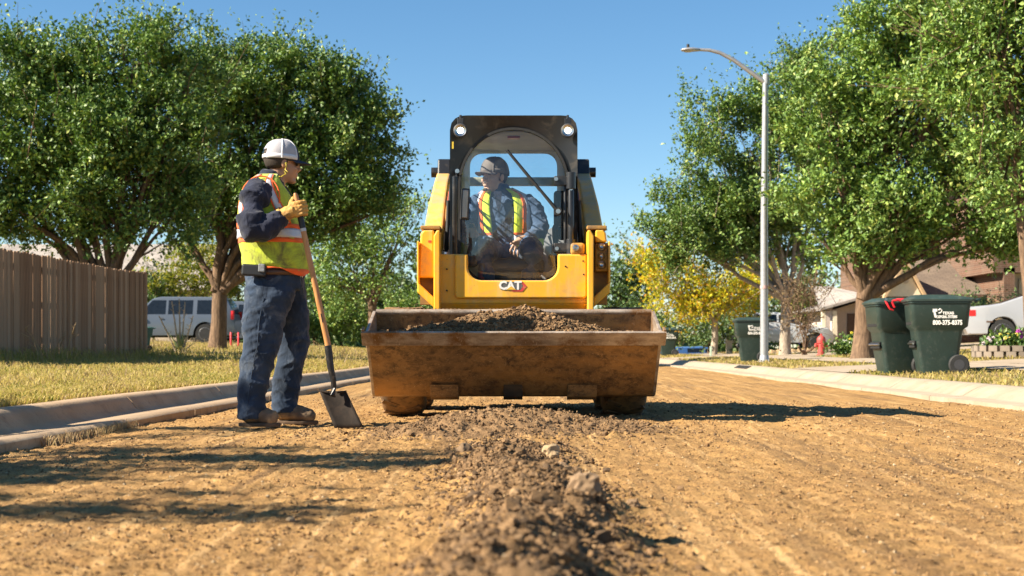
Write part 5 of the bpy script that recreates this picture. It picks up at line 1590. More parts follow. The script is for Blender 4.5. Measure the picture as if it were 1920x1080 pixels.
M_BLADE = simple('worn_dark_steel', (0.026, 0.020, 0.016), 0.75, 0.0, var=0.4, scale=9, dirt=(0.055, 0.038, 0.027), dirt_amt=0.3, dirt_scale=8, bump=0.3, bscale=30, spec=0.15)
mb = MB(); rows = []
tl_, tr_, bl_, br_ = P(599, 733, DS + 0.06), P(650, 734, DS + 0.06), P(628, 803, DS - 0.02), P(682, 801, DS - 0.02)
for i in range(9):
    t = i / 8; row = []
    for j in range(9):
        u = j / 8
        p = tl_.lerp(bl_, t).lerp(tr_.lerp(br_, t), u)
        p = p + Vector((0, 0.020 * (1 - (2 * u - 1) ** 2) * (1 - 0.6 * t) - 0.01, 0))
        row.append(p - so)
    rows.append(row)
mb.loft(rows, False, closed=False); o = mb.build('blade', M_BLADE, shovel, smooth=70); md = o.modifiers.new('t', 'SOLIDIFY'); md.thickness = 0.004
for (a, b) in ((P(600, 734, DS + 0.06), P(616, 736, DS + 0.05)), (P(632, 736, DS + 0.05), P(650, 735, DS + 0.06))):
    mb = MB(); mb.tube([a - so + Vector((0, -0.006, 0.002)), b - so + Vector((0, -0.006, 0.002))], 0.008, 8); mb.build('foot_step', M_BLADE, shovel, smooth=60)
# gloved right hand closed on the handle
H = sh_top.lerp(sh_b, 0.105) - worker.location
up_ = (sh_top - sh_b).normalized()
fw = Vector((1, 0, 0)); fw = (fw - up_ * fw.dot(up_)).normalized()
nr = up_.cross(fw).normalized()
if nr.y > 0: nr = -nr
mb = MB()
pal = H - fw * 0.018 + nr * 0.034
mb.ell(pal, (0.044, 0.022, 0.050), 14, 10, Matrix((fw, nr, up_)).transposed())
mb.tube([armN[-1] + Vector((0.0, -0.0, 0)), armN[-1].lerp(pal, 0.5), pal - up_ * 0.006], [0.052, 0.043, 0.034], 14)
for i in range(4):
    o_ = up_ * (0.036 - 0.024 * i) + H
    ln = (1.0, 1.08, 1.04, 0.88)[i]
    mb.tube([o_ + nr * 0.040 - fw * 0.012, o_ + nr * 0.043 + fw * 0.022 * ln, o_ + nr * 0.026 + fw * 0.046 * ln, o_ - nr * 0.006 + fw * 0.046 * ln, o_ - nr * 0.030 + fw * 0.022, o_ - nr * 0.032 - fw * 0.006], [0.0125, 0.0128, 0.0125, 0.012, 0.011, 0.009], 10)
mb.tube([pal - fw * 0.022 + up_ * 0.020, H - fw * 0.030 + up_ * 0.052 + nr * 0.012, H - fw * 0.020 + up_ * 0.072 - nr * 0.012, H + fw * 0.008 + up_ * 0.074 - nr * 0.028], [0.020, 0.017, 0.015, 0.011], 10)
gl = remesh(mb, 'glove', M_GLOVE, worker, 0.0042, 2); wrinkle(gl, 0.003, 40, 3)
mb = MB(); c0 = armN[-1]; ax_ = (pal - c0).normalized()
mb.tube([c0 - ax_ * 0.005, c0 + ax_ * 0.012], [0.060, 0.057], 16); mb.build('glove_cuff', M_GLOVE, worker, smooth=50)
# gloved left hand hanging on the far side
mb = MB(); a0 = armF[-1]
mb.ell(a0 + Vector((0.012, 0, -0.055)), (0.022, 0.040, 0.050))
mb.tube([a0, a0 + Vector((0.01, 0, -0.04))], [0.045, 0.034], 10)
for i in range(4):
    yy = a0.y - 0.03 + 0.020 * i
    mb.tube([(a0.x + 0.012, yy, a0.z - 0.09), (a0.x + 0.025, yy, a0.z - 0.125), (a0.x + 0.045, yy, a0.z - 0.15)], [0.012, 0.011, 0.009], 8)
mb.tube([(a0.x + 0.02, a0.y - 0.035, a0.z - 0.045), (a0.x + 0.045, a0.y - 0.045, a0.z - 0.08)], [0.014, 0.010], 8)
remesh(mb, 'glove', M_GLOVE, worker, 0.006, 2)

# ------------------------------------------------------------------ operator in the cab
DO = 11.22; SO = FPX / DO
XO = PX(944, DO)
oper = empty('person', (XO, DO, 1.16), 0, 'seated person in vest and cap looking sideways inside the loader cab', 'person')
ZB = 1.16
def ox(px): return (px - 944) / SO
def oz(py): return HCAM + (YH - py) / SO - ZB
# torso leans a little; local origin on the seat
tor2 = Torso([(0.0, 0.01, 0.06, 0.195, 0.15), (0.10, 0.01, 0.06, 0.205, 0.165), (0.22, 0.005, 0.07, 0.205, 0.16), (0.34, 0.0, 0.08, 0.215, 0.15), (0.43, -0.005, 0.085, 0.21, 0.13), (0.49, -0.012, 0.085, 0.17, 0.10), (0.53, -0.035, 0.075, 0.10, 0.085), (0.56, -0.05, 0.07, 0.07, 0.075)])
aR = [Vector((-0.165, 0.08, 0.445)), Vector((-0.235, 0.03, 0.37)), Vector((-0.275, -0.04, 0.24)), Vector((-0.270, -0.13, 0.155)), Vector((-0.235, -0.23, 0.135)), Vector((-0.225, -0.27, 0.14))]
aRr = [0.078, 0.078, 0.068, 0.062, 0.052, 0.046]
aL = [Vector((0.155, 0.08, 0.445)), Vector((0.235, 0.04, 0.36)), Vector((0.275, -0.02, 0.235)), Vector((0.255, -0.10, 0.165)), Vector((0.195, -0.17, 0.145)), Vector((0.165, -0.195, 0.135))]
aLr = [0.078, 0.078, 0.070, 0.062, 0.050, 0.044]
lR = [Vector((-0.08, 0.05, 0.04)), Vector((-0.12, -0.15, 0.06)), Vector((-0.14, -0.33, 0.045)), Vector((-0.135, -0.40, -0.02)), Vector((-0.125, -0.40, -0.12)), Vector((-0.12, -0.39, -0.20))]
lL = [Vector((0.10, 0.05, 0.04)), Vector((0.17, -0.15, 0.07)), Vector((0.215, -0.33, 0.055)), Vector((0.215, -0.40, -0.01)), Vector((0.195, -0.40, -0.12)), Vector((0.19, -0.39, -0.20))]
lr = [0.10, 0.095, 0.078, 0.074, 0.064, 0.056]
mb = MB()
Mo, Co = head_into(mb, (ox(926), 0.035, oz(331)), R(-90 - 42), R(4), 1.03)
mb.tube([Co + Vector((0.01, 0.02, -0.06)), Vector((-0.03, 0.075, 0.50))], [0.062, 0.072], 14)
tor2.solid(mb, -0.03)
mb.tube(aR, [r * 0.6 for r in aRr], 12); mb.tube(aL, [r * 0.6 for r in aLr], 12)
mb.tube(lR, [r * 0.72 for r in lr], 12); mb.tube(lL, [r * 0.72 for r in lr], 12)
# left hand hanging off the thigh, fingers spread and bent
w0 = aL[-1]
mb.tube([w0, w0 + Vector((-0.035, -0.03, -0.012)), w0 + Vector((-0.065, -0.045, -0.035))], [0.030, 0.034, 0.032], 12)
mb.ell(w0 + Vector((-0.055, -0.042, -0.035)), (0.040, 0.022, 0.040), 12, 8)
for i in range(4):
    b0 = w0 + Vector((-0.095 + 0.022 * i, -0.05, -0.055 - 0.007 * i)); k_ = (0.92, 1.08, 1.0, 0.8)[i]
    mb.tube([b0 + Vector((0.02, 0.004, 0.03)), b0, b0 + Vector((-0.018 + 0.005 * i, -0.012, -0.034 * k_)), b0 + Vector((-0.018 + 0.005 * i, -0.006, -0.066 * k_))], [0.011, 0.0105, 0.0095, 0.008], 10)
mb.tube([w0 + Vector((-0.045, -0.055, -0.015)), w0 + Vector((-0.085, -0.075, -0.028)), w0 + Vector((-0.115, -0.08, -0.045))], [0.014, 0.011, 0.009], 10)
# right hand closed on the joystick
w1 = aR[-1]; J = Vector((-0.310 + CXM - XO + 0.0, (10.845 - DO), 1.325 - ZB))
pj = J + Vector((0.030, 0.020, -0.005))
mb.tube([w1, w1.lerp(pj, 0.6), pj], [0.030, 0.030, 0.030], 12)
mb.ell(pj, (0.020, 0.034, 0.042), 12, 8)
for i in range(4):
    z_ = 0.030 - 0.020 * i
    mb.tube([pj + Vector((0.004, -0.02, z_)), J + Vector((0.030, -0.036, z_)), J + Vector((-0.002, -0.045, z_ - 0.003)), J + Vector((-0.032, -0.028, z_ - 0.004))], [0.0105, 0.0105, 0.010, 0.008], 10)
mb.tube([pj + Vector((0, 0.0, 0.03)), J + Vector((0.015, -0.012, 0.06)), J + Vector((-0.012, -0.022, 0.065))], [0.013, 0.012, 0.009], 10)
remesh(mb, 'body', M_SKIN2, oper, 0.0058, 2)
mb = MB(); mb.tube(lR, lr, 16); mb.tube(lL, lr, 16); tor = [(0.0, 0.19, 0.15), (0.11, 0.20, 0.165)]
mb.loft([ering((0.01, 0.06, z), rx, ry) for z, rx, ry in tor], True)
j2 = remesh(mb, 'jeans', M_DENIM2, oper, 0.011, 4); wrinkle(j2, 0.010, 9, 31); wrinkle(j2, 0.005, 20, 32)
mb = MB(); tor2.solid(mb, -0.006); mb.tube(aR, aRr, 16); mb.tube(aL, aLr, 16)
mb.lathe([(0.050, 0), (0.088, 0.005), (0.084, 0.04), (0.070, 0.065), (0.058, 0.06)], (-0.045, 0.07, 0.505), 'Z', 20)
s2 = remesh(mb, 'shirt', M_CHAM, oper, 0.010, 4); wrinkle(s2, 0.011, 9, 41); wrinkle(s2, 0.005, 20, 42)
mb = MB(); mb.prism([(-0.075, -0.078, 0.50), (-0.01, -0.078, 0.50), (-0.03, -0.105, 0.30)], (0, 0.012, 0)); mb.build('undershirt', M_NAVY, oper)
v2 = empty('safety_vest'); v2.parent = oper
def vp(name, mat, a0, a1, z0, z1, off, sl=0): tor2.patch(name, mat, v2, z0, z1, a0, a1, off, 14, 10, slant=sl)
vp('vest_panel', M_LIME2, -72, -12, 0.02, 0.525, 0.012, 4)
vp('vest_panel', M_LIME2, -168, -112, 0.02, 0.525, 0.012, -4)
tor2.patch('vest_back', M_LIME2, v2, 0.02, 0.54, -12, 192, 0.012, 14, 30)
vp('shoulder_tape', M_SILV, -47, -30, 0.03, 0.52, 0.018, 3); vp('orange_stripe', M_ORNG, -55, -47, 0.03, 0.52, 0.017, 3); vp('orange_stripe', M_ORNG, -30, -23, 0.03, 0.52, 0.017, 3)
vp('shoulder_tape', M_SILV, -154, -136, 0.03, 0.52, 0.018, -3); vp('orange_stripe', M_ORNG, -136, -129, 0.03, 0.52, 0.017, -3); vp('orange_stripe', M_ORNG, -162, -154, 0.03, 0.52, 0.017, -3)
for a0, a1 in ((-72, -12), (-168, -112)):
    vp('reflective_band', M_SILV, a0, a1, 0.125, 0.17, 0.020); vp('orange_band', M_ORNG, a0, a1, 0.105, 0.126, 0.019); vp('orange_band', M_ORNG, a0, a1, 0.169, 0.19, 0.019)
mb = MB(); rows = []
for i in range(8):          # vest corner spread over the thigh
    t = i / 7
    rows.append([Vector((0.10 + 0.20 * u, -0.13 - 0.13 * t, 0.165 - 0.055 * t - 0.05 * abs(u - 0.45) + 0.01 * math.sin(9 * u + 4 * t))) for u in [k / 8 for k in range(9)]])
mb.loft(rows, False, closed=False); o = mb.build('vest_corner', M_LIME2, v2, smooth=70); md = o.modifiers.new('t', 'SOLIDIFY'); md.thickness = 0.004
hair(Mo, Co, oper, 1.03, -0.03)
cap(Mo, Co, oper, M_CAPG, M_CAPG, M_CAPG, 1.04)
for s in (-1, 1):
    mb = MB(); mb.ell(Co + Mo @ (Vector((0.083, s * 0.032, 0.006)) * 1.03), (0.010, 0.014, 0.007), 10, 6, Mo); mb.build('eye', simple('eye_dark', (0.03, 0.02, 0.016), 0.25), oper, smooth=60)
    mb = MB(); mb.tube([Co + Mo @ (Vector((0.094, s * 0.018, 0.026)) * 1.03), Co + Mo @ (Vector((0.088, s * 0.05, 0.024)) * 1.03)], [0.005, 0.003], 6); mb.build('eyebrow', M_HAIR, oper, smooth=60)
mb = MB(); mb.ell(Co + Mo @ (Vector((0.085, 0, -0.104)) * 1.03), (0.014, 0.022, 0.013), 10, 6, Mo); mb.tube([Co + Mo @ (Vector((0.105, -0.024, -0.055)) * 1.03), Co + Mo @ (Vector((0.111, 0, -0.052)) * 1.03), Co + Mo @ (Vector((0.105, 0.024, -0.055)) * 1.03)], 0.0045, 6); mb.build('beard', M_HAIR, oper, smooth=60)
# drink bottle on the cab floor
bt = empty('drink_bottle', (PX(905, 10.80), 10.80, 0.93), 0, 'clear drink bottle with a red cap standing low in the cab', 'bottle')
mb = MB(); mb.lathe([(0.004, 0.0), (0.031, 0.002), (0.033, 0.03), (0.031, 0.09), (0.033, 0.13), (0.028, 0.16), (0.013, 0.19), (0.012, 0.20)], (0, 0, 0), 'Z', 18); mb.build('bottle_body', simple('cola_plastic', (0.10, 0.12, 0.13), 0.12), bt, smooth=60)
mb = MB(); mb.lathe([(0.0335, 0.055), (0.0338, 0.06), (0.0338, 0.11), (0.0335, 0.115)], (0, 0, 0), 'Z', 18); mb.build('bottle_wrap', M_RPRINT, bt, smooth=60)
mb = MB(); mb.lathe([(0.014, 0.198), (0.015, 0.20), (0.015, 0.22), (0.004, 0.222)], (0, 0, 0), 'Z', 14); mb.build('bottle_cap', simple('red_cap', (0.55, 0.02, 0.03), 0.4), bt, smooth=50)
# ================================================================== STREET THINGS
# ---- cedar picket fence
def make_plank(name, c1, c2, c3):
    m = NT(name)
    f = m.noise(7, 7, 0.65, stretch=(4, 4, 0.22), dist=0.6)
    oi = m.n('ShaderNodeObjectInfo')
    col = m.mix(m.ramp(f, 0.35, 0.68), c1, c2)
    col = m.mix(m.ramp(oi.outputs['Random'], 0.15, 0.95), col, c3)
    col = m.mix(m.ramp(m.noise(3, 5, stretch=(1, 1, 0.5)), 0.55, 0.8), col, tuple(c * 0.5 for c in c1))
    m.set(Base_Color=col, Roughness=0.9); m.bump(f, 0.5, 0.006)
    return m.m
M_PLANK = make_plank('weathered_cedar', (0.15, 0.075, 0.035), (0.30, 0.165, 0.085), (0.36, 0.235, 0.145))
fence = empty('wooden_fence', (-8.22, 24.0, 0), 0, 'tall weathered brown picket fence along the left verge', 'fence')
def fpos(y): return -8.22 + 0.055 * (y - 24)
FE = 31.9
shapes = []
for k in range(6):
    w = 0.132 + 0.004 * (k % 3)
    mb = MB(); mb.prism([(0, -w / 2, 0.0), (0, w / 2, 0.0), (0, w / 2, 1.80), (0, w / 2 - 0.028, 1.83), (0, -w / 2 + 0.028, 1.83), (0, -w / 2, 1.80)], (-0.018, 0, 0))
    p = mb.build('picket', M_PLANK); shapes.append(p.data); bpy.data.objects.remove(p, do_unlink=True)
y = 19.6
rr = random.Random(4)
while y < FE:
    o = bpy.data.objects.new('picket', rr.choice(shapes)); C.objects.link(o); o.parent = fence
    x = fpos(y); z = gzL(x, y) - 0.02
    o.location = (x - fence.location.x + rr.uniform(-0.007, 0.007), y - 24.0, z + rr.uniform(-0.015, 0.015)); o.rotation_euler = (rr.uniform(-0.006, 0.006), 0, math.atan2(-0.055, 1) + rr.uniform(-0.05, 0.05)); 
    y += 0.139
for k in range(16):                                # return that closes the yard at the far end
    o = bpy.data.objects.new('picket', rr.choice(shapes)); C.objects.link(o); o.parent = fence
    x = fpos(FE) - 0.10 - 0.139 * k
    o.location = (x - fence.location.x, FE + 0.05 - 24.0, gzL(x, FE) - 0.02); o.rotation_euler = (0, 0, PI / 2)
for zz in (0.35, 0.95, 1.55):
    mb = MB(); mb.prism([(fpos(19.5) - 0.022 - fence.location.x, -4.5, zz + 0.25), (fpos(FE) - 0.022 - fence.location.x, FE - 24, zz + 0.25), (fpos(FE) - 0.062 - fence.location.x, FE - 24, zz + 0.25), (fpos(19.5) - 0.062 - fence.location.x, -4.5, zz + 0.25)], (0, 0, 0.085)); mb.build('rail', M_PLANK, fence)
for yy in np.arange(20, FE, 2.4):
    mb = MB(); mb.box((fpos(yy) - 0.11 - fence.location.x, yy - 24, 1.1), (0.09, 0.09, 1.9)); mb.build('post', M_PLANK, fence)

# ---- street lamp
M_GALV = simple('galvanised_steel', (0.40, 0.40, 0.41), 0.42, 0.5, var=0.12, scale=12, bump=0.08)
DLP = 35.5
lamp_x = PX(1433, DLP); lamp_z = gzR(lamp_x, DLP)
lamp = empty('street_lamp', (lamp_x, DLP, lamp_z), 0, 'tall grey steel street lamp with a curved arm', 'street lamp')
top = PZ(140, DLP) - lamp_z
mb = MB(); mb.tube([(0, 0, 0.0), (0, 0, top * 0.5), (0.03, 0, top)], [0.098, 0.085, 0.066], 18); mb.build('pole', M_GALV, lamp, smooth=60)
mb = MB(); mb.lathe([(0.16, 0.0), (0.16, 0.03), (0.12, 0.05), (0.105, 0.16), (0.09, 0.18)], (0, 0, 0), 'Z', 18); mb.build('base_flange', M_GALV, lamp, smooth=40)
for k in range(4):
    a = PI / 4 + k * PI / 2
    mb = MB(); mb.cyl((0.135 * math.cos(a), 0.135 * math.sin(a), 0.03), (0.135 * math.cos(a), 0.135 * math.sin(a), 0.075), 0.018, 6); mb.build('anchor_nut', M_GALV, lamp)
def lpt(px, py): return P(px, py, DLP) - lamp.location
mb = MB(); mb.tube([lpt(1437, 156), lpt(1410, 137), lpt(1375, 112), lpt(1350, 99), lpt(1330, 94), lpt(1308, 93)], [0.060, 0.055, 0.050, 0.045, 0.040, 0.036], 12); mb.build('arm', M_GALV, lamp, smooth=60)
mb = MB(); mb.lathe([(0.072, -0.12), (0.076, 0.10), (0.03, 0.135)], lpt(1437, 148), 'Z', 16); mb.build('pole_cap', M_GALV, lamp, smooth=40)
hc = lpt(1294, 94)
mb = MB(); mb.loft([[(hc.x + x_, hc.y + 0.15 * w_ * math.cos(a) , hc.z + (0.06 if math.sin(a) > 0 else 0.035) * h_ * math.sin(a)) for a in [2 * PI * k / 16 for k in range(16)]] for x_, w_, h_ in ((-0.22, 0.35, 0.3), (-0.18, 0.8, 0.7), (-0.05, 1.0, 1.0), (0.08, 0.85, 1.0), (0.20, 0.4, 0.8), (0.24, 0.25, 0.6))], True)
hd = mb.build('lamp_head', M_GALV, lamp, smooth=60)
mb = MB(); mb.ell((hc.x - 0.05, hc.y, hc.z - 0.030), (0.11, 0.10, 0.02)); mb.build('lens', M_GREYP, hd, smooth=60)
mb = MB(); mb.cyl((hc.x - 0.05, hc.y, hc.z + 0.05), (hc.x - 0.05, hc.y, hc.z + 0.14), 0.035, 10); mb.build('photocell', M_CHAS, hd, smooth=40)
mb = MB(); mb.tube([(0.0, 0, 1.75), (0.0, 0, 1.83)], 0.0985, 18); mb.build('faded_sticker', simple('faded_pink', (0.48, 0.32, 0.31), 0.6, var=0.3, scale=30), lamp, smooth=60)

# ---- wheeled bins
M_BIN = simple('dark_green_bin_plastic', (0.016, 0.033, 0.028), 0.45, var=0.15, scale=4, dirt=(0.06, 0.07, 0.06), dirt_amt=0.15, dirt_scale=14, bump=0.05)
M_BINL = simple('green_bin_lid', (0.028, 0.05, 0.045), 0.42, var=0.15, scale=4, dirt=(0.08, 0.09, 0.08), dirt_amt=0.2, dirt_scale=12)
def rrect(x0, x1, hy, z, r=0.06, n=4):
    out = []
    for (cx, cy, a0) in ((x1 - r, hy - r, 0), (x0 + r, hy - r, PI / 2), (x0 + r, -hy + r, PI), (x1 - r, -hy + r, 1.5 * PI)):
        for k in range(n + 1):
            a = a0 + PI / 2 * k / n
            out.append((cx + r * math.cos(a), cy + r * math.sin(a), z))
    return out
def wheeled_bin(loc, rz, label, text=True, mat=None, scale=1.0):
    b = empty('wheeled_bin', loc, rz, label, 'bin', 'wheeled refuse bins'); b.scale = (scale,) * 3
    mat = mat or M_BIN
    mb = MB()
    mb.loft([rrect(-0.25, 0.22, 0.22, 0.02), rrect(-0.30, 0.27, 0.245, 0.30), rrect(-0.335, 0.305, 0.265, 0.585), rrect(-0.345, 0.315, 0.27, 0.62), rrect(-0.385, 0.375, 0.292, 0.665), rrect(-0.41, 0.41, 0.305, 0.98), rrect(-0.43, 0.425, 0.318, 0.985), rrect(-0.43, 0.425, 0.318, 1.01)], True)
    mb.build('bin_body', mat, b, smooth=40)
    mb = MB(); mb.loft([rrect(-0.45, 0.47, 0.330, 1.012, 0.07), rrect(-0.455, 0.475, 0.333, 1.04, 0.07), rrect(-0.42, 0.43, 0.305, 1.062, 0.08), rrect(-0.34, 0.20, 0.24, 1.10, 0.10), rrect(-0.28, 0.14, 0.2, 1.105, 0.1)], True)
    ld = mb.build('lid', M_BINL if mat is M_BIN else mat, b, smooth=35)
    mb = MB(); mb.tube([(0.46, -0.28, 1.0), (0.52, -0.27, 1.035), (0.52, 0.27, 1.035), (0.46, 0.28, 1.0)], 0.018, 8); mb.build('handle', mat, b, smooth=60)
    for s in (-1, 1):
        w = MB(); w.lathe([(0.03, -0.035), (0.125, -0.035), (0.14, -0.02), (0.14, 0.02), (0.125, 0.035), (0.03, 0.035)], (0.245, s * 0.275, 0.14), 'Y', 22); wo = w.build('wheel', M_RUB, b, smooth=40)
        mb = MB(); mb.lathe([(0.01, -0.038), (0.07, -0.037), (0.075, 0.037), (0.01, 0.038)], (0.245, s * 0.275, 0.14), 'Y', 16); mb.build('hub', M_DARKP, wo, smooth=40)
    mb = MB(); mb.cyl((0.245, -0.27, 0.14), (0.245, 0.27, 0.14), 0.018, 8); mb.build('axle', M_STEEL, b)
    mb = MB(); mb.box((-0.335, 0, 0.42), (0.03, 0.42, 0.10)); mb.box((-0.375, 0, 0.74), (0.03, 0.46, 0.11)); mb.build('lift_recess', M_BLACK, b, bevel=0.01)
    mb = MB(); mb.cyl((-0.36, -0.22, 0.43), (-0.36, 0.22, 0.43), 0.014, 8); mb.build('lift_bar', M_STEEL, b)
    if text:
        yb = -0.3012
        tx = text_mesh('lettering', 'TEXAS', 0.052, M_WHITE, b, (0.02, yb - 0.0055, 0.845), (R(88), 0, 0), 0.001, 0.002, 'LEFT')
        text_mesh('lettering', 'DISPOSAL SYSTEMS', 0.052, M_WHITE, b, (-0.06, yb - 0.0035, 0.795), (R(88), 0, 0), 0.001, 0.002, 'LEFT', 0.62)
        text_mesh('phone_number', '800-375-8375', 0.088, M_WHITE, b, (-0.11, yb - 0.0005, 0.715), (R(88), 0, 0), 0.001, 0.003, 'LEFT', 0.80)
        mb = MB()
        pts = [(-0.11, 0.905), (-0.05, 0.905), (-0.05, 0.868), (-0.075, 0.868), (-0.055, 0.785), (-0.085, 0.785), (-0.10, 0.86), (-0.11, 0.86)]
        mb.prism([(x_, yb - 0.0075, z_) for x_, z_ in pts], (0, 0.006, 0)); mb.build('logo', M_WHITE, b)
        mb = MB(); mb.tube([(-0.035, yb - 0.006, 0.885), (-0.01, yb - 0.007, 0.905), (0.012, yb - 0.006, 0.885), (0.0, yb - 0.005, 0.855), (-0.03, yb - 0.004, 0.845)], 0.009, 6); mb.build('logo', M_WHITE, b)
    return b
def on_lawn(px, d): x = PX(px, d); return (x, d, gzR(x, d))
wheeled_bin(on_lawn(1757, 20.8), R(-6), 'dark green wheeled bin with white lettering, nearest of the pair')
b2 = wheeled_bin(on_lawn(1684, 21.7), R(4), 'dark green wheeled bin with a red strap, half hidden by its twin', text=False)
wheeled_bin(on_lawn(1409, 36.6), R(-4), 'dark green wheeled bin standing behind the lamp post')
wheeled_bin(on_lawn(1253, 58), R(-4), 'far dark green bin beside the loader bucket', text=True)
M_TEAL = simple('teal_bin_plastic', (0.05, 0.12, 0.11), 0.5, var=0.15)
x = PX(268, 36); wheeled_bin((x, 36, gzL(x, 36)), R(20), 'teal bin peeking out behind the end of the wooden fence', text=False, mat=M_TEAL, scale=0.55)
M_RED = simple('red_webbing', (0.62, 0.02, 0.03), 0.5, var=0.15)
st = empty('red_strap', P(1668, 566, 21.35), 0, 'bright red strap dangling from the lid of the rear bin', 'strap')
mb = MB(); mb.tube([(-0.06, 0, 0.02), (-0.04, -0.02, -0.03), (0.0, -0.02, -0.10), (0.05, -0.02, -0.12), (0.065, -0.02, -0.08), (0.03, -0.02, 0.0)], 0.016, 6); mb.build('loop', M_RED, st, smooth=60)
mb = MB(); mb.tube([(0.03, -0.02, 0.01), (0.11, -0.02, 0.03), (0.17, -0.02, 0.02)], [0.014, 0.02, 0.03], 8); mb.ell((0.18, -0.02, 0.02), (0.04, 0.02, 0.035)); mb.build('knot', M_RED, st, smooth=60)
mb = MB(); mb.box((-0.055, -0.02, 0.03), (0.035, 0.02, 0.04)); mb.build('clip', M_STEEL, st, bevel=0.005)

# ---- hydrant
M_HYD = simple('faded_red_hydrant_paint', (0.46, 0.06, 0.05), 0.55, var=0.2, scale=12, dirt=(0.3, 0.1, 0.08), dirt_amt=0.3)
hy = empty('fire_hydrant', on_lawn(1540, 42), 0, 'small red fire hydrant on the right verge', 'hydrant')
mb = MB(); mb.lathe([(0.14, 0.0), (0.14, 0.04), (0.10, 0.05), (0.095, 0.36), (0.13, 0.37), (0.13, 0.41), (0.11, 0.42)], (0, 0, 0), 'Z', 20); mb.build('barrel', M_HYD, hy, smooth=40)
mb = MB(); mb.lathe([(0.12, 0.42), (0.125, 0.47), (0.10, 0.53), (0.05, 0.57), (0.03, 0.58), (0.03, 0.63), (0.01, 0.635)], (0, 0, 0), 'Z', 20); mb.build('bonnet', M_HYD, hy, smooth=40)
for (dx, dy) in ((-1, 0), (1, 0), (0, -1)):
    mb = MB(); mb.tube([(0.07 * dx, 0.07 * dy, 0.30), (0.15 * dx, 0.15 * dy, 0.30), (0.151 * dx, 0.151 * dy, 0.30), (0.18 * dx, 0.18 * dy, 0.30)], [0.05, 0.05, 0.065, 0.06], 14); mb.build('outlet', M_HYD, hy, smooth=40)

# ---- vehicles
M_DOOR = simple('brown_door', (0.11, 0.065, 0.045), 0.6, var=0.2)
M_TINT = simple('tinted_window', (0.012, 0.016, 0.022), 0.08, var=0.2)
M_TRIM = simple('black_trim', (0.02, 0.02, 0.02), 0.6)
M_ALLOY = simple('alloy_wheel', (0.55, 0.55, 0.56), 0.3, 0.7, var=0.1)
M_TAIL = simple('red_tail_lamp', (0.55, 0.02, 0.02), 0.2)
M_CLEAR = simple('clear_lamp', (0.7, 0.7, 0.7), 0.15)
def interp(keys, x):
    for (a, b) in zip(keys, keys[1:]):
        if a[0] <= x <= b[0]:
            t = (x - a[0]) / (b[0] - a[0] + 1e-9); return a[1] * (1 - t) + b[1] * t
    return keys[0][1] if x < keys[0][0] else keys[-1][1]
def paint(name, col):
    if name in MATS: return MATS[name]
    m = NT(name); m.set(Base_Color=m.mix(m.ramp(m.noise(2, 3), 0.3, 0.7), tuple(c * 0.95 for c in col), col), Roughness=0.28)
    m.b.inputs['Coat Weight'].default_value = 0.6
    MATS[name] = m.m; return m.m
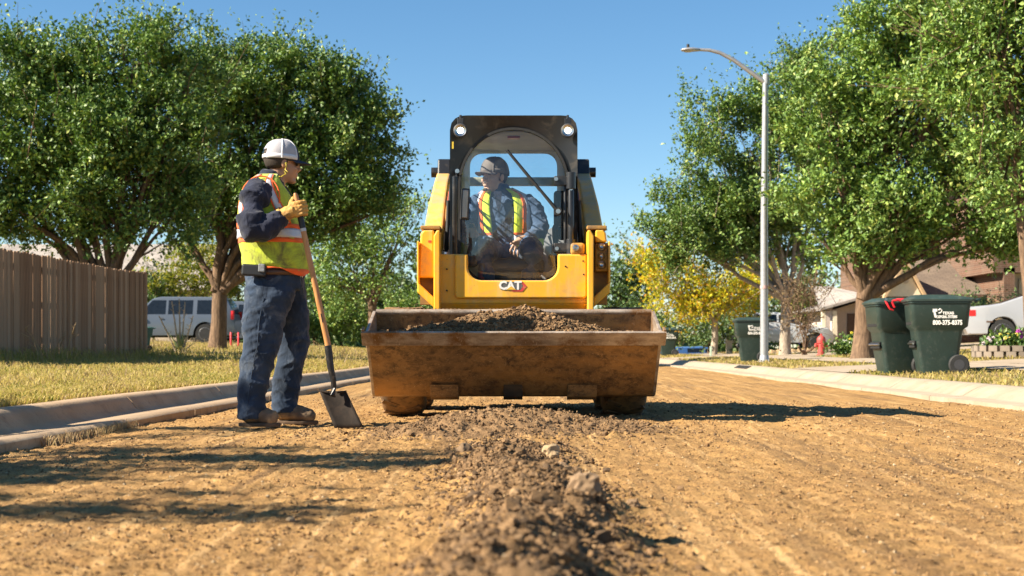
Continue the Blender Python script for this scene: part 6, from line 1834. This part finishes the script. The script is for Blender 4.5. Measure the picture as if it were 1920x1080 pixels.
def car(loc, rz, label, cat, name, col, L, W_, top, belt, wheels, wr, windows, glass_x, sill=0.30, lamps=()):
    """top/belt: height keys from tail (-) to nose (+)"""
    c = empty(name, loc, rz, label, cat)
    w = W_ / 2
    def ztop(x): return interp(top, x)
    def zbelt(x): return min(interp(belt, x), ztop(x) - 0.06)
    def plan(x): t = abs(x) / (L / 2); return w * (1 - 0.13 * max(0, t - 0.72) ** 1.4 / 0.17)
    def yside(x, z):
        zb, zt = zbelt(x), ztop(x)
        wr_ = plan(x) * (0.975 - 0.24 * max(0, zt - zb - 0.08) / 0.75)
        if z <= zb: return plan(x) * (0.975 + 0.025 * (1 - abs((z - 0.65) / 0.5)))
        t = (z - zb) / max(0.02, zt - 0.05 - zb)
        return plan(x) * 0.975 * (1 - min(1, t)) + wr_ * min(1, t)
    xs_ = sorted(set([round(-L / 2 + L * k / 70, 4) for k in range(71)] + [round(q + s_ * wr * 1.14, 4) for q in wheels for s_ in (-1, 1)]))
    rings = []
    for x in xs_:
        zb = sill + (0.12 if abs(x) > L / 2 - 0.12 else 0)
        for q in wheels:
            dd = (wr * 1.16) ** 2 - (x - q) ** 2
            if dd > 0: zb = max(zb, wr + math.sqrt(dd) * 0.98)
        zt, bl = ztop(x), zbelt(x)
        bl = max(bl, zb + 0.02); zt = max(zt, bl + 0.05)
        half = [(0.0, zb), (yside(x, zb) * 0.93, zb), (yside(x, zb + 0.03), min(zb + 0.03, bl)), (yside(x, (zb + bl) / 2), (zb + bl) / 2), (yside(x, bl), bl), (yside(x, zt - 0.05), max(bl, zt - 0.05)), (yside(x, zt - 0.02) * 0.93, zt - 0.012), (yside(x, zt) * 0.6, zt), (0.0, zt + 0.006)]
        ring = [(x, y_, z_) for y_, z_ in half] + [(x, -y_, z_) for y_, z_ in half[-2:0:-1]]
        rings.append(ring)
    mb = MB(); mb.loft(rings, True)
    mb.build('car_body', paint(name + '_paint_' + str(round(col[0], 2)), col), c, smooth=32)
    mb = MB(); mb.box((0, 0, 0.42), (L * 0.9, W_ * 0.70, 0.34)); mb.build('underbody', M_BLACK, c)
    for q in wheels:
        for s_ in (-1, 1):
            wl = empty('wheel', (q, s_ * (w - 0.13), wr)); wl.parent = c
            mb = MB(); mb.lathe([(wr * 0.6, -0.11), (wr * 0.95, -0.11), (wr, -0.07), (wr, 0.07), (wr * 0.95, 0.11), (wr * 0.6, 0.11)], (0, 0, 0), 'Y', 30); mb.build('tyre', M_RUB, wl, smooth=40)
            mb = MB(); mb.lathe([(wr * 0.66, s_ * 0.105), (wr * 0.62, s_ * 0.112), (wr * 0.58, s_ * 0.06), (wr * 0.1, s_ * 0.05)], (0, 0, 0), 'Y', 30)
            for k in range(5):
                a = 2 * PI * k / 5
                mb.box((math.cos(a) * wr * 0.36, s_ * 0.085, math.sin(a) * wr * 0.36), (wr * 0.60, 0.03, wr * 0.17), Matrix.Rotation(-a, 3, 'Y'))
            mb.cyl((0, s_ * 0.06, 0), (0, s_ * 0.108, 0), wr * 0.14, 12); mb.build('rim', M_ALLOY, wl, smooth=40)
            mb = MB(); mb.lathe([(wr * 0.57, s_ * 0.045), (wr * 0.05, s_ * 0.04), (wr * 0.05, s_ * 0.03), (wr * 0.57, s_ * 0.03)], (0, 0, 0), 'Y', 24); mb.build('brake', M_TRIM, wl)
    for poly in windows:                       # side glass, set a few millimetres proud
        for s_ in (-1, 1):
            mb = MB(); n_ = 6; rows = []
            (xa0, xa1, za), (xb0, xb1, zb_) = poly     # bottom edge, top edge
            for i in range(n_ + 1):
                t = i / n_
                z = za + (zb_ - za) * t
                rows.append([(xa0 + (xb0 - xa0) * t + (xa1 + (xb1 - xa1) * t - xa0 - (xb0 - xa0) * t) * j / 8, s_ * (yside(xa0 + (xb0 - xa0) * t + (xa1 + (xb1 - xa1) * t - xa0 - (xb0 - xa0) * t) * j / 8, z) + 0.006), z) for j in range(9)])
            mb.loft(rows, False, closed=False); mb.build('side_window', M_TINT, c, smooth=60)
    for (x0, x1) in glass_x:                   # screens front and rear
        mb = MB(); rows = []
        for i in range(7):
            x = x0 + (x1 - x0) * i / 6
            z = ztop(x); yy = yside(x, z - 0.03) * 0.90
            rows.append([(x, yy * (2 * j / 8 - 1), z + 0.012 - 0.012 * abs(2 * j / 8 - 1)) for j in range(9)])
        mb.loft(rows, False, closed=False); mb.build('screen', M_TINT, c, smooth=60)
    for (nm, x0, x1, z0, z1, mt, wrap) in lamps:
        for s_ in (-1, 1):
            mb = MB(); rows = []
            for i in range(5):
                z = z0 + (z1 - z0) * i / 4
                rows.append([(x0 + (x1 - x0) * j / 6, s_ * (yside(x0 + (x1 - x0) * j / 6, z) + 0.008), z) for j in range(7)])
            mb.loft(rows, False, closed=False)
            if wrap:
                xe = -L / 2 - 0.008 if x0 < 0 else L / 2 + 0.008
                yy = yside(xe, (z0 + z1) / 2)
                mb.add([(xe, s_ * yy, z0), (xe, s_ * yy * 0.45, z0), (xe, s_ * yy * 0.45, z1), (xe, s_ * yy, z1)], [(0, 1, 2, 3)])
            mb.build(nm, mt, c, smooth=60)
    mb = MB()
    for q in wheels[:0]: pass
    for s_ in (-1, 1):
        mb = MB(); mb.box((windows[0][0][1] + 0.1, s_ * (w + 0.06), zbelt(0) + 0.05), (0.12, 0.16, 0.12)); mb.build('mirror', M_TRIM, c, bevel=0.03)
        mb = MB(); mb.box((windows[0][0][0] + 0.12, s_ * (w * 0.985 + 0.004), zbelt(0) - 0.13), (0.16, 0.03, 0.03)); mb.build('door_handle', M_TRIM, c, bevel=0.006)
    return c
suv_top = [(-2.62, 0.62), (-2.56, 1.0), (-2.45, 1.45), (-2.25, 1.80), (-2.0, 1.86), (0.35, 1.87), (0.65, 1.80), (1.30, 1.22), (2.30, 1.10), (2.5, 0.95), (2.62, 0.6)]
suv_belt = [(-2.7, 1.12), (2.7, 1.08)]
suv_win = [((0.12, 1.12, 1.16), (0.12, 0.66, 1.72)), ((-0.95, 0.02, 1.16), (-0.95, 0.02, 1.72)), ((-2.20, -1.12, 1.16), (-2.10, -1.12, 1.72))]
x = PX(326, 60); car((x, 60, gzL(x, 60) - 0.02), PI, 'white sport utility vehicle painted as shaded, half hidden by the fence end', 'car', 'parked_car', (0.10, 0.12, 0.155), 5.24, 1.98, suv_top, suv_belt, (1.62, -1.45), 0.39, suv_win, ((0.68, 1.28), (-2.52, -2.28)), lamps=(('tail_lamp', -2.58, -2.45, 0.95, 1.3, M_TAIL, False),))  # white body; tree shade on it is put into the darkened paint
x = PX(455, 63); car((x, 63, gzL(x, 63) - 0.02), PI, 'second pale vehicle between the oak trunk and the standing worker', 'car', 'parked_car', (0.10, 0.115, 0.145), 5.24, 1.98, suv_top, suv_belt, (1.62, -1.45), 0.39, suv_win, ((0.68, 1.28), (-2.52, -2.28)))  # shares the shade-darkened paint of the vehicle in front
cp_top = [(-2.51, 0.55), (-2.48, 0.98), (-2.40, 1.06), (-1.75, 1.12), (-1.55, 1.15), (-0.75, 1.42), (-0.3, 1.46), (0.25, 1.44), (0.95, 1.06), (2.2, 0.95), (2.42, 0.82), (2.51, 0.5)]
cp_belt = [(-2.6, 0.98), (-1.2, 1.02), (2.6, 0.92)]
x = PX(1806, 42.5) + 2.5
car((x, 42.5, gzR(x, 42.5) + 0.02), R(-10), 'white two door coupe parked on the drive at the right edge', 'car', 'parked_car', (0.33, 0.34, 0.365), 5.02, 1.92, cp_top, cp_belt, (1.45, -1.45), 0.355, [((-0.25, 0.80, 1.05), (-0.25, 0.35, 1.38)), ((-0.75, -0.32, 1.07), (-0.62, -0.32, 1.36))], ((0.28, 0.92), (-1.52, -0.80)), 0.28,
    lamps=(('tail_lamp', -2.50, -2.18, 0.80, 0.97, M_TAIL, True), ('side_marker', -1.90, -1.72, 0.62, 0.66, M_DOOR, False)))
wg_top = [(-2.2, 0.6), (-2.15, 0.95), (-2.0, 1.35), (-1.75, 1.52), (-0.2, 1.56), (0.3, 1.48), (0.95, 1.05), (1.9, 0.92), (2.1, 0.75), (2.2, 0.5)]
x = PX(1458, 61); car((x, 61, gzR(x, 61)), 0, 'silver wagon parked behind the lamp post and withered bush', 'car', 'parked_car', (0.46, 0.48, 0.51), 4.4, 1.82, wg_top, [(-2.3, 0.98), (2.3, 0.92)], (1.35, -1.35), 0.34, [((-0.1, 0.78, 1.03), (-0.1, 0.38, 1.44)), ((-1.0, -0.18, 1.03), (-1.0, -0.18, 1.46)), ((-1.75, -1.08, 1.05), (-1.6, -1.08, 1.42))], ((0.35, 0.92), (-2.1, -1.82)), lamps=(('tail_lamp', -2.19, -2.0, 0.85, 1.15, M_CLEAR, True),))
x = PX(1318, 74); car((x, 74, gzR(x, 74)), R(8), 'low blue car beyond the verge under the golden maple', 'car', 'parked_car', (0.05, 0.13, 0.34), 4.4, 1.8, [(a, b * 0.92) for a, b in wg_top], [(-2.3, 0.9), (2.3, 0.85)], (1.35, -1.35), 0.33, [((-0.1, 0.78, 0.95), (-0.1, 0.38, 1.32)), ((-1.0, -0.18, 0.95), (-1.0, -0.18, 1.34))], ((0.35, 0.92), (-2.1, -1.82)))

# ---- houses
def brick_mat(name, c1, c2, mortar, sc=1.0):
    m = NT(name)
    b = m.n('ShaderNodeTexBrick'); b.inputs['Scale'].default_value = sc
    b.inputs['Color1'].default_value = (*c1, 1); b.inputs['Color2'].default_value = (*c2, 1); b.inputs['Mortar'].default_value = (*mortar, 1)
    b.inputs['Brick Width'].default_value = 0.24; b.inputs['Row Height'].default_value = 0.078; b.inputs['Mortar Size'].default_value = 0.008
    mp = m.n('ShaderNodeMapping'); mp.inputs['Rotation'].default_value = (PI / 2, 0, 0)
    m.l(m.coord(), mp.inputs[0]); m.l(mp.outputs[0], b.inputs['Vector'])
    col = m.mix(m.ramp(m.noise(1.5, 5), 0.4, 0.75), b.outputs[0], m.mix(0.4, b.outputs[0], mortar))
    m.set(Base_Color=col, Roughness=0.9); m.bump(b.outputs[1], 0.4, 0.01)
    return m.m
M_BRICK = brick_mat('pinkish_brick', (0.15, 0.068, 0.04), (0.085, 0.04, 0.026), (0.20, 0.155, 0.11))
def shingle(name, c1, c2):
    m = NT(name)
    b = m.n('ShaderNodeTexBrick'); b.inputs['Color1'].default_value = (*c1, 1); b.inputs['Color2'].default_value = (*c2, 1); b.inputs['Mortar'].default_value = (*[c * 0.55 for c in c1], 1)
    b.inputs['Brick Width'].default_value = 0.32; b.inputs['Row Height'].default_value = 0.15; b.inputs['Mortar Size'].default_value = 0.012; b.inputs['Scale'].default_value = 1
    m.l(m.coord(), b.inputs['Vector'])
    m.set(Base_Color=m.mix(m.ramp(m.noise(1.0, 5), 0.35, 0.7), b.outputs[0], m.mix(1.0, b.outputs[0], (0.7, 0.7, 0.72), 'MULTIPLY')), Roughness=0.95); m.bump(b.outputs[1], 0.5, 0.02)
    return m.m
M_SHIN = shingle('brown_shingles', (0.20, 0.15, 0.11), (0.16, 0.12, 0.09))
M_SHIN2 = shingle('pale_shingles', (0.40, 0.36, 0.32), (0.34, 0.30, 0.27))
M_CREAM = simple('cream_siding', (0.72, 0.64, 0.48), 0.85, var=0.06)
M_TANW = simple('tan_stucco', (0.52, 0.42, 0.31), 0.9, var=0.1, bump=0.2)
M_PALEW = simple('pale_mauve_siding', (0.50, 0.42, 0.37), 0.9, var=0.08)
M_TRIMB = simple('tan_rake_board', (0.50, 0.34, 0.19), 0.7, var=0.1)
M_DOOR = simple('brown_door', (0.11, 0.065, 0.045), 0.6, var=0.2)
M_GDOOR = simple('tan_garage_door', (0.46, 0.38, 0.26), 0.7, var=0.06)
M_PANE = simple('dark_pane', (0.03, 0.04, 0.055), 0.06, var=0.3)
def house_root(px, d, label):
    x = PX(px, d); return empty('house', (x, d, gzR(x, min(d, 61)) if x > 0 else gzL(x, d)), 0, label, 'house')
def window(h, x, y, z, w, ht):
    mb = MB(); mb.box((x, y - 0.02, z), (w + 0.16, 0.06, ht + 0.16)); f = mb.build('window', M_CREAM, h, bevel=0.01)
    for sx in (-1, 1):
        for sz in (-1, 1):
            mb = MB(); mb.box((x + sx * w / 4, y - 0.055, z + sz * ht / 4), (w / 2 - 0.03, 0.02, ht / 2 - 0.03)); mb.build('pane', M_PANE, f)
# brick house with garage at the right edge
dA = 56.0
hA = house_root(1865, dA, 'brick house with a tan garage at the right edge behind the coupe')
w = 6.0
mb = MB(); mb.box((0.55 + 1.2 / 2 - 0.60, 3, 1.35), (0.42, 6, 2.9)); mb.build('pier', M_BRICK, hA)
mb = MB(); mb.box2((-0.05, 0, 2.62), (6, 7, 6.2)); mb.build('wall', M_BRICK, hA)
mb = MB(); mb.box2((0.80, 0.5, -0.3), (6, 7, 2.61)); mb.build('garage_wall', M_TANW, hA)
for k in range(4):
    mb = MB(); mb.box2((1.05, 0.42, 0.02 + k * 0.60), (3.6, 0.499, 0.59 + k * 0.60)); mb.build('garage_panel', M_GDOOR, hA, bevel=0.015)
window(hA, 2.3, 0, 4.4, 1.2, 1.3)
mb = MB(); mb.prism([(-0.6, -0.5, 6.2), (6.6, -0.5, 6.2), (6.6, 7.5, 6.2), (-0.6, 7.5, 6.2)], (0, 0, 0.16)); mb.build('eave', M_TRIMB, hA)
mb = MB(); mb.add([(-0.6, -0.5, 6.37), (6.6, -0.5, 6.37), (6.6, 7.5, 6.37), (-0.6, 7.5, 6.37), (2.2, 3.5, 8.4), (3.8, 3.5, 8.4)], [(0, 1, 5, 4), (1, 2, 5), (2, 3, 4, 5), (3, 0, 4)]); mb.build('roof', M_SHIN, hA)
# tan roofed house with a cream gable
dB = 58.0
hB = house_root(1770, dB, 'low house with a wide brown shingle roof and cream gable')
bx0, bx1 = PX(1690, dB) - hB.location.x, PX(1864, dB) - hB.location.x
ez = PZ(552, dB) - hB.location.z; rz_ = PZ(487, dB + 4) - hB.location.z
mb = MB(); mb.box2((bx0 + 0.1, 0.5, -0.4), (bx1, 7, ez)); mb.build('wall', M_BRICK, hB)
mb = MB(); mb.prism([(bx0, 0, ez), (bx0, 4, rz_), (bx0, 8, ez), (bx0, 8, ez - 0.15), (bx0, 4, rz_ - 0.15), (bx0, 0, ez - 0.15)], (bx1 - bx0 + 0.2, 0, 0)); rf = mb.build('roof', M_SHIN, hB)
mb = MB(); mb.box2((bx0, -0.03, ez - 0.17), (bx1, 0.0, ez + 0.0)); mb.build('gutter', M_DOOR, hB)
gx0, gx1 = PX(1656, dB) - hB.location.x, PX(1722, dB) - hB.location.x; gm = PX(1691, dB) - hB.location.x; gz = PZ(497, dB) - hB.location.z
mb = MB(); mb.prism([(gx0, -0.5, ez - 0.1), (gx1, -0.5, ez - 0.1), (gm, -0.5, gz)], (0, 3.0, 0)); mb.build('gable', M_CREAM, hB)
mb = MB(); mb.box2((gx0 + 0.1, -0.45, -0.4), (gx1 - 0.1, 2.4, ez - 0.11)); mb.build('gable_wall', M_BRICK, hB)
for (xa, xb) in ((gx0 - 0.15, gm), (gx1 + 0.15, gm)):
    mb = MB(); mb.prism([(xa, -0.72, ez - 0.28), (xb, -0.72, gz + 0.02), (xb, -0.72, gz + 0.20), (xa, -0.72, ez - 0.08)], (0, 0.26, 0)); mb.build('rake_board', M_TRIMB, hB)
    mb = MB(); mb.prism([(xa, -0.45, ez - 0.07), (xb, -0.45, gz + 0.21), (xb, -0.45, gz + 0.28), (xa, -0.45, ez + 0.0)], (0, 3.2, 0)); mb.build('gable_roof', M_SHIN, hB)
mb = MB(); mb.lathe([(0.02, 0.0), (0.15, 0.0), (0.15, -0.04), (0.02, -0.04)], (gm, -0.505, ez + 0.55), 'Y', 16); mb.build('gable_vent', M_TANW, hB)
for xx in (bx0 + 1.4, bx0 + 2.6): window(hB, xx, 0.5, 1.25, 0.7, 1.1)
# brick house behind the oak trunk
dC = 66.0
hC = house_root(1668, dC, 'two storey brick house seen right of the oak trunk'); hC.location.z = 0.2
x0, x1 = PX(1632, dC) - hC.location.x, PX(1712, dC) - hC.location.x
mb = MB(); mb.box2((x0, 0, -0.5), (x1 + 2.0, 6, 5.0)); mb.build('wall', M_BRICK, hC)
window(hC, PX(1672, dC) - hC.location.x, -0.005, PZ(522, dC) - 0.2, 0.55, 1.0); window(hC, PX(1645, dC) - hC.location.x, -0.005, PZ(535, dC) - 0.2, 0.3, 0.5)
mb = MB(); mb.prism([(x0 - 0.5, -0.5, 5.0), (x0 - 0.5, 3, 7.0), (x0 - 0.5, 6.5, 5.0)], (x1 - x0 + 3, 0, 0)); mb.build('roof', M_SHIN, hC)
# pale garage left of the trunk
dD = 61.0
hD = house_root(1580, dD, 'pale garage house with porch posts left of the oak trunk')
gx = lambda px: PX(px, dD) - hD.location.x
gzz = lambda py: PZ(py, dD) - hD.location.z
mb = MB(); mb.prism([(gx(1560), 0, -0.4), (gx(1640), 0, -0.4), (gx(1640), 0, gzz(556)), (gx(1560), 0, gzz(582))], (0, 5, 0)); mb.build('wall', M_PALEW, hD)
mb = MB(); mb.prism([(gx(1534), -0.5, gzz(583)), (gx(1645), -0.5, gzz(551)), (gx(1645), -0.5, gzz(546)), (gx(1534), -0.5, gzz(579))], (0, 6, 0)); mb.build('roof', M_SHIN2, hD)
mb = MB(); mb.prism([(gx(1536), -0.3, gzz(578)), (gx(1620), -0.3, gzz(554)), (gx(1600), 4.5, gzz(530)), (gx(1560), 4.5, gzz(530))], (0, 0.05, 0.04)); mb.build('roof_slope', M_SHIN2, hD)
for px_ in (1541, 1549, 1562):
    mb = MB(); mb.box((gx(px_), -0.3, (gzz(583) - 0.4) / 2), (0.16, 0.16, gzz(583) + 0.4)); mb.build('porch_post', M_CREAM if px_ != 1549 else M_PALEW, hD)
mb = MB(); mb.box2((gx(1588), -0.04, -0.3), (gx(1612), 0.0, gzz(588))); mb.build('door', M_DOOR, hD)
for px_ in (1594, 1606):
    mb = MB(); mb.box2((gx(px_ - 4), -0.06, 0.2), (gx(px_ + 4), -0.041, gzz(592))); mb.build('door_panel', M_DOOR, hD, bevel=0.01)
# house behind the left oaks
dE = 72.0
hE = house_root(130, dE, 'pale roofed house glimpsed between the left oak limbs')
mb = MB(); mb.box2((-6, 0, -0.5), (6, 8, 3.6)); mb.build('wall', M_TANW, hE)
mb = MB(); mb.prism([(-6.6, -0.6, 3.5), (-6.6, 4, 6.0), (-6.6, 8.6, 3.5)], (13.2, 0, 0)); mb.build('roof', M_SHIN2, hE)
window(hE, 1.5, -0.005, 2.2, 1.4, 1.2); window(hE, -2.5, -0.005, 2.2, 1.4, 1.2)

# ---- planting
M_FOL = leaf_mat('garden_leaves', [(0.0, (0.03, 0.075, 0.02)), (0.6, (0.08, 0.15, 0.03)), (1.0, (0.17, 0.24, 0.05))])
def flowers(px, py, d, w, h, col, label, seed, n=26):
    x = PX(px, d); z = gzR(x, d)
    R_ = np.random.default_rng(seed)
    rt = empty('flowering_plant', (x, d, z), 0, label, 'flowers', 'garden flowers')
    ns = 90
    sp = R_.normal(0, 1, (ns, 3)) * np.array([w * 0.42, w * 0.3, h * 0.24]) + np.array([0, 0, h * 0.38])
    ax = R_.normal(0, 0.6, (ns, 3)) + np.array([0, 0, 0.8]); ax /= np.linalg.norm(ax, axis=1, keepdims=True)
    V, F = leaves_np(R_, sp, ax, np.full(ns, 0.12), 8, 0.10); np_mesh('foliage', V, F, M_FOL, rt)
    mt = simple('petal_' + str(seed), col, 0.6, var=0.12)
    mb = MB()
    for i in range(5): mb.ell((R_.normal(0, w * .3), R_.normal(0, w * .2), h * 0.1), (0.02, 0.02, h * 0.4), 5, 4)
    mb.build('stem', M_FOL, rt)
    for i in range(n):
        p = Vector((R_.normal(0, w * 0.42), R_.normal(0, w * 0.25) - 0.05, h * (0.45 + 0.55 * R_.random())))
        mb = MB()
        for q in range(5):
            a = 2 * PI * q / 5
            mb.ell(p + Vector((math.cos(a) * 0.022, 0, math.sin(a) * 0.022)), (0.02, 0.01, 0.02), 6, 4)
        mb.build('blossom', mt, rt)
flowers(1590, 645, 39.5, 0.55, 0.42, (0.62, 0.62, 0.55), 'white flowers at the left foot of the oak', 61, 10)
flowers(1605, 635, 40.0, 0.40, 0.62, (0.72, 0.60, 0.03), 'yellow flower spike left of the oak trunk', 62, 12)
flowers(1632, 645, 39.0, 0.45, 0.40, (0.45, 0.08, 0.42), 'purple flowers right of the oak trunk', 63, 12)
flowers(1645, 640, 39.5, 0.35, 0.60, (0.75, 0.07, 0.05), 'red flowers standing close to the rear bin', 64, 12)
flowers(1440, 640, 55.0, 1.3, 0.35, (0.25, 0.12, 0.42), 'low violet flowers behind the lamp post', 65, 14)
DPL = 29.0
flowers(1868, 650, DPL, 0.35, 0.42, (0.72, 0.55, 0.62), 'pale pink flowers at the left of the block planter', 66, 14)
flowers(1893, 648, DPL, 0.40, 0.46, (0.75, 0.62, 0.10), 'yellow flowers in the middle of the block planter', 67, 14)
flowers(1914, 642, DPL, 0.40, 0.55, (0.50, 0.05, 0.40), 'magenta flowers at the right of the block planter', 68, 10)
M_BLOCK = simple('grey_brown_block', (0.20, 0.16, 0.125), 0.95, var=0.22, scale=8, bump=0.6, bscale=30)
xc = PX(1905, DPL); zc = gzR(xc, DPL)
ring = empty('block_planter', (xc, DPL, zc), 0, 'round planter edge of grey brown blocks near the coupe', 'planter')
mb = MB(); mb.prism([(-0.107, -0.07, 0), (0.107, -0.07, 0), (0.09, 0.07, 0), (-0.09, 0.07, 0)], (0, 0, 0.11)); pb = mb.build('block', M_BLOCK, None, bevel=0.012); bme = pb.data; bpy.data.objects.remove(pb, do_unlink=True)
for row in range(2):
    for k in range(22):
        a = 2 * PI * (k + 0.5 * row) / 22
        o = bpy.data.objects.new('block', bme); C.objects.link(o); o.parent = ring
        o.location = (0.76 * math.cos(a), 0.76 * math.sin(a), 0.01 + row * 0.114); o.rotation_euler = (0, 0, a + PI / 2 + PI + rr.uniform(-.04, .04)); o.scale = (1, 1, 1)
mb = MB(); mb.lathe([(0.01, 0.16), (0.70, 0.16), (0.70, 0.02), (0.01, 0.02)], (0, 0, 0), 'Z', 24); mb.build('planter_soil', M_PILE, ring)
# pale edging stones before the silver wagon
for k in range(7):
    x = PX(1448 + 13 * k, 52); z = gzR(x, 52)
    bm = bmesh.new(); bmesh.ops.create_icosphere(bm, subdivisions=2, radius=1)
    for v in bm.verts: v.co = Vector((v.co.x * 0.13, v.co.y * 0.10, v.co.z * 0.09)) * (1 + 0.25 * math.sin(5 * v.co.x + k) * math.cos(4 * v.co.z + k))
    me = bpy.data.meshes.new('edging_stone'); bm.to_mesh(me); bm.free(); me.materials.append(M_ROCK)
    o = bpy.data.objects.new('edging_stone', me); C.objects.link(o); o.location = (x, 52, z + 0.05)
    tag(o, ('leftmost', 'second', 'third', 'fourth', 'fifth', 'sixth', 'rightmost')[k] + ' pale stone from the lamp post in the row edging the violet bed', 'stone', 'edging stones of the violet bed')
# utility stake and box
x = PX(1367, 55); z = gzR(x, 55)
ub = empty('utility_box', (x, 55, z), 0, 'tan utility box between the maple trunk and the lamp', 'utility box')
mb = MB(); mb.box((0, 0, 0.24), (0.22, 0.22, 0.48)); mb.build('cabinet', M_GDOOR, ub, bevel=0.02); mb = MB(); mb.box((0, 0, 0.50), (0.26, 0.26, 0.04)); mb.build('cover', M_GDOOR, ub, bevel=0.01)
x = PX(1333, 52); z = gzR(x, 52)
mb = MB(); mb.box((0, 0, 0.18), (0.07, 0.05, 0.36)); o = mb.build('utility_stake', simple('pale_green_plastic', (0.45, 0.58, 0.45), 0.5), None, bevel=0.01); o.location = (x, 52, z); tag(o, 'pale green marker stake at the foot of the maple', 'stake')
for i, (px_, lab) in enumerate(((433, 'left red marker post by the forked oak trunk'), (447, 'right red marker post by the standing worker'))):
    x = PX(px_, 44); z = gzL(x, 44)
    mb = MB(); mb.tube([(0, 0, -0.05), (0, 0, 0.45), (0, 0, 0.47)], [0.028, 0.028, 0.01], 8); o = mb.build('marker_post', M_RED, None, smooth=50); o.location = (x, 44, z); tag(o, lab, 'post', 'red marker posts')
# yucca with dry flower stalks
dY = 34.0
x = PX(338, dY); z = gzL(x, dY)
yu = empty('yucca', (x, dY, z), 0, 'spiky yucca with bare dry flower stalks near the fence end', 'plant')
M_YUC = simple('yucca_leaf', (0.14, 0.19, 0.09), 0.55, var=0.25)
for k in range(34):
    a = rr.uniform(0, 2 * PI); el = rr.uniform(0.25, 1.4); ln = rr.uniform(0.4, 0.7)
    dv = Vector((math.cos(a) * math.cos(el), math.sin(a) * math.cos(el), math.sin(el)))
    sd = Vector((-math.sin(a), math.cos(a), 0)) * 0.022
    p0 = Vector((0, 0, 0.02)); p1 = p0 + dv * ln * 0.6; p2 = p0 + dv * ln - Vector((0, 0, 0.06))
    mb = MB(); mb.add([p0 - sd, p0 + sd, p1 + sd * 0.9, p1 - sd * 0.9, p2], [(0, 1, 2, 3), (3, 2, 4)]); mb.build('leaf', M_YUC, yu)
M_STALK = simple('dry_stalk', (0.40, 0.31, 0.21), 0.8, var=0.2)
for (px_, py_, lean) in ((298, 592, 0), (322, 565, 0), (336, 560, 0), (347, 566, 0), (362, 592, 0)):
    e = P(px_, py_, dY) - yu.location
    mb = MB(); mb.tube([(e.x * 0.15, 0, 0.0), (e.x * 0.6, 0.02, e.z * 0.55), e], [0.022, 0.018, 0.012], 6)
    for q in range(5):
        t = 0.55 + 0.09 * q; b = Vector((e.x * t, 0, e.z * t)); a = rr.uniform(0, 6)
        mb.tube([b, b + Vector((math.cos(a) * 0.08, math.sin(a) * 0.08, 0.05))], [0.010, 0.004], 4)
    mb.build('flower_stalk', M_STALK, yu, smooth=60)
# dry tufts in the joint of the left gutter
n = 420
ty = 8.0 + 1.7 * rng.random(n); tx_ = left_edge(ty) + rng.normal(0.035, 0.025, n)
o = blades('dry_tufts', tx_, ty, road_z(tx_, ty) + 0.01, 0.03 + 0.05 * rng.random(n), np.full(n, 0.004), M_STRAW, 1.2)
tag(o, 'dry roots and tufts hanging at the lip of the left gutter', 'weeds', kind='stuff')
